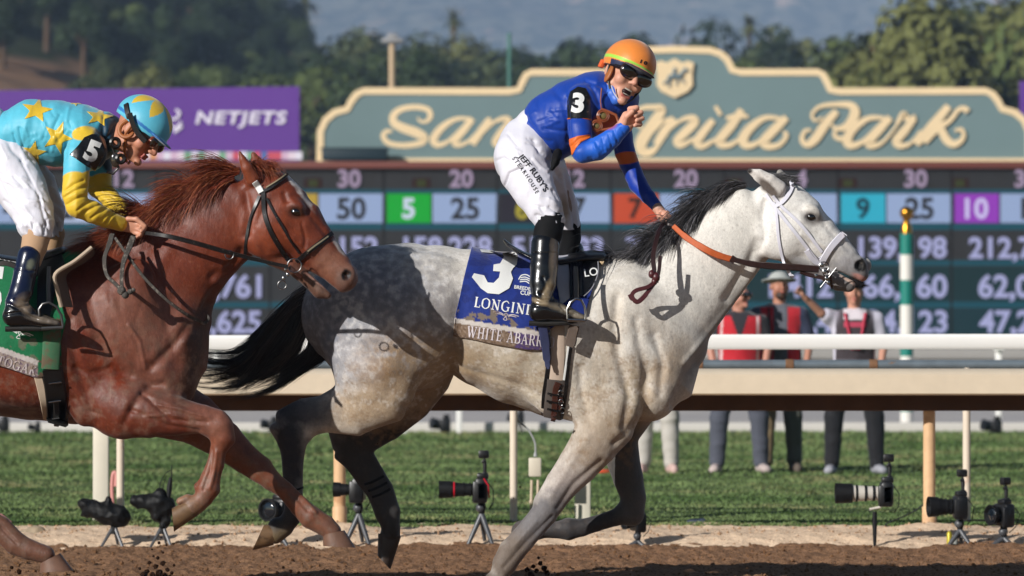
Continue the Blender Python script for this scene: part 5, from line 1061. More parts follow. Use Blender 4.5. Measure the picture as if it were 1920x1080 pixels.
drape_text('10', 1207, 117, 7, 20, H1.bv, ink, 'lettering', pers, off=.002, bold=.04, wid=1.5, spacing=1.3, Y=-.25)
seam = mat('seam_thread', 'b8682c', .7)
lw = lambda W, *q_: Vector(W(*q_))
def localtube(name, W, pts, r, m, par, n=8):
    k = MB(); k.tube([lw(W, *p_) for p_ in pts], r, n); return k.build(name, m, par)
arcp = lambda x0, n=14: [(x0*math.cos(t)*.0+.0965*math.sin(x0)*math.sin(t)*1.0, -.008+.1185*math.cos(t), .055+.0985*math.cos(x0)*math.sin(t)) for t in np.linspace(.15, math.pi-.15, n)]
localtube('seam', Wh, arcp(.0), .0011, seam, pers, 5); localtube('seam', Wh, arcp(1.0), .0011, seam, pers, 5); localtube('seam', Wh, arcp(-1.0), .0011, seam, pers, 5)
lens_m = mat('goggle_lens', '060708', .05, .9, coat=1); frm_m = mat('goggle_frame', '15100e', .4, .5); brn = mat('brown_rim', '8a4a2c', .4, .5)
def goggles(W, M, s, par, rim, name='goggles', lens=None):
    g = Body(.003)
    for q_ in (-1, 1): g.ell(W(q_*.034, .096, .012), (.036*s, .016*s, .026*s), .004, rim, False, M)
    g.seg(np.array(W(-.03, .098, .014)), np.array(W(.03, .098, .014)), .016*s, .010*s, .016*s, .010*s, .006, rim, None, False, tuple(M@Vector((0, 1, 0))))
    g.mesh(1); o = obj(name, g.v, g.f, mat('rim_'+rim, rim, .4), par, origin=tuple(par.location))
    for q_ in (-1, 1): 
        ball('lens', lw(W, q_*.0345, .103, .012), .033*s, lens or lens_m, o, squash=(.98, .42, .70), R=M)
        k = MB(); k.tube([lw(W, q_*.066, .092, .014), lw(W, q_*.083, .03, .016), lw(W, q_*.086, -.02, .02), lw(W, q_*.06, -.085, .03)], .006*s, 6); k.build('strap', frm_m, o)
    return o
goggles(Wh, MH, hs*1.22, pers, '2a1510')
k = MB(); 
for q_ in (-1, 1): k.tube([lw(Wh, q_*.088, .0, .03), lw(Wh, q_*.082, .012, -.02), lw(Wh, q_*.058, .035, -.07), lw(Wh, q_*.02, .055, -.115)], .005, 6)
k.build('chin_strap', frm_m, pers)
k = MB(); k.box(lw(Wh, .088, -.06, .012), (.022, .03, .04), MH, .006); k.build('helmet_tab', mat('orange_tab', 'd86030', .5), pers)
ball('mouth', lw(Wh, 0, .081, -.0635), .0205*hs, mat('mouth_inside', '240a09', .5), pers, squash=(1, .62, .66), R=MH)
tm = mat('teeth', 'cfc9bd', .3, .5); k = MB()
for i in range(6): k.box(lw(Wh, (i-2.5)*.0056, .0925-abs(i-2.5)*.0012, -.0535), (.0055, .004, .0068), MH, .001)
for i in range(6): k.box(lw(Wh, (i-2.5)*.0046, .0905-abs(i-2.5)*.0012, -.0735), (.0044, .004, .004), MH, .001)
k.build('teeth', tm, pers)
# brown ear cover, collar, spare goggles on the chest
g = Body(.004); g.ell(Wh(.076, .018, -.022), (.010, .024, .045), .006, 'a0602c', False, MH); g.mesh(1); obj('ear_cover', g.v, g.f, mat('tan_leather', '9a5a2c', .5), pers, origin=tuple(pers.location))
cl = Body(.004); cl.chain([(1145, 162, -.15, 12, 12), (1149, 176, -.175, 13, 12), (1157, 187, -.19, 12, 10)], k=.01, col='2f62c8'); cl.mesh(1); obj('collar', cl.v, cl.f, mat('collar_blue', '3a68c4', .4, bump=(60, .4, .003)), pers, origin=tuple(pers.location))
strap('collar_trim', [(1146, 160), (1151, 174), (1160, 187)], 2.2, mat('white_nylon2', 'c8cad8', .5), pers, None, 0, -.225, thick=.003)
gg = MB(); gg.cur = 0
for (x, y, r) in ((1131, 217, 8), (1119, 236, 7)): ring(gg, P(x, y, -.27), r*S(0), .003, (0.2, -1, .1)); ring(gg, P(x, y, -.265), (r+3)*S(0), .005, (0.2, -1, .1))
gg.tube([P(*q_, -.26) for q_ in ((1128, 205), (1142, 210), (1155, 216), (1160, 230), (1150, 240), (1135, 243), (1118, 245))], .007, 8); gg.tube([P(*q_, -.22) for q_ in ((1128, 207), (1126, 190), (1128, 165))], .0035, 6)
g2 = gg.build('spare_goggles', brn, pers)
for (x, y, r) in ((1131, 217, 7), (1119, 236, 6)): ball('lens', P(x, y, -.262), r*S(0), mat('amber_lens', '6b5c30', .08, .8, coat=1), g2, squash=(1, .4, 1))
# ---------- crouching rider in turquoise on the chestnut ----------
QY = KY
MK = frame((.72, -.34, -.56), (.60, .04, .78)); hk = 1.08
hcK = P(257, 250, QY-.09)
b2 = Body(.0042)
Wk = addhead(b2, hcK, MK, hk, 'b57c62', mouth=0, neck=P(195, 245, QY))
def ky2(l): return [(a[0], a[1], QY+a[2], a[3], a[4]) for a in l]
bodyline(b2, [ky2(c_) for c_ in ([(195, 245, 0, 22, 22), (160, 248, 0, 34, 50), (60, 252, 0, 36, 42), (0, 275, 0, 32, 38)], [(170, 250, -.04, 20, 20), (160, 260, -.16, 16, 16), (146, 290, -.22, 14, 14), (141, 345, -.26, 13, 13), (145, 386, -.27, 11, 11), (200, 410, -.2, 10, 10), (228, 421, -.16, 9, 9)], [(175, 260, .12, 15, 15), (186, 320, .18, 11, 11), (187, 352, .18, 10, 10), (216, 383, .12, 9, 9), (250, 403, .05, 8, 8)],
              [(-5, 300, -.05, 32, 30), (40, 370, -.16, 22, 22), (68, 430, -.26, 14, 14), (57, 490, -.31, 10, 10), (35, 560, -.36, 9, 9), (40, 598, -.38, 7, 9), (90, 606, -.38, 4, 8)], [(5, 305, .06, 28, 28), (70, 370, .17, 18, 18), (98, 430, .25, 12, 12), (92, 490, .29, 9, 9), (82, 570, .35, 8, 8), (120, 604, .36, 5, 8)])])
Z = QY-.15
kn = [P(252, 412, Z), P(256, 420, Z-.006), P(256, 429, Z-.006), P(252, 436, Z)]; mid = [P(268, 420, Z-.012), P(272, 427, Z-.018), P(270, 435, Z-.016), P(264, 441, Z-.012)]; tip = [P(262, 428, Z-.034), P(265, 434, Z-.038), P(262, 441, Z-.036), P(256, 445, Z-.03)]
hand_fist(b2, (P(228, 420, Z), P(253, 424, Z+.004)), kn, (mid, tip), [P(240, 410, Z-.016), P(256, 411, Z-.026), P(272, 424, Z-.03)], r=.0098, col='c0896f', palr=(.032, .018, .034))
Z = QY+.02
kn = [P(262, 400, Z), P(268, 408, Z)]; mid = [P(274, 408, Z), P(277, 418, Z)]; tip = [P(268, 416, Z-.02), P(270, 424, Z-.02)]
hand_fist(b2, (P(246, 402, Z), P(264, 408, Z)), kn, (mid, tip), [P(250, 398, Z-.016), P(260, 402, Z-.026)], r=.0098, col='b07a62', palr=(.022, .018, .024))
b2.mesh(1); b2.colors('b57c62', .005); C2 = facepaint(b2, Wk)
per2 = obj('person', b2.v, b2.f, skin_m, None, tuple(P(20, 470, QY)), cols=C2)
tag(per2, 'jockey in turquoise silks with yellow stars, crouching low over the chestnut horse', 'person', 'jockeys')
b2.bvh()
j2 = Body(.0042); TQ, YE = '55b4cc', 'd8b432'
def q2(l): return [(a[0], a[1], a[2], a[3], QY+a[4], a[5])+tuple(a[6:]) for a in l]
j2.ech(q2([(-14, 240, 10, 290, 0, 48), (10, 210, 42, 292, 0, 58), (50, 188, 66, 304, 0, 68), (100, 189, 110, 312, 0, 74), (150, 196, 152, 306, 0, 80), (190, 208, 186, 300, 0, 66), (216, 220, 200, 280, 0, 36)]), k=.02, col=TQ)
j2.chain(ky2([(162, 262, -.17, 32, 24), (146, 290, -.22, 27, 22), (143, 330, -.25, 24, 21), (140, 365, -.27, 24, 20), (144, 388, -.27, 20, 19)]), k=.018, col=TQ)
j2.pell(166, 284, QY-.185, 34, 26, 38, -20, k=.03, col=TQ)
j2.chain(ky2([(144, 386, -.27, 20, 19), (172, 398, -.24, 21, 19), (200, 410, -.2, 17, 17), (225, 420, -.16, 15, 14)]), k=.01, col=YE)
j2.chain(ky2([(180, 262, .14, 28, 26), (186, 310, .18, 23, 22), (186, 350, .18, 22, 20)]), k=.018, col='3e9ab8'); j2.chain(ky2([(186, 352, .18, 21, 20), (215, 382, .12, 17, 17), (245, 400, .05, 13, 13)]), k=.01, col='d0ac2c')
G = Gj(j2, QY-.2)
for (a, b) in [((125, 360), (160, 340)), ((124, 372), (168, 350)), ((130, 385), (172, 366)), ((150, 396), (182, 374)), ((160, 402), (195, 382)), ((175, 410), (200, 392)), ((190, 416), (208, 400)), ((200, 420), (214, 400)), ((170, 345), (200, 352)), ((178, 362), (205, 368)), ((192, 372), (225, 392))]: G([a, ((a[0]+b[0])/2+2, (a[1]+b[1])/2-3), b], 2.6, -2.6)
G([(22, 250), (32, 285), (45, 292)], 3, -3); G([(34, 240), (40, 275)], 3, -2.5); G([(110, 215), (100, 240), (108, 265)], 4, -2.5); G([(128, 262), (138, 248), (150, 240)], 4, -3); G([(120, 300), (124, 270), (130, 250)], 4, -4); G([(190, 215), (192, 250), (200, 275)], 4, -3.5); G([(210, 235), (198, 260)], 3, -3)
for i in range(26):
    x = rj.uniform(20, 130); y = rj.uniform(200, 300); G([(x, y), (x+rj.uniform(-14, 14), y+rj.uniform(10, 26))], 3, rj.choice([-1.3, 1.2]))
j2._n = lambda v, f: 0
j2.pnt(142, 362, QY-.26, 40, 40, YE, 0, .06, 0); j2.pnt(185, 405, QY-.2, 60, 34, YE, 12, .1, 0); j2.pnt(158, 250, QY-.2, 24, 14, YE, -8, .12, 3.5); j2.pnt(200, 345, QY+.18, 34, 20, 'd0ac2c', 0, .08, 0); j2.pnt(185, 395, QY-.2, 60, 16, YE, 20, .1, 0)
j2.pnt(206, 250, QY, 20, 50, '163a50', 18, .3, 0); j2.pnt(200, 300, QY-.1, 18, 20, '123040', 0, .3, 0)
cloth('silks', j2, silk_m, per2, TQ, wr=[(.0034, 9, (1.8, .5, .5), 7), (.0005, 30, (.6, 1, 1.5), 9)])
def star(cx, cy, r, rot, squash=1, rr=.42):
    return [(cx+(r if i % 2 == 0 else r*rr)*math.sin(math.radians(rot+36*i)), cy-(r if i % 2 == 0 else r*rr)*math.cos(math.radians(rot+36*i))*squash) for i in range(10)]
yel = mat('yellow_silk', YE, .35, .5, sheen=.3, bump=[(28, .35, .008)])
for (cx, cy, r, rot, sq) in ((69, 207, 31, 12, .78), (108, 258, 29, 22, 1.12), (62, 287, 26, 10, .9), (186, 219, 27, 14, .7), (143, 193, 11, 40, .5)):
    patch(j2, star(cx, cy, r, rot, sq), .0014, 'star', yel, per2, thick=.002)
patch(j2, [(131, 290), (146, 274), (158, 258), (172, 252), (186, 252), (196, 262), (199, 278), (192, 296), (178, 320), (160, 310)], .003, 'armband', blk, per2)
ab2 = BVHTree.FromPolygons([Vector(x)+Vector(n)*.0045 for x, n in zip(j2.v, j2.nrm)], [tuple(q_) for q_ in j2.f])
drape_text('5', 172, 284, 40, 22, ab2, whm, 'number', per2, off=.006, bold=.05, Y=QY-.2)
p2 = Body(.0045)
p2.ech(q2([(-55, 250, 10, 215, 0, 48), (-60, 290, 40, 280, 0, 54), (-55, 330, 45, 300, 0, 52)]), k=.02, col=WB)
p2.ech(q2([(-50, 320, 66, 300, -.07, 48), (-5, 365, 88, 348, -.15, 40), (22, 400, 102, 390, -.22, 34), (32, 425, 103, 415, -.25, 30), (42, 444, 99, 434, -.26, 28)]), k=.03, col=WB)
p2.ech(q2([(-30, 310, 75, 300, .08, 46), (30, 350, 105, 350, .16, 36), (60, 395, 122, 395, .22, 30), (74, 440, 118, 438, .25, 26)]), k=.03, col='b8b8c4')
p2.pell(66, 494, QY-.26, 64, 90, 52, -8, k=.006, carve=True); p2.pell(100, 490, QY+.24, 50, 70, 46, 0, k=.006, carve=True)
G = Gj(p2, QY-.2)
G([(40, 300), (75, 360), (92, 420)], 4, -3); G([(48, 310), (82, 370), (97, 430)], 2.5, 2); G([(0, 240), (20, 280), (45, 300)], 5, -3.5)
for i in range(34):
    x = rj.uniform(-10, 90); y = rj.uniform(240, 430); G([(x, y), (x+rj.uniform(8, 26), y+rj.uniform(2, 30))], 3, rj.choice([-1.8, 1.5]))
for i in range(12): x = rj.uniform(45, 96); G([(x, 422+rj.uniform(-10, 8)), (x+rj.uniform(-5, 8), 440)], 2, rj.choice([-2.4, 1.8]))
cloth('breeches', p2, whc, per2, WB, wr=[(.0036, 8, (1.7, .5, .6), 15), (.0006, 26, (.4, 1, 1.2), 17)])
l2 = Body(.0045); l3 = Body(.0045); l2.ech(q2([(42, 436, 98, 428, -.255, 26), (40, 465, 88, 462, -.29, 22), (36, 490, 78, 488, -.31, 19)]), k=.01, col='b08f70'); l3.ech(q2([(84, 440, 122, 436, .25, 22), (80, 480, 112, 476, .28, 20)]), k=.01, col='a08060')
for s_ in (l2, l3): cloth('legging', s_, mat('beige_knit', vcol=True, rough=.8, sheen=.3, bump=(80, .2, .002)), per2, 'b08f70')
t2 = Body(.0042); NV = '0d1530'
t2.ech(q2([(33, 478, 78, 484, -.31, 24), (26, 510, 70, 512, -.33, 22), (18, 545, 62, 545, -.35, 20), (10, 570, 52, 565, -.37, 18), (6, 590, 62, 580, -.38, 18)]), k=.012, col=NV)
t2.chain(ky2([(22, 595, -.38, 17, 18), (52, 593, -.38, 18, 18), (80, 601, -.38, 13, 18), (108, 608, -.38, 8, 15)]), k=.015, col=BK)
G = Gj(t2, QY-.38); G([(18, 570), (35, 578), (60, 570)], 2.5, -3); G([(30, 560), (50, 566), (62, 556)], 2, -2.5); G([(28, 505), (68, 508)], 1.2, -1.5); G([(10, 590), (40, 585), (70, 598)], 2.5, -2.5); G([(45, 580), (60, 595), (90, 602)], 2.5, -2)
t2.pnt(45, 572, QY-.37, 14, 18, '6d6052', 10, .8); t2.pnt(85, 600, QY-.38, 26, 6, '6b6156', 10, .9); t2.pnt(20, 590, QY-.38, 26, 18, BK, 0, .4); t2.pnt(60, 496, QY-.32, 7, 10, '6d7060', 20, .7)
cloth('boot', t2, boot_m, per2, NV)
k = MB(); k.tube([P(10, 617, QY-.38), P(50, 616, QY-.38), P(85, 616, QY-.38), P(116, 611, QY-.38)], [.012, .012, .012, .007], 8); k.build('boot_sole', mat('sole'), per2)
bt2 = Body(.006); bt2.chain(ky2([(98, 480, .29, 18, 20), (85, 560, .34, 15, 17), (80, 590, .36, 14, 15)]), k=.01); bt2.chain(ky2([(85, 595, .36, 13, 16), (130, 605, .36, 8, 14)]), k=.01); cloth('boot', bt2, boot_m, per2, BK)
def hc2(L):
    ang = np.arctan2(L[:, 1]+.008, L[:, 0]); el_ = L[:, 2]-.055
    tri = (el_ > .02+.075*np.abs(((ang/(2*np.pi)*6) % 1)-.5)*2*.9)
    return mixc(L, [(tri, 'cfae38'), ((L[:, 2] < .040) & (L[:, 2] > .028), '2a6fb0')], '58b2cc')
H2 = helmet(Wk, MK, hk, hc2, 'helmet', per2, hm)
strap('helmet_band', [(237, 196), (240, 212), (247, 233), (257, 252), (270, 268)], 11, frm_m, per2, H2.bv, .003, QY-.15, thick=.005)
strap('helmet_band', [(243, 212), (250, 234), (260, 252), (273, 266)], 10, frm_m, per2, None, 0, QY-.205, thick=.005)
goggles(Wk, MK, hk, per2, '7a3520', lens=mat('smoke_lens', '2a2520', .06, .8, coat=1))
k = MB(); 
for q_ in (-1, 1): k.tube([lw(Wk, q_*.086, .0, .03), lw(Wk, q_*.082, .0, -.03), lw(Wk, q_*.05, .03, -.09), lw(Wk, q_*.01, .05, -.118)], .006, 6)
k.build('chin_strap', mat('tan_leather'), per2)
k = MB(); k.tube([lw(Wk, .083, -.006+.032*math.cos(t), -.012+.036*math.sin(t)) for t in np.linspace(2.2, 6.4, 16)], [.005]+[.0095]*14+[.006], 8); k.build('ear_cover', mat('tan_leather'), per2)
k = MB()
for (x, y, r) in ((216, 268, 8), (226, 298, 7)): ring(k, P(x, y, QY-.2), r*S(QY), .009, (.3, -1, 0))
k.tube([P(*q_, QY-.19) for q_ in ((206, 262), (214, 285), (222, 315), (212, 326), (200, 322))], .006, 8)
g3 = k.build('spare_goggles', frm_m, per2); ball('lens', P(216, 300, QY-.2), .03, mat('smoke_lens'), g3, squash=(.7, .25, 1.1))
# ================= bridles, reins, saddles, saddlecloths =================
# capital letters with serifs, unit height, from pen strokes (x, y, ...), thick .15 thin .06
TK, TH = .17, .075
SF = {'L': (.62, [([(.18, 1), (.18, 0)], TK), ([(.05, .97), (.32, .97)], TH), ([(.05, .03), (.58, .03), (.6, .25)], TH)]),
 'O': (.9, [([(.45, 1), (.15, .82), (.1, .5), (.15, .18), (.45, 0), (.75, .18), (.8, .5), (.75, .82), (.45, 1)], [.07, .13, .17, .13, .07, .13, .17, .13, .07])]),
 'N': (.92, [([(.2, 0), (.2, 1)], TH), ([(.15, 1), (.75, 0)], TK), ([(.75, 0), (.75, 1)], TH), ([(.06, .03), (.34, .03)], TH), ([(.6, .97), (.9, .97)], TH), ([(.03, .97), (.2, .97)], TH)]),
 'G': (.9, [([(.75, .8), (.6, .97), (.42, 1), (.15, .8), (.1, .5), (.15, .2), (.42, 0), (.65, .06), (.74, .15)], [.06, .08, .09, .15, .17, .15, .09, .08, .09]), ([(.74, .42), (.74, .05)], TK*.85), ([(.55, .42), (.88, .42)], TH)]),
 'I': (.42, [([(.2, 1), (.2, 0)], TK), ([(.06, .97), (.34, .97)], TH), ([(.06, .03), (.34, .03)], TH)]),
 'E': (.68, [([(.18, 1), (.18, 0)], TK), ([(.05, .97), (.56, .97), (.58, .78)], TH), ([(.05, .03), (.6, .03), (.62, .24)], TH), ([(.18, .52), (.46, .52)], TH), ([(.46, .62), (.46, .4)], TH)]),
 'S': (.62, [([(.52, .78), (.48, .95), (.3, 1), (.12, .85), (.16, .64), (.38, .48), (.52, .3), (.46, .08), (.28, 0), (.1, .06), (.06, .25)], [.06, .07, .08, .13, .16, .17, .15, .12, .08, .07, .06])]),
 'W': (1.2, [([(.1, 1), (.38, 0)], TK), ([(.38, 0), (.62, .95)], TH), ([(.56, 1), (.82, 0)], TK), ([(.82, 0), (1.1, 1)], TH), ([(0, .97), (.26, .97)], TH), ([(.94, .97), (1.2, .97)], TH), ([(.44, .97), (.7, .97)], TH)]),
 'H': (.92, [([(.2, 1), (.2, 0)], TK), ([(.72, 1), (.72, 0)], TK), ([(.2, .52), (.72, .52)], TH), ([(.05, .97), (.35, .97)], TH), ([(.57, .97), (.87, .97)], TH), ([(.05, .03), (.35, .03)], TH), ([(.57, .03), (.87, .03)], TH)]),
 'T': (.78, [([(.38, 1), (.38, 0)], TK), ([(.05, .78), (.08, .97), (.7, .97), (.73, .78)], TH), ([(.22, .03), (.54, .03)], TH)]),
 'A': (.86, [([(.12, 0), (.42, 1)], TH), ([(.4, 1), (.72, 0)], TK), ([(.22, .35), (.6, .35)], TH), ([(0, .03), (.24, .03)], TH), ([(.56, .03), (.86, .03)], TH)]),
 'B': (.76, [([(.18, 1), (.18, 0)], TK), ([(.05, .97), (.4, .97), (.6, .86), (.58, .62), (.4, .54), (.18, .54)], [.07, .07, .12, .15, .08, .07]), ([(.4, .54), (.64, .44), (.66, .16), (.44, .03), (.05, .03)], [.07, .12, .17, .08, .07])]),
 'R': (.82, [([(.18, 1), (.18, 0)], TK), ([(.05, .97), (.4, .97), (.6, .86), (.6, .62), (.42, .52), (.18, .52)], [.07, .07, .13, .15, .08, .07]), ([(.4, .52), (.7, .03), (.82, .03)], [.14, .16, .08]), ([(.05, .03), (.33, .03)], TH)]),
 'K': (.84, [([(.18, 1), (.18, 0)], TK), ([(.68, .97), (.2, .42)], TH), ([(.35, .56), (.7, .02)], TK), ([(.05, .97), (.32, .97)], TH), ([(.05, .03), (.32, .03)], TH), ([(.55, .03), (.84, .03)], TH)]),
 'C': (.8, [([(.7, .78), (.6, .96), (.42, 1), (.15, .8), (.1, .5), (.15, .2), (.42, 0), (.62, .06), (.72, .2)], [.06, .08, .09, .15, .17, .15, .09, .08, .06])]), ' ': (.45, [])}
def serif_bm(t):
    st = []; x = 0
    for ch_ in t:
        w_, L = SF[ch_]
        for pts, wd in L: st.append(([(a+x, b) for a, b in (smooth_poly(pts, 1) if False else pts)], wd))
        x += w_+.1
    bm = bmesh.new()
    for pts, wd in st:
        A = smooth_poly(pts, 5) if len(pts) > 4 else np.array(pts, float); n = len(A); W_ = np.interp(np.linspace(0, 1, n), np.linspace(0, 1, len(wd)), wd) if isinstance(wd, (list, tuple)) else [wd]*n; prev = None
        for i in range(n):
            d = A[min(i+1, n-1)]-A[max(i-1, 0)]; d = d/(np.linalg.norm(d)+1e-9); q_ = np.array([-d[1], d[0]])*W_[i]/2; a = bm.verts.new((*(A[i]+q_), 0)); b = bm.verts.new((*(A[i]-q_), 0))
            if prev: bm.faces.new((prev[0], prev[1], b, a))
            prev = (a, b)
    return bm
def liftbvh(B, off, poly=None): return BVHTree.FromPolygons([Vector(x)+Vector(n)*off for x, n in zip(B.v, B.nrm)], [tuple(q_) for q_ in B.f])
def colr(fn):
    """colour function by pixel for a patch"""
    def g(v):
        px = topx(v); return np.array([hexc(fn(a, b, noise.noise(Vector((a*.06, b*.06, 1))), noise.noise(Vector((a*.25, b*.25, 7))))) for a, b in px])
    return g
clothm = mat('saddlecloth', vcol=True, rough=.75, spec=.25, sheen=.3, var=[(60, .08), (250, .08)], bump=[(14, .6, .012), (40, .4, .004), (400, .25, .001)])
# ---- grey's saddlecloth
sc_poly = [(886, 462), (930, 462), (1000, 470), (1106, 480), (1112, 540), (1096, 590), (1050, 606), (1030, 618), (1026, 656), (990, 655), (960, 650), (900, 638), (848, 628), (851, 596), (868, 530)]
def sccol(x, y, n, m_):
    t = y-(588+(x-850)*.155)
    if t > 17: return ('8b796a' if m_ > .22 else '74604f' if m_ > -.25 else '5c493c') if x < 965+n*60 else ('4b3a66' if m_ < .3 else '6b5a5c')
    if t > 8: return 'bdb6b0'
    if t > -26 and n*1.4+m_*.5+(t+26)*.022-(x-850)*.0016 > .60: return '6f6358'
    return '182d78' if n < .15 else '14266a'
cl = empty('saddlecloth', tuple(P(940, 560, -.3)), 'blue numbered saddlecloth with muddy purple hem, under the saddle of the grey horse', 'saddlecloth')
patch(gh, sc_poly, .010, 'cloth', clothm, cl, front=False, cols=colr(sccol), wob=.010, thick=.006)
gbl = BVHTree.FromPolygons([tuple(a) for a in [v.co+cl.children[0].location for v in cl.children[0].data.vertices]], [tuple(f.vertices) for f in cl.children[0].data.polygons])
three = stroke_shape([]) ; three.free(); three = bmesh.new()
def polyface(bm, pts): bm.faces.new([bm.verts.new((x, -y, 0)) for x, y in pts])
L3 = [(900, 470), (966, 473), (972, 480), (969, 498), (962, 505), (958, 512), (962, 524), (955, 542), (936, 553), (915, 551), (902, 542), (885, 521), (889, 514), (908, 518), (915, 531), (926, 532), (936, 522), (938, 511), (925, 510), (926, 498), (938, 496), (945, 484), (942, 478), (903, 475)]
polyface(three, L3); bmesh.ops.triangulate(three, faces=three.faces)
drape_text('', 928, 511, 83, 0, gbl, whm, 'number', cl, off=.005, shape=three, Y=-.3, cut=.015)
drape_text('', 951, 575, 21, 8.5, gbl, whm, 'lettering', cl, off=.0025, shape=serif_bm('LONGINES'), Y=-.3, wid=.97, cut=.01)
mudwhite = mat('muddy_print', 'b9aeae', .8, var=(40, .3), blotch=(18, '8d7869', .5, .58))
drape_text('', 958, 632, 22, 7.5, gbl, mat('dusty_white_print', 'c9c0c4', .8, var=(40, .2), blotch=(9, '8d7869', .62, .66)), 'lettering', cl, off=.0025, shape=serif_bm('WHITE ABARRIO'), Y=-.3, wid=.72, cut=.01)
wing = [([(-34, 6), (-18, 8), (-6, 4)], 2.2), ([(-28, 3), (-14, 4), (-6, 1)], 2), ([(34, 6), (18, 8), (6, 4)], 2.2), ([(28, 3), (14, 4), (6, 1)], 2), ([(-5, 6), (5, 6), (-5, -8), (5, -8), (-5, 6)], 1.6)]
drape_text('', 948, 594, 14, 10, gbl, mudwhite, 'emblem', cl, off=.0025, shape=stroke_shape(wing), Y=-.3)
bc = [([(-12, 0), (-8, 9), (2, 12), (12, 8)], 2), ([(-9, 4), (0, 7), (12, 4)], 2), ([(-9, 0), (2, 3), (12, 0)], 2), ([(-9, -4), (2, -1), (10, -4)], 2)]
drape_text('', 984, 523, 17, 10, gbl, whm, 'emblem', cl, off=.0025, shape=stroke_shape(bc), Y=-.3)
drape_text("BREEDERS'", 985, 541, 7, 8, gbl, whm, 'lettering', cl, off=.0025, bold=.02, Y=-.3); drape_text("CUP", 986, 550, 8, 8, gbl, whm, 'lettering', cl, off=.0025, bold=.02, Y=-.3)
# ---- grey's saddle: black seat, flap, pad, girth, stirrup
blk2 = mat('black_leather', '101011', .3, .5, var=(30, .3), bump=[(60, .3, .002)])
pale = mat('pale_pad', 'c9b08c', .8, .2, bump=(30, .4, .004)); greyc = mat('pale_canvas', 'b5b4bc', .8, .2, var=(20, .06), bump=(12, .5, .006))
sd = empty('saddle', tuple(P(1040, 480, 0)), 'small black racing saddle with metal stirrup, on the blue cloth of the grey horse', 'saddle')
S1 = Body(.005)
S1.chain([(1128, 484, 0, 12, 60), (1100, 486, 0, 14, 66), (1050, 494, 0, 11, 66), (1000, 487, 0, 9, 56), (975, 474, 0, 5, 46), (952, 458, 0, 3.5, 36), (945, 450, 0, 2.5, 26)], k=.012); S1.mesh(2); obj('seat', S1.v, S1.f, blk2, sd, origin=tuple(sd.location))
patch(gh, [(1108, 470), (1132, 471), (1135, 484), (1131, 500), (1112, 492), (1108, 482)], .022, 'front_pad', pale, sd, front=False, thick=.016)
patch(gh, [(1066, 482), (1108, 476), (1122, 492), (1121, 515), (1110, 540), (1092, 558), (1068, 566)], .026, 'flap', blk2, sd, front=True, thick=.008)
patch(gh, [(1046, 480), (1067, 482), (1067, 562), (1050, 575), (1044, 540)], .022, 'under_panel', greyc, sd, front=True, thick=.006)
sdb = liftbvh(gh, .03)
for x in (1072, 1078, 1084, 1090): strap('strap', [(x, 492), (x-2, 525), (x-1, 555)], 5, blk2, sd, sdb, .003, -.3)
drape_text('LO', 1108, 511, 15, -8, sdb, whm, 'lettering', sd, off=.004, bold=.01, Y=-.3)
strap('flap_edge', [(1121, 492), (1121, 515), (1110, 541), (1094, 556)], 2, mat('silver_edge', '8a8a90', .4), sd, sdb, .004, -.3, thick=.003)
# girth
strap('girth_edge', [(1027, 612), (1029, 660), (1026, 700), (1020, 740), (1019, 776)], 8, blk2, sd, gb, .004, -.28, thick=.006)
strap('girth_edge', [(1070, 648), (1064, 690), (1061, 730), (1056, 765), (1052, 783)], 8, blk2, sd, gb, .004, -.28, thick=.006)
strap('girth_tape', [(1066, 648), (1060, 690), (1057, 712)], 4, whm, sd, gb, .006, -.28)
strap('girth_web', [(1045, 600), (1046, 660), (1042, 715)], 26, mat('pale_web', 'b8a594', .8, var=(20, .08)), sd, gb, .003, -.28, thick=.004)
strap('girth', [(1043, 712), (1040, 745), (1036, 782)], 36, mat('dark_elastic', '4d4540', .7, var=(20, .1)), sd, gb, .005, -.28, thick=.005)
brl = mat('brown_leather', '3c2019', .35, .5, var=(30, .3), bump=(60, .3, .002)); stl = mat('steel', '9c9c9c', .25, .5, metal=1)
strap('buckle_strap', [(1047, 716), (1042, 730), (1041, 760), (1038, 788)], 12, brl, sd, gb, .016, -.28, thick=.006); strap('buckle_strap', [(1052, 742), (1051, 765)], 7, brl, sd, gb, .016, -.28, thick=.005)
for y in (738, 752, 766): strap('buckle_bar', [(1028, y-3), (1042, y), (1056, y+2)], 4, blk2, sd, gb, .02, -.28, thick=.005)
k = MB()
for (x, y) in ((1052, 752), (1055, 766), (1051, 735)): c, n_ = hit(gb, x, y, .022); k = MB(); ring(k, c, .011, .0018, n_, squash=1.3); k.build('buckle', stl, sd)
k = MB(); c = P(1082, 583, -.40); pts = [P(*q_, -.40) for q_ in ((1064, 598), (1063, 580), (1069, 567), (1080, 560), (1090, 563), (1096, 575), (1098, 590), (1097, 600))]; k.tube(pts, .0055, 8); k.tube([P(1064, 600, -.40), P(1097, 601, -.40)], .008, 8); k.build('stirrup', stl, sd)
strap('stirrup_leather', [(1079, 500, -.33), (1080, 530, -.36), (1080, 562, -.395)], 9, blk2, sd, None, 0, -.38)
strap('hanging_strap', [(1017, 608, -.35), (1022, 640, -.33), (1026, 678, -.32), (1028, 692, -.32)], [18, 18, 15, 10, 5], mat('navy_strap', '2a3050', .6, var=(20, .3)), sd, None, 0, -.33)
strap('hanging_strap', [(1077, 610, -.34), (1070, 640, -.33), (1067, 650, -.33)], [20, 22, 20], mat('muddy_strap', '5a4d44', .8, var=(20, .3)), sd, None, 0, -.33, thick=.008)
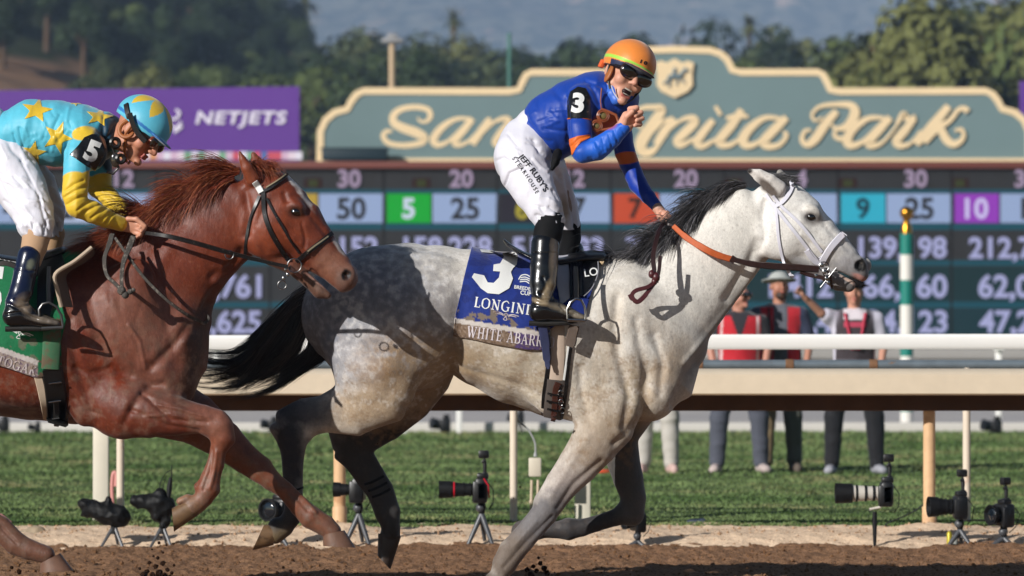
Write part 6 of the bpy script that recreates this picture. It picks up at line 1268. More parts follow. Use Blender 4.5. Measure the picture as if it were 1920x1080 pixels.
# ---- grey's bridle and reins
ww = mat('white_leather', 'd3d2dc', .4, .4, var=(40, .05), bump=(90, .2, .001)); orl = mat('orange_rubber', 'b5582c', .6, .3, var=(60, .12), bump=(200, .4, .001)); dbl = mat('dark_brown_leather', '2d1a18', .35, .5, var=(40, .25), bump=(120, .3, .001))
br = empty('bridle', tuple(P(1480, 440, -.1)), 'white bridle with orange and dark brown reins on the head of the grey horse', 'bridle')
sr = lambda name, pts, w_, m=ww, off=.005, **k: strap(name, pts, w_, m, br, gb, off, -.1, **k)
sr('browband', [(1451, 388), (1466, 381), (1480, 364), (1486, 348), (1481, 341)], 9); sr('cheekpiece', [(1437, 364), (1452, 388), (1490, 435), (1520, 473), (1533, 488)], 7); sr('cheekpiece', [(1450, 366), (1465, 388), (1500, 420), (1541, 472)], 6.5)
sr('throatlatch', [(1450, 380), (1456, 400), (1460, 450), (1471, 496), (1480, 512)], 6); sr('noseband', [(1542, 488), (1555, 466), (1572, 448), (1583, 439)], 13, off=.009); sr('noseband_keeper', [(1538, 480), (1546, 492)], 9)
sr('buckle_end', [(1512, 468), (1528, 490), (1536, 494)], 11, off=.009); strap('throatlatch_end', [(1478, 508, -.05), (1484, 518, -.05), (1488, 516, -.05)], 6, ww, br, None, 0, -.05)
k = MB(); 
for (x, y, r) in ((1545, 500, 9), (1549, 510, 7)): ring(k, P(x, y, -.105), r*S(0), .0028)
for (x, y) in ((1541, 497), (1546, 510), (1550, 522), (1553, 530), (1530, 517)): k.box(P(x, y, -.11), (.016, .012, .018), bev=.004)
k.tube([P(1568, 502, -.11), P(1552, 522, -.11), P(1538, 539, -.11)], .0028, 8); k.build('bit', stl, br)
strap('chin_strap', [(1548, 505, -.1), (1556, 515, -.1), (1558, 528, -.09), (1560, 540, -.06)], 5, dbl, br, None, 0, -.1)
rs_ = lambda name, pts, w_, m: strap(name, pts, w_, m, br, None, 0, -.1, thick=.006)
rs_('rein_grip', [(1263, 424, -.10), (1288, 446, -.15), (1320, 466, -.19), (1345, 478, -.19), (1371, 486, -.18)], [10, 12, 13, 13, 12], orl); rs_('rein_sleeve', [(1370, 484, -.183), (1378, 489, -.18)], 14, dbl)
rs_('rein', [(1377, 487, -.18), (1410, 495, -.17), (1450, 499, -.15), (1500, 502, -.13), (1535, 505, -.115)], [10, 12, 13, 13, 13], dbl)
rs_('rein', [(1500, 509, -.12), (1520, 516, -.11), (1545, 521, -.11)], 8, dbl)
rs_('rein', [(1263, 424, -.10), (1250, 420, -.08), (1240, 424, -.12), (1232, 445, -.2), (1225, 480, -.25), (1227, 510, -.27), (1228, 530, -.28)], [5, 7, 9, 9, 8], dbl); rs_('rein', [(1238, 480, -.26), (1236, 505, -.27), (1231, 530, -.28)], 7, dbl)
kn_m = mat('oxblood_leather', '4a1f22', .4, .5); k = MB()
for (x, y, a) in ((1222, 514, .02), (1230, 520, .024), (1227, 528, .018)): 
    bm = bmesh.new(); bmesh.ops.create_icosphere(bm, subdivisions=2, radius=a); c = P(x, y, -.285); bm.verts.index_update(); k.add([c+Vector((q_.co.x*.8, q_.co.y*.8, q_.co.z)) for q_ in bm.verts], [[l.vert.index for l in f.loops] for f in bm.faces]); bm.free()
k.build('rein_knot', kn_m, br)
rs_('rein_loop', [(1228, 528, -.285), (1215, 538, -.3), (1192, 545, -.31), (1185, 555, -.31), (1194, 566, -.31), (1206, 558, -.3), (1220, 540, -.29), (1229, 528, -.28)], [8, 8, 9, 8], kn_m); rs_('rein_end', [(1190, 562, -.31), (1184, 560, -.31), (1180, 552, -.31)], 7, kn_m)
# ================= chestnut's tack =================
gc_poly = [(-90, 490), (0, 478), (150, 462), (176, 464), (172, 480), (128, 508), (112, 520), (114, 560), (122, 600), (114, 640), (116, 690), (110, 700), (76, 706), (66, 706), (0, 684), (-90, 662)]
def gcol(x, y, n, m_):
    t = y-(655+(x)*.36)
    if x > 72 and y > 560: return '5a4a3a' if n+m_*.5+(y-620)*.004 > .25 else '186a42'
    if t > 5: return '8f8178' if m_ < .1 else '6d5a68'
    if t > -5: return 'b8b0ac'
    return '186a42' if n+(y-600)*.004 < .35 else '5d6550'
cl2 = empty('saddlecloth', tuple(P(0, 580, KY-.3)), 'muddy green saddlecloth with white lettering on the chestnut horse at the left edge', 'saddlecloth')
patch(ch, gc_poly, .010, 'cloth', clothm, cl2, front=False, cols=colr(gcol), wob=.010, thick=.006)
kcb = BVHTree.FromPolygons([tuple(v.co+cl2.children[0].location) for v in cl2.children[0].data.vertices], [tuple(f.vertices) for f in cl2.children[0].data.polygons])
drape_text('5', -24, 545, 95, 8, kcb, whm, 'number', cl2, off=.0025, bold=.05, Y=KY-.3, cut=.015)
drape_text('', 24, 683, 19, 17, kcb, mudwhite, 'lettering', cl2, off=.0025, shape=serif_bm('OTOGAK'), Y=KY-.3, wid=.95)
drape_text('', 36, 628, 15, 14, kcb, whm, 'emblem', cl2, off=.0025, shape=stroke_shape(wing), Y=KY-.3)
sd2 = empty('saddle', tuple(P(60, 480, KY)), 'black racing saddle with pale felt edge and stirrup on the chestnut horse', 'saddle')
S1 = Body(.005); S1.chain([(118, 474, KY, 12, 50), (90, 484, KY, 14, 62), (40, 494, KY, 11, 66), (0, 486, KY, 9, 56), (-40, 474, KY, 5, 44)], k=.012); S1.mesh(2); obj('seat', S1.v, S1.f, blk2, sd2, origin=tuple(sd2.location))
patch(ch, [(72, 480), (115, 476), (122, 500), (108, 530), (100, 570), (92, 600), (68, 600)], .026, 'flap', blk2, sd2, front=True, thick=.008)
felt = mat('pale_felt', 'b9a792', .85, .2, var=(30, .08), bump=(60, .4, .003))
# felt pad standing away from the shoulder
edge = [(172, 464), (140, 490), (104, 514), (108, 545), (115, 575)]
k = MB(); vs = []
E = smooth_poly([(x, y, KY-.30-.05*(1-abs(i-2)/2)) for i, (x, y) in enumerate(edge)], 5)
inn = [hit(kb, min(e[0]+22, 178), e[1]+2, .004)[0] for e in E]
for e, c in zip(E, inn): a = P(e[0], e[1], e[2]); vs += [a, a+Vector((.012, .012, 0)), c]
n = len(E); k.add(vs, [(i*3+a, i*3+(a+1) % 3, (i+1)*3+(a+1) % 3, (i+1)*3+a) for i in range(n-1) for a in range(3)]+[(0, 1, 2), (3*n-1, 3*n-2, 3*n-3)]); k.build('felt_pad', mat('dirty_felt', '6b5f55', .9, var=(20, .15)), sd2)
k = MB(); k.tube([P(e[0], e[1], e[2]-.004) for e in E], .009, 8); k.build('felt_edge', felt, sd2)
k = MB(); pts = [P(*q_, KY-.42) for q_ in ((74, 592), (73, 580), (80, 570), (92, 567), (106, 575), (115, 592), (118, 612))]; k.tube(pts, .0055, 8); k.tube([P(78, 616, KY-.42), P(118, 614, KY-.42)], .008, 8); k.build('stirrup', mat('grey_steel', '5c5c5c', .35, metal=.8), sd2)
strap('stirrup_leather', [(92, 500, KY-.34), (91, 540, KY-.38), (92, 568, KY-.415)], 9, blk2, sd2, None, 0, KY-.4)
strap('girth_pad', [(70, 700), (78, 730), (84, 760), (88, 784)], [16, 16, 15, 14], felt, sd2, kb, .004, KY-.28, thick=.008)
strap('girth', [(96, 690), (103, 730), (106, 765), (108, 792)], 42, blk2, sd2, kb, .006, KY-.28, thick=.012)
strap('girth_flap', [(98, 600), (96, 650), (94, 690)], 34, mat('muddy_green', '3f6b4c', .8, var=(12, .2), blotch=(12, '5d4c3a', .45, .6)), sd2, kb, .022, KY-.28, thick=.006)
for y, w_ in ((715, 12), (747, 12), (776, 10)): a, _n = hit(kb, 98-w_+5, y+1, .028); b, _n = hit(kb, 98+w_+5, y-2, .028); k = MB(); k.tube([a, b], .0035, 6); k.build('buckle', stl, sd2)
strap('buckle_strap', [(104, 748), (106, 770), (107, 790)], 10, mat('worn_leather', '3a3634', .5), sd2, kb, .02, KY-.28, thick=.004)
strap('saddle_strap', [(-20, 498, KY-.33), (10, 494, KY-.33), (34, 502, KY-.32)], 9, mat('worn_leather'), sd2, None, 0, KY-.33)
br2 = empty('bridle', tuple(P(520, 430, KY-.1)), 'black bridle and dusty grey knotted reins on the chestnut horse', 'bridle')
bkl = mat('black_bridle', '151314', .35, .5, var=(60, .35), blotch=(90, '6d6459', .6, .75)); dust = mat('dusty_leather', '4a4642', .8, .2, var=(40, .3), blotch=(60, '8a8278', .5, .7), bump=(150, .4, .001))
s2 = lambda name, pts, w_, m=bkl, off=.005, **k: strap(name, pts, w_, m, br2, kb, off, KY-.1, **k)
s2('browband', [(486, 362), (505, 355), (522, 342), (537, 328)], 8, off=.007); s2('browband_studs', [(500, 354), (522, 340), (534, 330)], 3, mat('studs', '8a806a', .4), off=.011)
s2('cheekpiece', [(494, 362), (496, 400), (510, 440), (535, 480), (540, 490)], 9); s2('cheekpiece', [(500, 372), (520, 410), (545, 450), (562, 474)], 5); s2('throatlatch', [(487, 368), (478, 390), (466, 430), (460, 475)], 7)
s2('noseband', [(556, 490), (575, 474), (600, 455), (621, 438)], 9, off=.008); s2('noseband_studs', [(577, 470), (612, 445)], 3, mat('studs'), off=.012); s2('headpiece_tape', [(477, 340), (485, 352), (491, 362)], 12, whm, off=.008)
for x, y, d_, r_ in ((552, 498, -.105, 13), (529, 534, -.06, 8), (430, 478, -.17, 8)): k = MB(); ring(k, P(x, y, KY+d_), r_*S(KY), .0028); k.build('bit_ring', stl, br2)
k = MB()
for (x, y) in ((536, 505), (540, 515), (532, 522)): k.box(P(x, y, KY-.1), (.014, .012, .016), bev=.004)
k.build('bit', stl, br2); strap('chin_strap', [(542, 500, KY-.1), (555, 512, KY-.1), (565, 520, KY-.09)], 9, brl, br2, None, 0, KY-.1)
r2 = lambda name, pts, w_, m=dust: strap(name, pts, w_, m, br2, None, 0, KY-.1, thick=.006)
r2('rein', [(266, 436, KY-.16), (310, 442, KY-.23), (360, 454, KY-.22), (420, 471, KY-.18), (470, 484, KY-.14), (520, 496, KY-.115), (540, 500, KY-.11)], [8, 9, 9, 8, 7, 7], bkl)
r2('rein_end', [(210, 440, KY-.22), (206, 455, KY-.26), (196, 485, KY-.3), (200, 515, KY-.32), (214, 530, KY-.33), (226, 542, KY-.34)], [10, 8, 7, 7]); r2('rein_end', [(250, 444, KY-.2), (242, 465, KY-.26), (232, 490, KY-.3), (228, 520, KY-.33), (229, 542, KY-.34)], [11, 10, 8, 7])
k = MB()
for (x, y, a) in ((228, 545, .02), (235, 553, .017), (244, 547, .013), (250, 544, .010)):
    bm = bmesh.new(); bmesh.ops.create_icosphere(bm, subdivisions=2, radius=a); c = P(x, y, KY-.35); bm.verts.index_update(); k.add([c+q_.co for q_ in bm.verts], [[l.vert.index for l in f.loops] for f in bm.faces]); bm.free()
k.build('rein_knot', dust, br2)
r2('martingale', [(216, 446, KY-.25), (240, 480, KY-.27), (270, 520, KY-.27), (310, 560, KY-.26), (350, 590, KY-.2), (374, 602, KY-.13), (384, 606, KY-.08), (391, 596, KY-.05), (380, 582, KY-.04)], [6, 6, 6, 6, 6, 5])
# ================= track people, remote cameras, background =================
def stander(px, py, Y, face, label, parts, hgt=1.74, hatc=None, arm=None, skin='b98068', sunx=0):
    """standing person facing the camera side; pixel feet at (px,py)"""
    base = P(px, py, Y); base.z = turf_h(base.x, base.y); s = hgt/1.74; B = Body(.011); O = lambda x, y, z: np.array(base+Vector((x*s, y*s, z*s)))
    M = frame(face, (0, 0, 1)); hc_ = Vector(O(0, -.02, 1.60)); W = addhead(B, hc_, M, s, skin, neck=O(0, 0, 1.44))
    top, leg, shoe, sleeve = parts['top'], parts['leg'], parts['shoe'], parts['sleeve']
    B.seg(O(0, 0, 1.33), O(0, 0, .95), .17*s, .09*s, .14*s, .10*s, .04, skin, None, False, (0, 1, 0))
    stance = parts.get('stance', .13); lg = []
    for q_ in (-1, 1):
        B.seg(O(q_*.07, 0, .92), O(q_*stance, 0, .5), .07, .07, .05, .05, .02, skin); B.seg(O(q_*stance, 0, .5), O(q_*stance*1.05, .01, .08), .05, .05, .035, .035, .02, skin)
        B.seg(O(q_*stance*1.05, .02, .04), O(q_*stance*1.2, -.14, .03), .03, .04, .025, .04, .01, skin)
    for q_ in (-1, 1):
        if arm and q_ == arm['side']: a = arm['pts']
        else: a = parts.get('armR' if q_ > 0 else 'armL', [(q_*.19, 0, 1.36), (q_*.26, .0, 1.12), (q_*.22, -.1, .90)])
        for i in range(len(a)-1): B.seg(O(*a[i]), O(*a[i+1]), (.045, .036, .03)[min(i, 2)], (.045, .036, .03)[min(i, 2)], (.036, .028, .026)[min(i, 2)], (.036, .028, .026)[min(i, 2)], .015, skin)
        hx = Vector(O(*a[-1])); dirh = (hx-Vector(O(*a[-2]))).normalized()
        B.seg(np.array(hx), np.array(hx+dirh*.07), .022, .038, .02, .036, .01, skin)
        for f_ in range(4): off = dirh.cross(Vector((0, 1, 0))).normalized()*(f_-1.5)*.019; B.seg(np.array(hx+dirh*.08+off), np.array(hx+dirh*.13+off*1.05+Vector((0, -.02, 0))), .010, .010, .008, .008, .006, skin)
        B.seg(np.array(hx+dirh*.03), np.array(hx+dirh*.07+Vector((-.03, -.03, .01))), .012, .012, .009, .009, .006, skin)
    B.mesh(1); B.colors(skin, .01); o = obj('person', B.v, B.f, skin_m, None, tuple(base), cols=facepaint(B, W)); tag(o, label, 'person', 'people standing on the turf')
    T = Body(.011); tc_ = top
    T.seg(O(0, 0, 1.34), O(0, 0, 1.16), .215*s, .13*s, .19*s, .14*s, .04, tc_, None, False, (0, 1, 0)); T.seg(O(0, 0, 1.16), O(0, .0, .90), .19*s, .14*s, .185*s, .14*s, .04, tc_, None, False, (0, 1, 0))
    for q_ in (-1, 1):
        a = arm['pts'] if arm and q_ == arm['side'] else parts.get('armR' if q_ > 0 else 'armL', [(q_*.19, 0, 1.36), (q_*.26, .0, 1.12), (q_*.22, -.1, .90)])
        e = lerp(np.array(a[0]), np.array(a[1]), parts.get('slen', .8)); T.seg(O(*a[0]), O(*e), .075, .075, .062, .062, .03, sleeve)
    T.mesh(2); T.wrinkle(.006, 5, (1.5, 1, .6)); T.colors(top, .012)
    Lx = (T.v-np.array(base))/s
    for cond, h in parts.get('paint', lambda L: [])(Lx): T.c[cond] = hexc(h)
    obj('shirt', T.v, T.f, mat('cotton', vcol=True, rough=.85, sheen=.3, bump=(40, .3, .004)), o, tuple(base), cols=T.c)
    Q = Body(.011)
    Q.seg(O(0, 0, .98), O(0, 0, .86), .17*s, .125*s, .18*s, .13*s, .03, leg, None, False, (0, 1, 0))
    for q_ in (-1, 1):
        c_ = parts.get('leg2', leg) if q_ > 0 else leg
        Q.seg(O(q_*.09, 0, .90), O(q_*stance*.95, 0, .5), .10, .10, .082, .08, .03, c_); Q.seg(O(q_*stance*.95, 0, .5), O(q_*stance*1.05, .01, .10), .082, .08, .066, .07, .02, c_)
    Q.mesh(2); Q.wrinkle(.006, 6, (.6, 1, 1.5)); Q.colors(leg, .012); obj('trousers', Q.v, Q.f, mat('cotton'), o, tuple(base), cols=Q.c)
    for q_ in (-1, 1):
        Sx = Body(.009); Sx.seg(O(q_*stance*1.05, .05, .045), O(q_*stance*1.25, -.17, .035), .05, .05, .035, .045, .01, shoe); Sx.mesh(1); obj('shoe', Sx.v, Sx.f, mat('shoe_'+shoe, shoe, .7), o, tuple(base))
    return o, W, M, O, s
def hat(W, M, s, par, col, brim=.07, name='hat'):
    H = Body(.009); H.ell(W(0, -.01, .075), (.092*s, .11*s, .07*s), .02, col, False, M); H.ell(W(0, -.01, .062), ((.1+brim)*s, (.12+brim)*s, .012*s), .03, col, False, M)
    H.ell(W(0, -.01, .0), (.078*s, .095*s, .06*s), .004, None, True, M); H.mesh(2); o = obj(name, H.v, H.f, mat('hat_'+col, col, .9, .1, bump=(60, .3, .003)), par, origin=tuple(par.location)); return o
def hair(W, M, s, par, col, bun=False):
    H = Body(.009); H.ell(W(0, -.03, .05), (.084*s, .095*s, .085*s), .02, col, False, M)
    if bun: H.ell(W(0, -.13, .03), (.035*s, .04*s, .04*s), .02, col, False, M)
    H.ell(W(0, .07, -.01), (.075*s, .07*s, .075*s), .01, None, True, M); H.mesh(1); return obj('hair', H.v, H.f, mat('hair_'+col, col, .5, bump=(120, .5, .003)), par, origin=tuple(par.location))
def redvest(L):
    x, y, z = L[:, 0], L[:, 1], L[:, 2]; v_ = (z < 1.42) & (z > .93) & (np.abs(x) < .19) & ~((np.abs(x) < .01+np.clip(z-1.22, 0, 1)*.35) & (z > 1.22) & (y < .02))
    pipe = (np.abs(np.abs(x)-.165) < .012) & v_; return [(v_, 'b8202c'), (pipe, 'd0b8b8'), ((z < 1.20) & (z > 1.165) & (np.abs(x) > .05) & (np.abs(x) < .15) & v_, 'cfa0a4')]
PYt = 17.8
o1, W1, M1, O1, s1_ = stander(1386, 886, PYt, (.75, -.65, 0), 'woman in red vest and dark shirt, sunglasses, facing right, left of the bucket hat man', dict(top='2c2a30', leg='4a4d58', shoe='b8a8a4', sleeve='2a282c', stance=.19, paint=redvest, slen=.75), hgt=1.66, skin='b88370')
hair(W1, M1, s1_, o1, '3a281e', True); goggles(W1, M1, s1_, o1, '1a1416', 'sunglasses')
k = MB(); k.tube([O1(-.07, -.09, 1.40), O1(-.02, -.15, 1.15), O1(.05, -.09, 1.40)], .009, 6); k.build('lanyard', mat('lanyard_purple', '6d5aa0', .7), o1)
o2, W2, M2, O2, s2_ = stander(1462, 882, PYt+.35, (.15, -1, .12), 'bearded man in pale bucket hat and open red vest over a grey shirt', dict(top='5a5c64', leg='8a7658', leg2='55564c', shoe='5b5148', sleeve='44485a', stance=.12, paint=lambda L: [((L[:, 2] < 1.43) & (L[:, 2] > .9) & (np.abs(L[:, 0]) > .06) & (np.abs(L[:, 0]) < .17) & (L[:, 1] < .03), 'bb2530'), ((L[:, 0] > .17) | ((L[:, 0] > -.0) & (L[:, 1] > .06)), '343a50')], slen=.95), hgt=1.75, skin='b07c66')
hat(W2, M2, s2_, o2, 'a9aca8', .06); 
be = Body(.009); be.ell(W2(0, .055, -.078), (.05, .045, .04), .02, '2a201c', False, M2); be.mesh(1); obj('beard', be.v, be.f, mat('hair_3a281e'), o2, origin=tuple(o2.location))
k = MB(); k.box(O2(-.05, -.18, 1.12), (.13, .1, .09), bev=.01); k.tube([O2(-.05, -.2, 1.12), O2(-.05, -.3, 1.12)], .04, 14); k.tube([O2(-.1, -.1, 1.42), O2(-.1, -.17, 1.16)], .01, 6); tag(k.build('camera', mat('camera_black', '101012', .45)), 'black camera hanging on the chest of the bucket hat man', 'camera')
o3, W3, M3, O3, s3_ = stander(1602, 886, PYt, (-.1, -1, 0), 'man in black hat, dark vest and white shirt, stretching one arm out to the left', dict(top='3a3236', leg='17171b', shoe='9c9ca4', sleeve='c9c4d4', stance=.19, slen=.55, paint=lambda L: [(((np.abs(L[:, 0]) > .17) | (L[:, 2] < 1.0)), 'c6c2d0'), ((L[:, 2] > 1.36) & (np.abs(L[:, 0]) < .1), 'cfc6cc'), ((L[:, 2] > 1.30) & (L[:, 2] < 1.34) & (np.abs(L[:, 0]) < .10), 'b04058')]), hgt=1.70, arm=dict(side=-1, pts=[(-.19, 0, 1.37), (-.30, -.10, 1.42), (-.44, -.2, 1.55)]), skin='bd8a74')
hat(W3, M3, s3_, o3, '1c1613', .05); k = MB(); k.tube([O3(-.09, -.12, 1.42), O3(-.03, -.16, 1.10), O3(.03, -.16, 1.10), O3(.09, -.12, 1.42)], .013, 6); k.build('lanyard', mat('lanyard_red', 'b83048', .7), o3)
o4, W4, M4, O4, s4_ = stander(1232, 886, PYt, (.3, -1, 0), 'person in pale trousers, mostly hidden behind the chest of the grey horse', dict(top='8a8d98', leg='b5b0a8', shoe='c8a8a0', sleeve='8a8d98', stance=.12), hgt=1.68)
hair(W4, M4, s4_, o4, '2a201a'); k = MB(); k.box(O4(.27, -.1, .88), (.12, .12, .16), bev=.03); tag(k.build('camera_bag', mat('camera_black')), 'black camera held low beside the pale trousers, behind the grey horse', 'camera')
k = MB(); k.tube([O4(-.5, 0, .01), O4(-.5, 0, .035)], [.09, .07], 16); tag(k.build('marker_disc', mat('orange_plastic', 'd0502c', .5)), 'small orange marker disc lying on the grass between the front legs', 'marker')
# ---- remote cameras by the rail
cb = mat('camera_body', '131315', .4, .5, var=(40, .2), bump=(150, .4, .001)); rub = mat('camera_rubber', '0c0c0e', .65, .3); gls = mat('front_glass', '101820', .03, 1, coat=1); trm = mat('tripod_metal', '4c4e52', .4, .5, metal=.1, var=(20, .15))
YC = 4.95
def rcam(px, py, label, lens=(60, 12), yaw=0, lensmat=None, ringc=None, tripod=True, foot=(1020,), hot=True, hood=True, scale=1.0, red=False, Y=YC, wrap=False):
    """px,py: centre of the camera body; lens length,radius in px; yaw degrees, 0 = lens points left"""
    s = S(Y)*scale; c = P(px, py, Y); g = sand_h(c.x, c.y); R = Matrix.Rotation(math.radians(yaw), 3, 'Z'); T = lambda x, y, z: c+R@Vector((x*s, y*s, z*s))
    o = empty('remote_camera', (c.x, c.y, g), label, 'camera', 'remote cameras standing by the rail'); ll, lr = lens
    def bx_(k, x, y, z, d, b=2): k.box(T(x, y, z), (d[0]*s, d[1]*s, d[2]*s), R, b*s)
    k = MB(); bx_(k, 0, 0, 0, (24, 46, 44), 6); bx_(k, 2, 0, 25, (22, 22, 12), 4); bx_(k, -3, -17, -4, (28, 12, 42), 5); bx_(k, 6, 0, 30, (10, 14, 6), 2); k.build('body', cb, o)
    k = MB(); L0 = -12; prof = [(L0, lr*.85), (L0-ll*.25, lr*.9), (L0-ll*.5, lr), (L0-ll*.62, lr*1.02), (L0-ll*.62, lr*1.2), (L0-ll, lr*1.28), (L0-ll, lr*1.1), (L0-ll*.75, lr*.9)] if hood else [(L0, lr*.85), (L0-ll*.4, lr), (L0-ll, lr*1.05), (L0-ll, lr*.9), (L0-ll*.9, lr*.85)]
    n = 20; vs = [T(x, math.cos(2*math.pi*i/n)*r, math.sin(2*math.pi*i/n)*r) for x, r in prof for i in range(n)]; half_ = len(prof)//2+(0 if not lensmat else 0)
    k.add(vs, [(j*n+i, j*n+(i+1) % n, (j+1)*n+(i+1) % n, (j+1)*n+i) for j in range(len(prof)-1) for i in range(n)]+[tuple((len(prof)-1)*n+i for i in range(n))])
    if lensmat: k.mi = [1 if f[0]//n >= 3 else 0 for f in k.f]
    lo_ = k.build('lens', [lensmat or rub, rub], o)
    k = MB(); 
    for (a, r) in ((.12, 1.0), (.3, 1.03), (.5, 1.06)): k.tube([T(L0-ll*a, 0, 0), T(L0-ll*a-ll*.05, 0, 0)], lr*r*s, 20)
    k.build('focus_ring', rub, lo_)
    if ringc: k = MB(); k.tube([T(L0-ll*.56, 0, 0), T(L0-ll*.56-3, 0, 0)], lr*1.14*s, 20); k.build('lens_band', ringc, lo_)
    ball('glass', T(L0-ll*.76, 0, 0), lr*.86*s, gls, lo_, squash=(.25, 1, 1), R=R)
    if hot: k = MB(); k.tube([T(6, 0, 30), T(6, 0, 48), T(5, 0, 58)], [3.2*s, 4*s, 2.6*s], 10); bx_(k, 4, 0, 66, (20, 14, 15), 3); bx_(k, 4, 0, 52, (8, 8, 6), 2); k.build('trigger', cb, o)
    if red: k = MB(); k.tube([T(4, -24, 22), T(13, -24, 8), T(14, -10, -14)], 1.6*s, 6); k.build('strap', mat('red_strap', 'b82030', .5), o)
    k = MB(); k.tube([T(12, -20, 14), T(22, -24, 0), T(22, -10, -24), T(14, 0, -36)], 1.0*s, 5); k.build('cable', rub, o)
    zb_ = (c.z-22*s)
    if tripod == 'mono': k = MB(); k.tube([T(-22, 0, -34), T(-22, 0, -50), (T(-22, 0, 0).x, c.y, g-.02)], [4*s, 5*s, 2.6*s], 10); k.build('stand', rub, o); k = MB(); k.tube([T(-14, 0, -12), T(-12, 0, -26), T(-32, 0, -30)], [3*s, 3*s, 2.5*s], 8); k.build('collar_foot', lensmat or rub, o)
    elif tripod:
        k = MB(); hub = T(0, 0, -46); k.tube([T(0, 0, -20), T(0, 0, -34), hub], [6*s, 8*s, 5*s], 12); ball('ball_head', T(-2, 0, -34), 9*s, trm, o); k.build('head', rub, o)
        for a in (200, 320, 80): e = hub+Vector((math.cos(math.radians(a))*32*s, math.sin(math.radians(a))*32*s, 0)); e.z = sand_h(e.x, e.y)-.005; k = MB(); k.tube([hub, lerp(hub, e, .5), e], [5.4*s, 4.8*s, 3.2*s], 10); k.tube([lerp(hub, e, .55), hub+Vector((0, 0, -12*s))], 1.2*s, 6); k.build('leg', trm, o)
    return o
whl = mat('white_lens_paint', 'c2bcb2', .4, .4, var=(6, .05)); redm = mat('red_ring', 'b01828', .4)
rcam(903, 918, 'black camera on a silver tripod, lens with a red band, below the grey horse belly', lens=(68, 13), ringc=redm, red=True)
rcam(673, 918, 'black camera on a silver tripod in front of the cream post, between the hind legs', lens=(36, 11), yaw=-4, hot=False)
rcam(1662, 925, 'camera with a long white lens on a single stand, left of the right-hand cream post', lens=(84, 15), lensmat=whl, tripod='mono')
rcam(1800, 950, 'black camera with dark hooded lens close to the ground, beside the right-hand cream post', lens=(52, 16), yaw=8, tripod=True, scale=.95)
rcam(1882, 965, 'wet-looking black camera on low legs, at the right end of the sand', lens=(22, 16), yaw=32, hot=True, scale=.95)
rcam(522, 955, 'black camera facing the track with bluish front glass, behind the reaching chestnut foreleg', lens=(26, 19), yaw=55, hot=False, scale=.9)
rcam(1196, 978, 'low black camera with red cables, behind the bent knee of the grey horse', lens=(26, 14), yaw=30, hot=True, scale=.8)
# two cameras wrapped in black rain cloth
wrapm = mat('rain_cloth', '0a0a0b', .6, .3, bump=(20, .5, .01))
def wrapped(chs, label, ex):
    c = P(chs[0][0][0], chs[0][0][1], YC); B = Body(.007)
    for c_ in chs: B.chain([(a, b, YC, h*1.3, w_*1.2) for a, b, h, w_ in c_], k=.02)
    B.mesh(1); B.wrinkle(.007, 16); o = empty('remote_camera', (c.x, c.y, sand_h(c.x, c.y)), label, 'camera', 'remote cameras standing by the rail'); obj('rain_cover', B.v, B.f, wrapm, o, tuple(o.location))
    k = MB(); hub = P(ex[0], ex[1], YC)
    k.tube([hub, hub-Vector((0, 0, .05))], .02, 8); 
    k.build('head', rub, o)
    for a in (200, 320, 80): e = hub+Vector((math.cos(math.radians(a))*.08, math.sin(math.radians(a))*.08, 0)); e.z = sand_h(e.x, e.y)-.005; k = MB(); k.tube([hub, e], [.012, .007], 8); k.build('leg', trm, o)
    return o
wrapped([[(157, 946, 9, 12), (176, 955, 13, 14), (200, 964, 15, 16), (224, 968, 16, 18)], [(203, 950, 8, 10), (204, 938, 5, 7)], [(153, 966, 3, 5), (163, 962, 6, 8)]], 'camera wrapped in black cloth in front of the broad white post at left', (214, 985))
o = wrapped([[(255, 940, 9, 12), (275, 942, 11, 12), (298, 945, 17, 16), (312, 950, 14, 14)], [(300, 926, 8, 9), (297, 965, 10, 12)], [(312, 975, 7, 9), (308, 985, 6, 8)]], 'camera wrapped in black cloth with a thin antenna, below the folded chestnut foreleg', (305, 985))
k = MB(); k.tube([P(315, 940, YC), P(318, 912, YC), P(320, 895, YC)], [.012, .016, .008], 8); k.tube([P(322, 905, YC), P(322, 872, YC)], .003, 5); k.tube([P(*q_, YC) for q_ in smooth_poly([(299, 925), (301, 905), (310, 888), (320, 882)], 5)], .0022, 5); k.tube([P(*q_, YC) for q_ in smooth_poly([(304, 925), (307, 908), (313, 892)], 5)], .0022, 5); k.build('antenna', rub, o)
# small things on the sand and posts
k = MB(); k.tube([P(1780, 1021, 5.0), P(1780, 1000, 5.0), P(1780, 996, 5.0)], [.016, .016, .008], 12); tag(k.build('can', mat('yellow_can', 'b0a030', .4, metal=.3)), 'small yellow can standing on the sand below the hooded camera', 'can')
k = MB(); k.tube([P(1791, 1020, 5.0), P(1793, 1003, 5.0), P(1794, 999, 5.0)], [.014, .014, .007], 12); tag(k.build('bottle', mat('grey_bottle', '8a8d88', .3)), 'small grey bottle beside the yellow can on the sand', 'bottle')
k = MB(); k.tube([P(*q_, 7.2) for q_ in smooth_poly([(212, 946), (210, 915), (212, 890), (216, 886), (218, 892), (217, 912)], 4)], .013, 10); tag(k.build('hose', mat('pink_hose', 'c98a84', .5)), 'pink hose end hanging beside the thin white post at left', 'hose')
k = MB(); k.tube([P(-30, 968, 6.0), P(0, 972, 6.0), P(16, 985, 6.0)], .03, 12); tag(k.build('hose', mat('pink_hose')), 'pink hose lying on the sand at the left edge, above the hoof', 'hose')
k = MB(); k.box(P(120, 990, 6.5), (.5, .06, .035), bev=.01); k.box(P(150, 999, 6.2), (.34, .06, .04), bev=.01); tag(k.build('board', mat('weathered_board', 'a89880', .8, var=(10, .15))), 'pale weathered boards lying on the sand beside the broad white post', 'board')
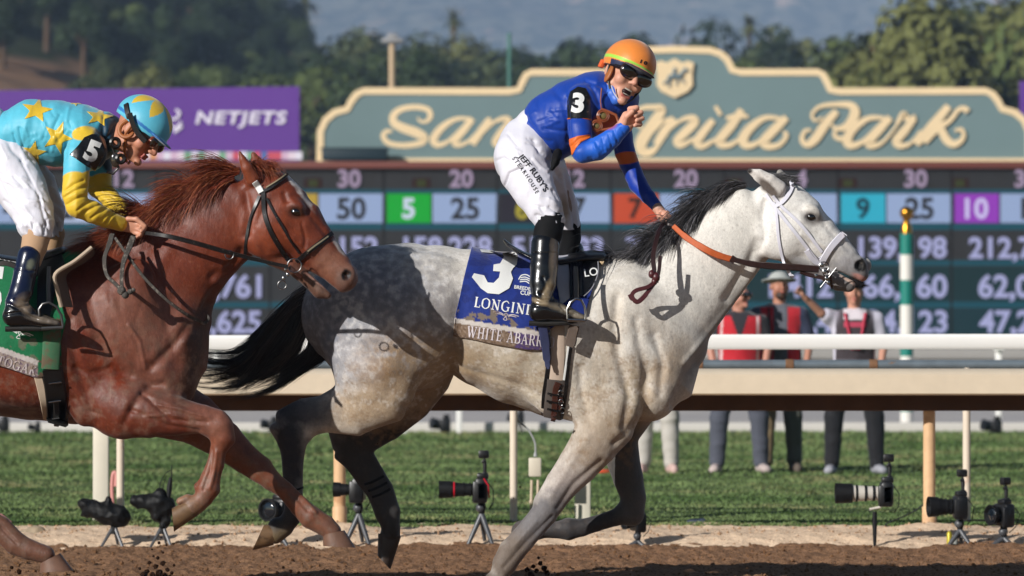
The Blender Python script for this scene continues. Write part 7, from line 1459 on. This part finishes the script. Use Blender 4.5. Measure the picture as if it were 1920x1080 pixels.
B = Body(.012); B.ell(P(68, 1008, 5.6), (.075, .06, .07), .02); B.ell(P(45, 1010, 5.6), (.06, .05, .05), .03); B.mesh(1); B.wrinkle(.008, 12); tag(obj('sandbag', B.v, B.f, mat('sandbag_cloth', '9a8a74', .9, var=(30, .15))), 'pale sandbag on the sand at far left, above the muddy hoof', 'sandbag')
B = Body(.014); B.ell(P(1305, 983, 6.8), (.07, .05, .035), .02); B.ell(P(1318, 978, 6.8), (.03, .04, .03), .02); B.ell(P(1268, 988, 6.8), (.03, .03, .02), .02); B.mesh(1); B.wrinkle(.008, 12); tag(obj('bag', B.v, B.f, mat('blue_grey_cloth', '3c4654', .8)), 'dark blue-grey cloth bag lying on the grass edge right of the grey horse', 'bag')
k = MB(); k.tube([P(*q_, 6.4) for q_ in smooth_poly([(1742, 935), (1720, 955), (1690, 970), (1660, 985), (1700, 990), (1750, 985), (1830, 975), (1880, 985), (1900, 1000)], 5)], .005, 6); tag(k.build('cable', rub), 'thin black cable draped round the right-hand cream post to the cameras', 'cable')
# far cameras beside the path
for i, (px, py, sc_) in enumerate(((835, 797, 1), (512, 797, .8), (8, 797, .9), (1868, 800, 1), (975, 785, .8), (70, 802, .6))):
    Yf = 35.0; s = S(Yf)*sc_; c = P(px, py, Yf); k = MB(); k.box(c, (20*s, 22*s, 24*s), bev=2*s); k.tube([c+Vector((-8*s, 0, 0)), c+Vector((-26*s, -8*s, 4*s))], [9*s, 11*s], 14); k.box(c+Vector((2*s, 0, 16*s)), (12*s, 10*s, 8*s), bev=1*s)
    for a in (200, 330, 80): e = c+Vector((math.cos(math.radians(a))*14*s, math.sin(math.radians(a))*14*s, 0)); e.z = .05; k.tube([c-Vector((0, 0, 10*s)), e], 1.8*s, 6)
    tag(k.build('far_camera', cb), ['black camera at the path between the two white posts behind the grey horse', 'black camera at the path just left of the hock of the grey horse', 'black camera at the path at the far left edge', 'black camera at the path right of the right-hand cream post', 'black camera at the path behind the thin post with the electrical box', 'small dark camera at the path behind the girth of the chestnut horse'][i], 'camera', 'cameras standing along the far path')
# ================= hills, trees, mountains =================
def hillz(x, y):
    l = 1/(1+math.exp((x+28+(y-380)*.02)/14)); z = 52*l*min(max((y-230)/230, 0), 1)
    r = 1/(1+math.exp(-(x-38)/10)); z += 10*r*min(max((y-160)/120, 0), 1)+9*min(max((y-150)/250, 0), 1)
    return z+2.5*nn(x, y, .02)*min(max((y-160)/80, 0), 1)-.2
hv = grid('hill', -260, 260, 140, 900, 220, 240, hillz, mat('dry_hill', vcol=True, rough=.95, spec=.1, var=[(.05, .2), (.6, .2)]))
hco = np.array([tuple(v.co) for v in hv.data.vertices]); hpx = topx(hco); ca = hv.data.color_attributes.new('Col', 'FLOAT_COLOR', 'POINT'); cc = np.ones((len(hco), 4), np.float32)
cc[:, :3] = hexc('3c4228'); bare = (hpx[:, 0] > -90) & (hpx[:, 0] < 175+20*np.sin(hpx[:, 1]*.3)) & (hpx[:, 1] > 112) & (hco[:, 1] > 250); cc[bare, :3] = hexc('96755a'); ca.data.foreach_set('color', cc.ravel())
def mount(x, y):
    t = min(max((y-2600)/2600, 0), 1); base = 560*t**1.1; base += 130*t*noise.fractal(Vector((x*.0011, y*.0009, 3)), 1, 2.1, 6)+(60*t)*abs(noise.noise(Vector((x*.004, y*.0015, 8))))
    return base-2+min(x/9, 40)*t*0
grid('mountains', -1500, 1500, 2300, 5600, 260, 160, mount, mat('mountain_scrub', '6e6c58', .95, .1, var=[(.004, .3), (.02, .4)], blotch=[(.03, 'c8a88c', .57, .66), (.05, '26301e', .46, .56)]))
leafm = [mat('leaf_'+h, h, .7, .2, var=[(.35, .35), (2, .25)]) for h in ('28361d', '3c4a26', '525e30', '334226', '66693a', '464f32')]
bark = mat('bark', '5d4b3a', .9, .1, var=(3, .2))
def crown(seed, n, rx, rz, leaf, lobes=9, sprawl=.62):
    r = random.Random(seed); V = []; Fc = []
    L = [(Vector((r.uniform(-1, 1)*rx*sprawl, r.uniform(-1, 1)*rx*sprawl, r.uniform(-.7, .85)*rz*sprawl)), r.uniform(.3, .55)) for _ in range(lobes)]
    for i in range(n):
        c, q_ = r.choice(L); d = Vector((r.gauss(0, 1), r.gauss(0, 1), r.gauss(0, 1))).normalized(); rad = q_*(.7+.35*r.random()); p = c+Vector((d.x*rx*rad, d.y*rx*rad, d.z*rz*rad))
        nrm = (d+Vector((r.uniform(-.6, .6), r.uniform(-.6, .6), r.uniform(-.4, .8)))).normalized(); a = nrm.orthogonal().normalized(); b = nrm.cross(a); s = leaf*(.6+.8*r.random()); th = r.random()*6.28; u = a*math.cos(th)+b*math.sin(th); w_ = nrm.cross(u); k_ = len(V)
        V += [p-u*s, p-w_*s*.5, p+u*s, p+w_*s*.5]; Fc.append((k_, k_+1, k_+2, k_+3))
    return V, Fc
protos = []
for i, (lf, rx, rz, n, leaf, lob) in enumerate(((0, 4.2, 3.6, 5200, .24, 12), (1, 4.0, 4.2, 5200, .24, 12), (3, 3.4, 4.6, 4800, .22, 10), (2, 4.0, 3.2, 4600, .24, 11), (4, 3.2, 3.0, 3400, .22, 9), (5, 3.6, 3.4, 4200, .23, 10))):
    V, Fc = crown(40+i, n, rx, rz, leaf, lob); me = bpy.data.meshes.new('crown'); me.from_pydata([tuple(v+Vector((0, 0, rz+2.2))) for v in V], [], Fc); me.materials.append(leafm[lf])
    k = MB(); k.tube([(0, 0, -3), (.1, .1, 1.5), (.2, -.1, 3.5)], [.38, .3, .18], 8)
    for a in range(5): k.tube([(.1, 0, 1.6+a*.3), (math.cos(a*1.3)*1.1, math.sin(a*1.3)*1.1, 3.6+a*.1)], [.14, .05], 6)
    t_ = k.build('trunk', bark); tm_ = t_.data; bpy.data.objects.remove(t_); protos.append((me, tm_, rz*2+2.2))
TL = []
rt = random.Random(77)
def put(px, py, d, size, kind):
    """crown top near pixel (px,py) at distance d, height size m"""
    Y = d-20; x = (px-960)/F*d; top = P(px, py, Y).z; g = hillz(x, Y); TL.append((x, Y, g, top, size, kind))
# left hill rows
for row, (d, n, y0) in enumerate(((330, 15, 122), (370, 18, 85), (410, 18, 45), (450, 18, 5), (500, 18, -35))):
    for i in range(n):
        px = -60+i*(690-30*row)/n+rt.uniform(-18, 18)+row*10; py = y0+rt.uniform(-18, 18)+(0 if px < 470 else (px-470)*.35)
        if py < 165 and not (row == 0 and px < 150): put(px, py, d+rt.uniform(-15, 15), 9, rt.choice([0, 0, 1, 2, 3, 0] if row > 0 else [1, 3, 4, 5, 0]))
# middle band behind the sign
for i in range(26):
    px = 560+i*36+rt.uniform(-12, 12); py = 82+rt.uniform(-28, 22)+18*math.sin(i*.9); put(px, py, 330+rt.uniform(-40, 60), 8, rt.choice([0, 2, 3, 1, 5]))
for (px, py, kd) in ((1035, 45, 2), (1100, 38, 1), (1150, 35, 2), (1385, 8, 0), (1300, 66, 3), (700, 50, 5), (640, 62, 4), (600, 80, 5), (675, 40, 5), (820, 62, 4), (1440, 50, 4), (1230, 70, 0), (760, 44, 5), (920, 90, 0)): put(px, py, 380+rt.uniform(-20, 20), 9, kd)
# right clump, nearer
for i in range(17):
    px = 1560+i*26+rt.uniform(-10, 10); py = 85-max(px-1560, 0)*.32+rt.uniform(-18, 18); put(px, max(py, -30), 260+rt.uniform(-40, 50), 9, rt.choice([3, 1, 2, 5, 3]))
for i in range(8): put(1680+i*38+rt.uniform(-10, 10), -15+rt.uniform(-30, 40)+(0 if i > 2 else 30), 215+rt.uniform(-10, 15), 9, rt.choice([2, 3, 4, 1]))
for i, (x, y, g, top, size, kd) in enumerate(TL):
    me, tme, hh = protos[kd]; o = bpy.data.objects.new('tree', None); sc.collection.objects.link(o); need = top-g; s = max(.75, min(1.9, need/hh)) if need < hh*1.9 else need/hh
    o.location = (x, y, g); o.scale = (s if s < 1.9 else 1.5, s if s < 1.9 else 1.5, s); o.rotation_euler = (0, 0, rt.uniform(0, 6.28))
    px = 960+x/(y+20)*F; where = 'on the hill at the left' if px < 560 else ('behind the park sign' if px < 1540 else 'in the clump at the right')
    tag(o, ['dense dark green tree', 'mid green bushy tree', 'bright olive tree', 'tall dark bluish green tree', 'yellowish green bush', 'dull green spreading tree'][[0, 1, 3, 2, 4, 5][kd]]+' '+where, 'tree', 'trees of one kind '+where+' '+str(kd))
    for nm, m_ in (('crown', me), ('trunk', tme)): c_ = bpy.data.objects.new(nm, m_); sc.collection.objects.link(c_); c_.parent = o
def palm(px, py, d, lab, fr=1.7):
    Y = d-20; x = (px-960)/F*d; top = P(px, py, Y).z; g = hillz(x, Y); o = empty('palm_tree', (x, Y, g), lab, 'palm tree'); k = MB(); k.tube([(x, Y, g-1), (x+.15, Y, (g+top)/2), (x, Y, top)], [.3, .24, .2], 8); k.build('trunk', bark, o)
    V = []; Fc = []
    for i in range(46):
        a = rt.uniform(0, 6.28); e = rt.uniform(-.9, 1.2); p = Vector((x, Y, top)); dr = Vector((math.cos(a)*math.cos(e), math.sin(a)*math.cos(e), math.sin(e))); side = dr.cross(Vector((0, 0, 1))).normalized()
        for j in range(5):
            b_ = len(V); w_ = .22*(1-j/5); q_ = p+dr*fr/5; V += [p-side*w_, p+side*w_, q_+side*w_*.8, q_-side*w_*.8]; Fc.append((b_, b_+1, b_+2, b_+3)); p = q_; dr = (dr+Vector((0, 0, -.22))).normalized()
    obj('crown', [tuple(v) for v in V], Fc, leafm[4], o, smooth=False)
palm(573, 8, 540, 'tall thin palm above the right end of the purple banner', 2.6); palm(850, 36, 420, 'small distant palm above the left shoulder of the sign', 1.6); palm(1405, 48, 420, 'small distant palm behind the right shoulder of the sign', 1.6)
# haze
bm = bmesh.new(); bmesh.ops.create_cube(bm, size=1); hm_ = bpy.data.meshes.new('haze')
for v in bm.verts: v.co = Vector((v.co.x*9400, 2850+v.co.y*5900, 460+v.co.z*924)) 
bm.to_mesh(hm_); bm.free(); ho = bpy.data.objects.new('haze', hm_); sc.collection.objects.link(ho); ho['kind'] = 'stuff'; ho['label'] = 'pale blue haze in the air over the track and mountains'
mz = bpy.data.materials.new('haze'); mz.use_nodes = True; N_ = mz.node_tree.nodes; N_.remove(N_['Principled BSDF']); pv = N_.new('ShaderNodeVolumePrincipled'); pv.inputs['Color'].default_value = (.50, .69, 1, 1); pv.inputs['Density'].default_value = 2.2e-4; pv.inputs['Anisotropy'].default_value = -.35
mz.node_tree.links.new(pv.outputs[0], N_['Material Output'].inputs['Volume']); hm_.materials.append(mz)
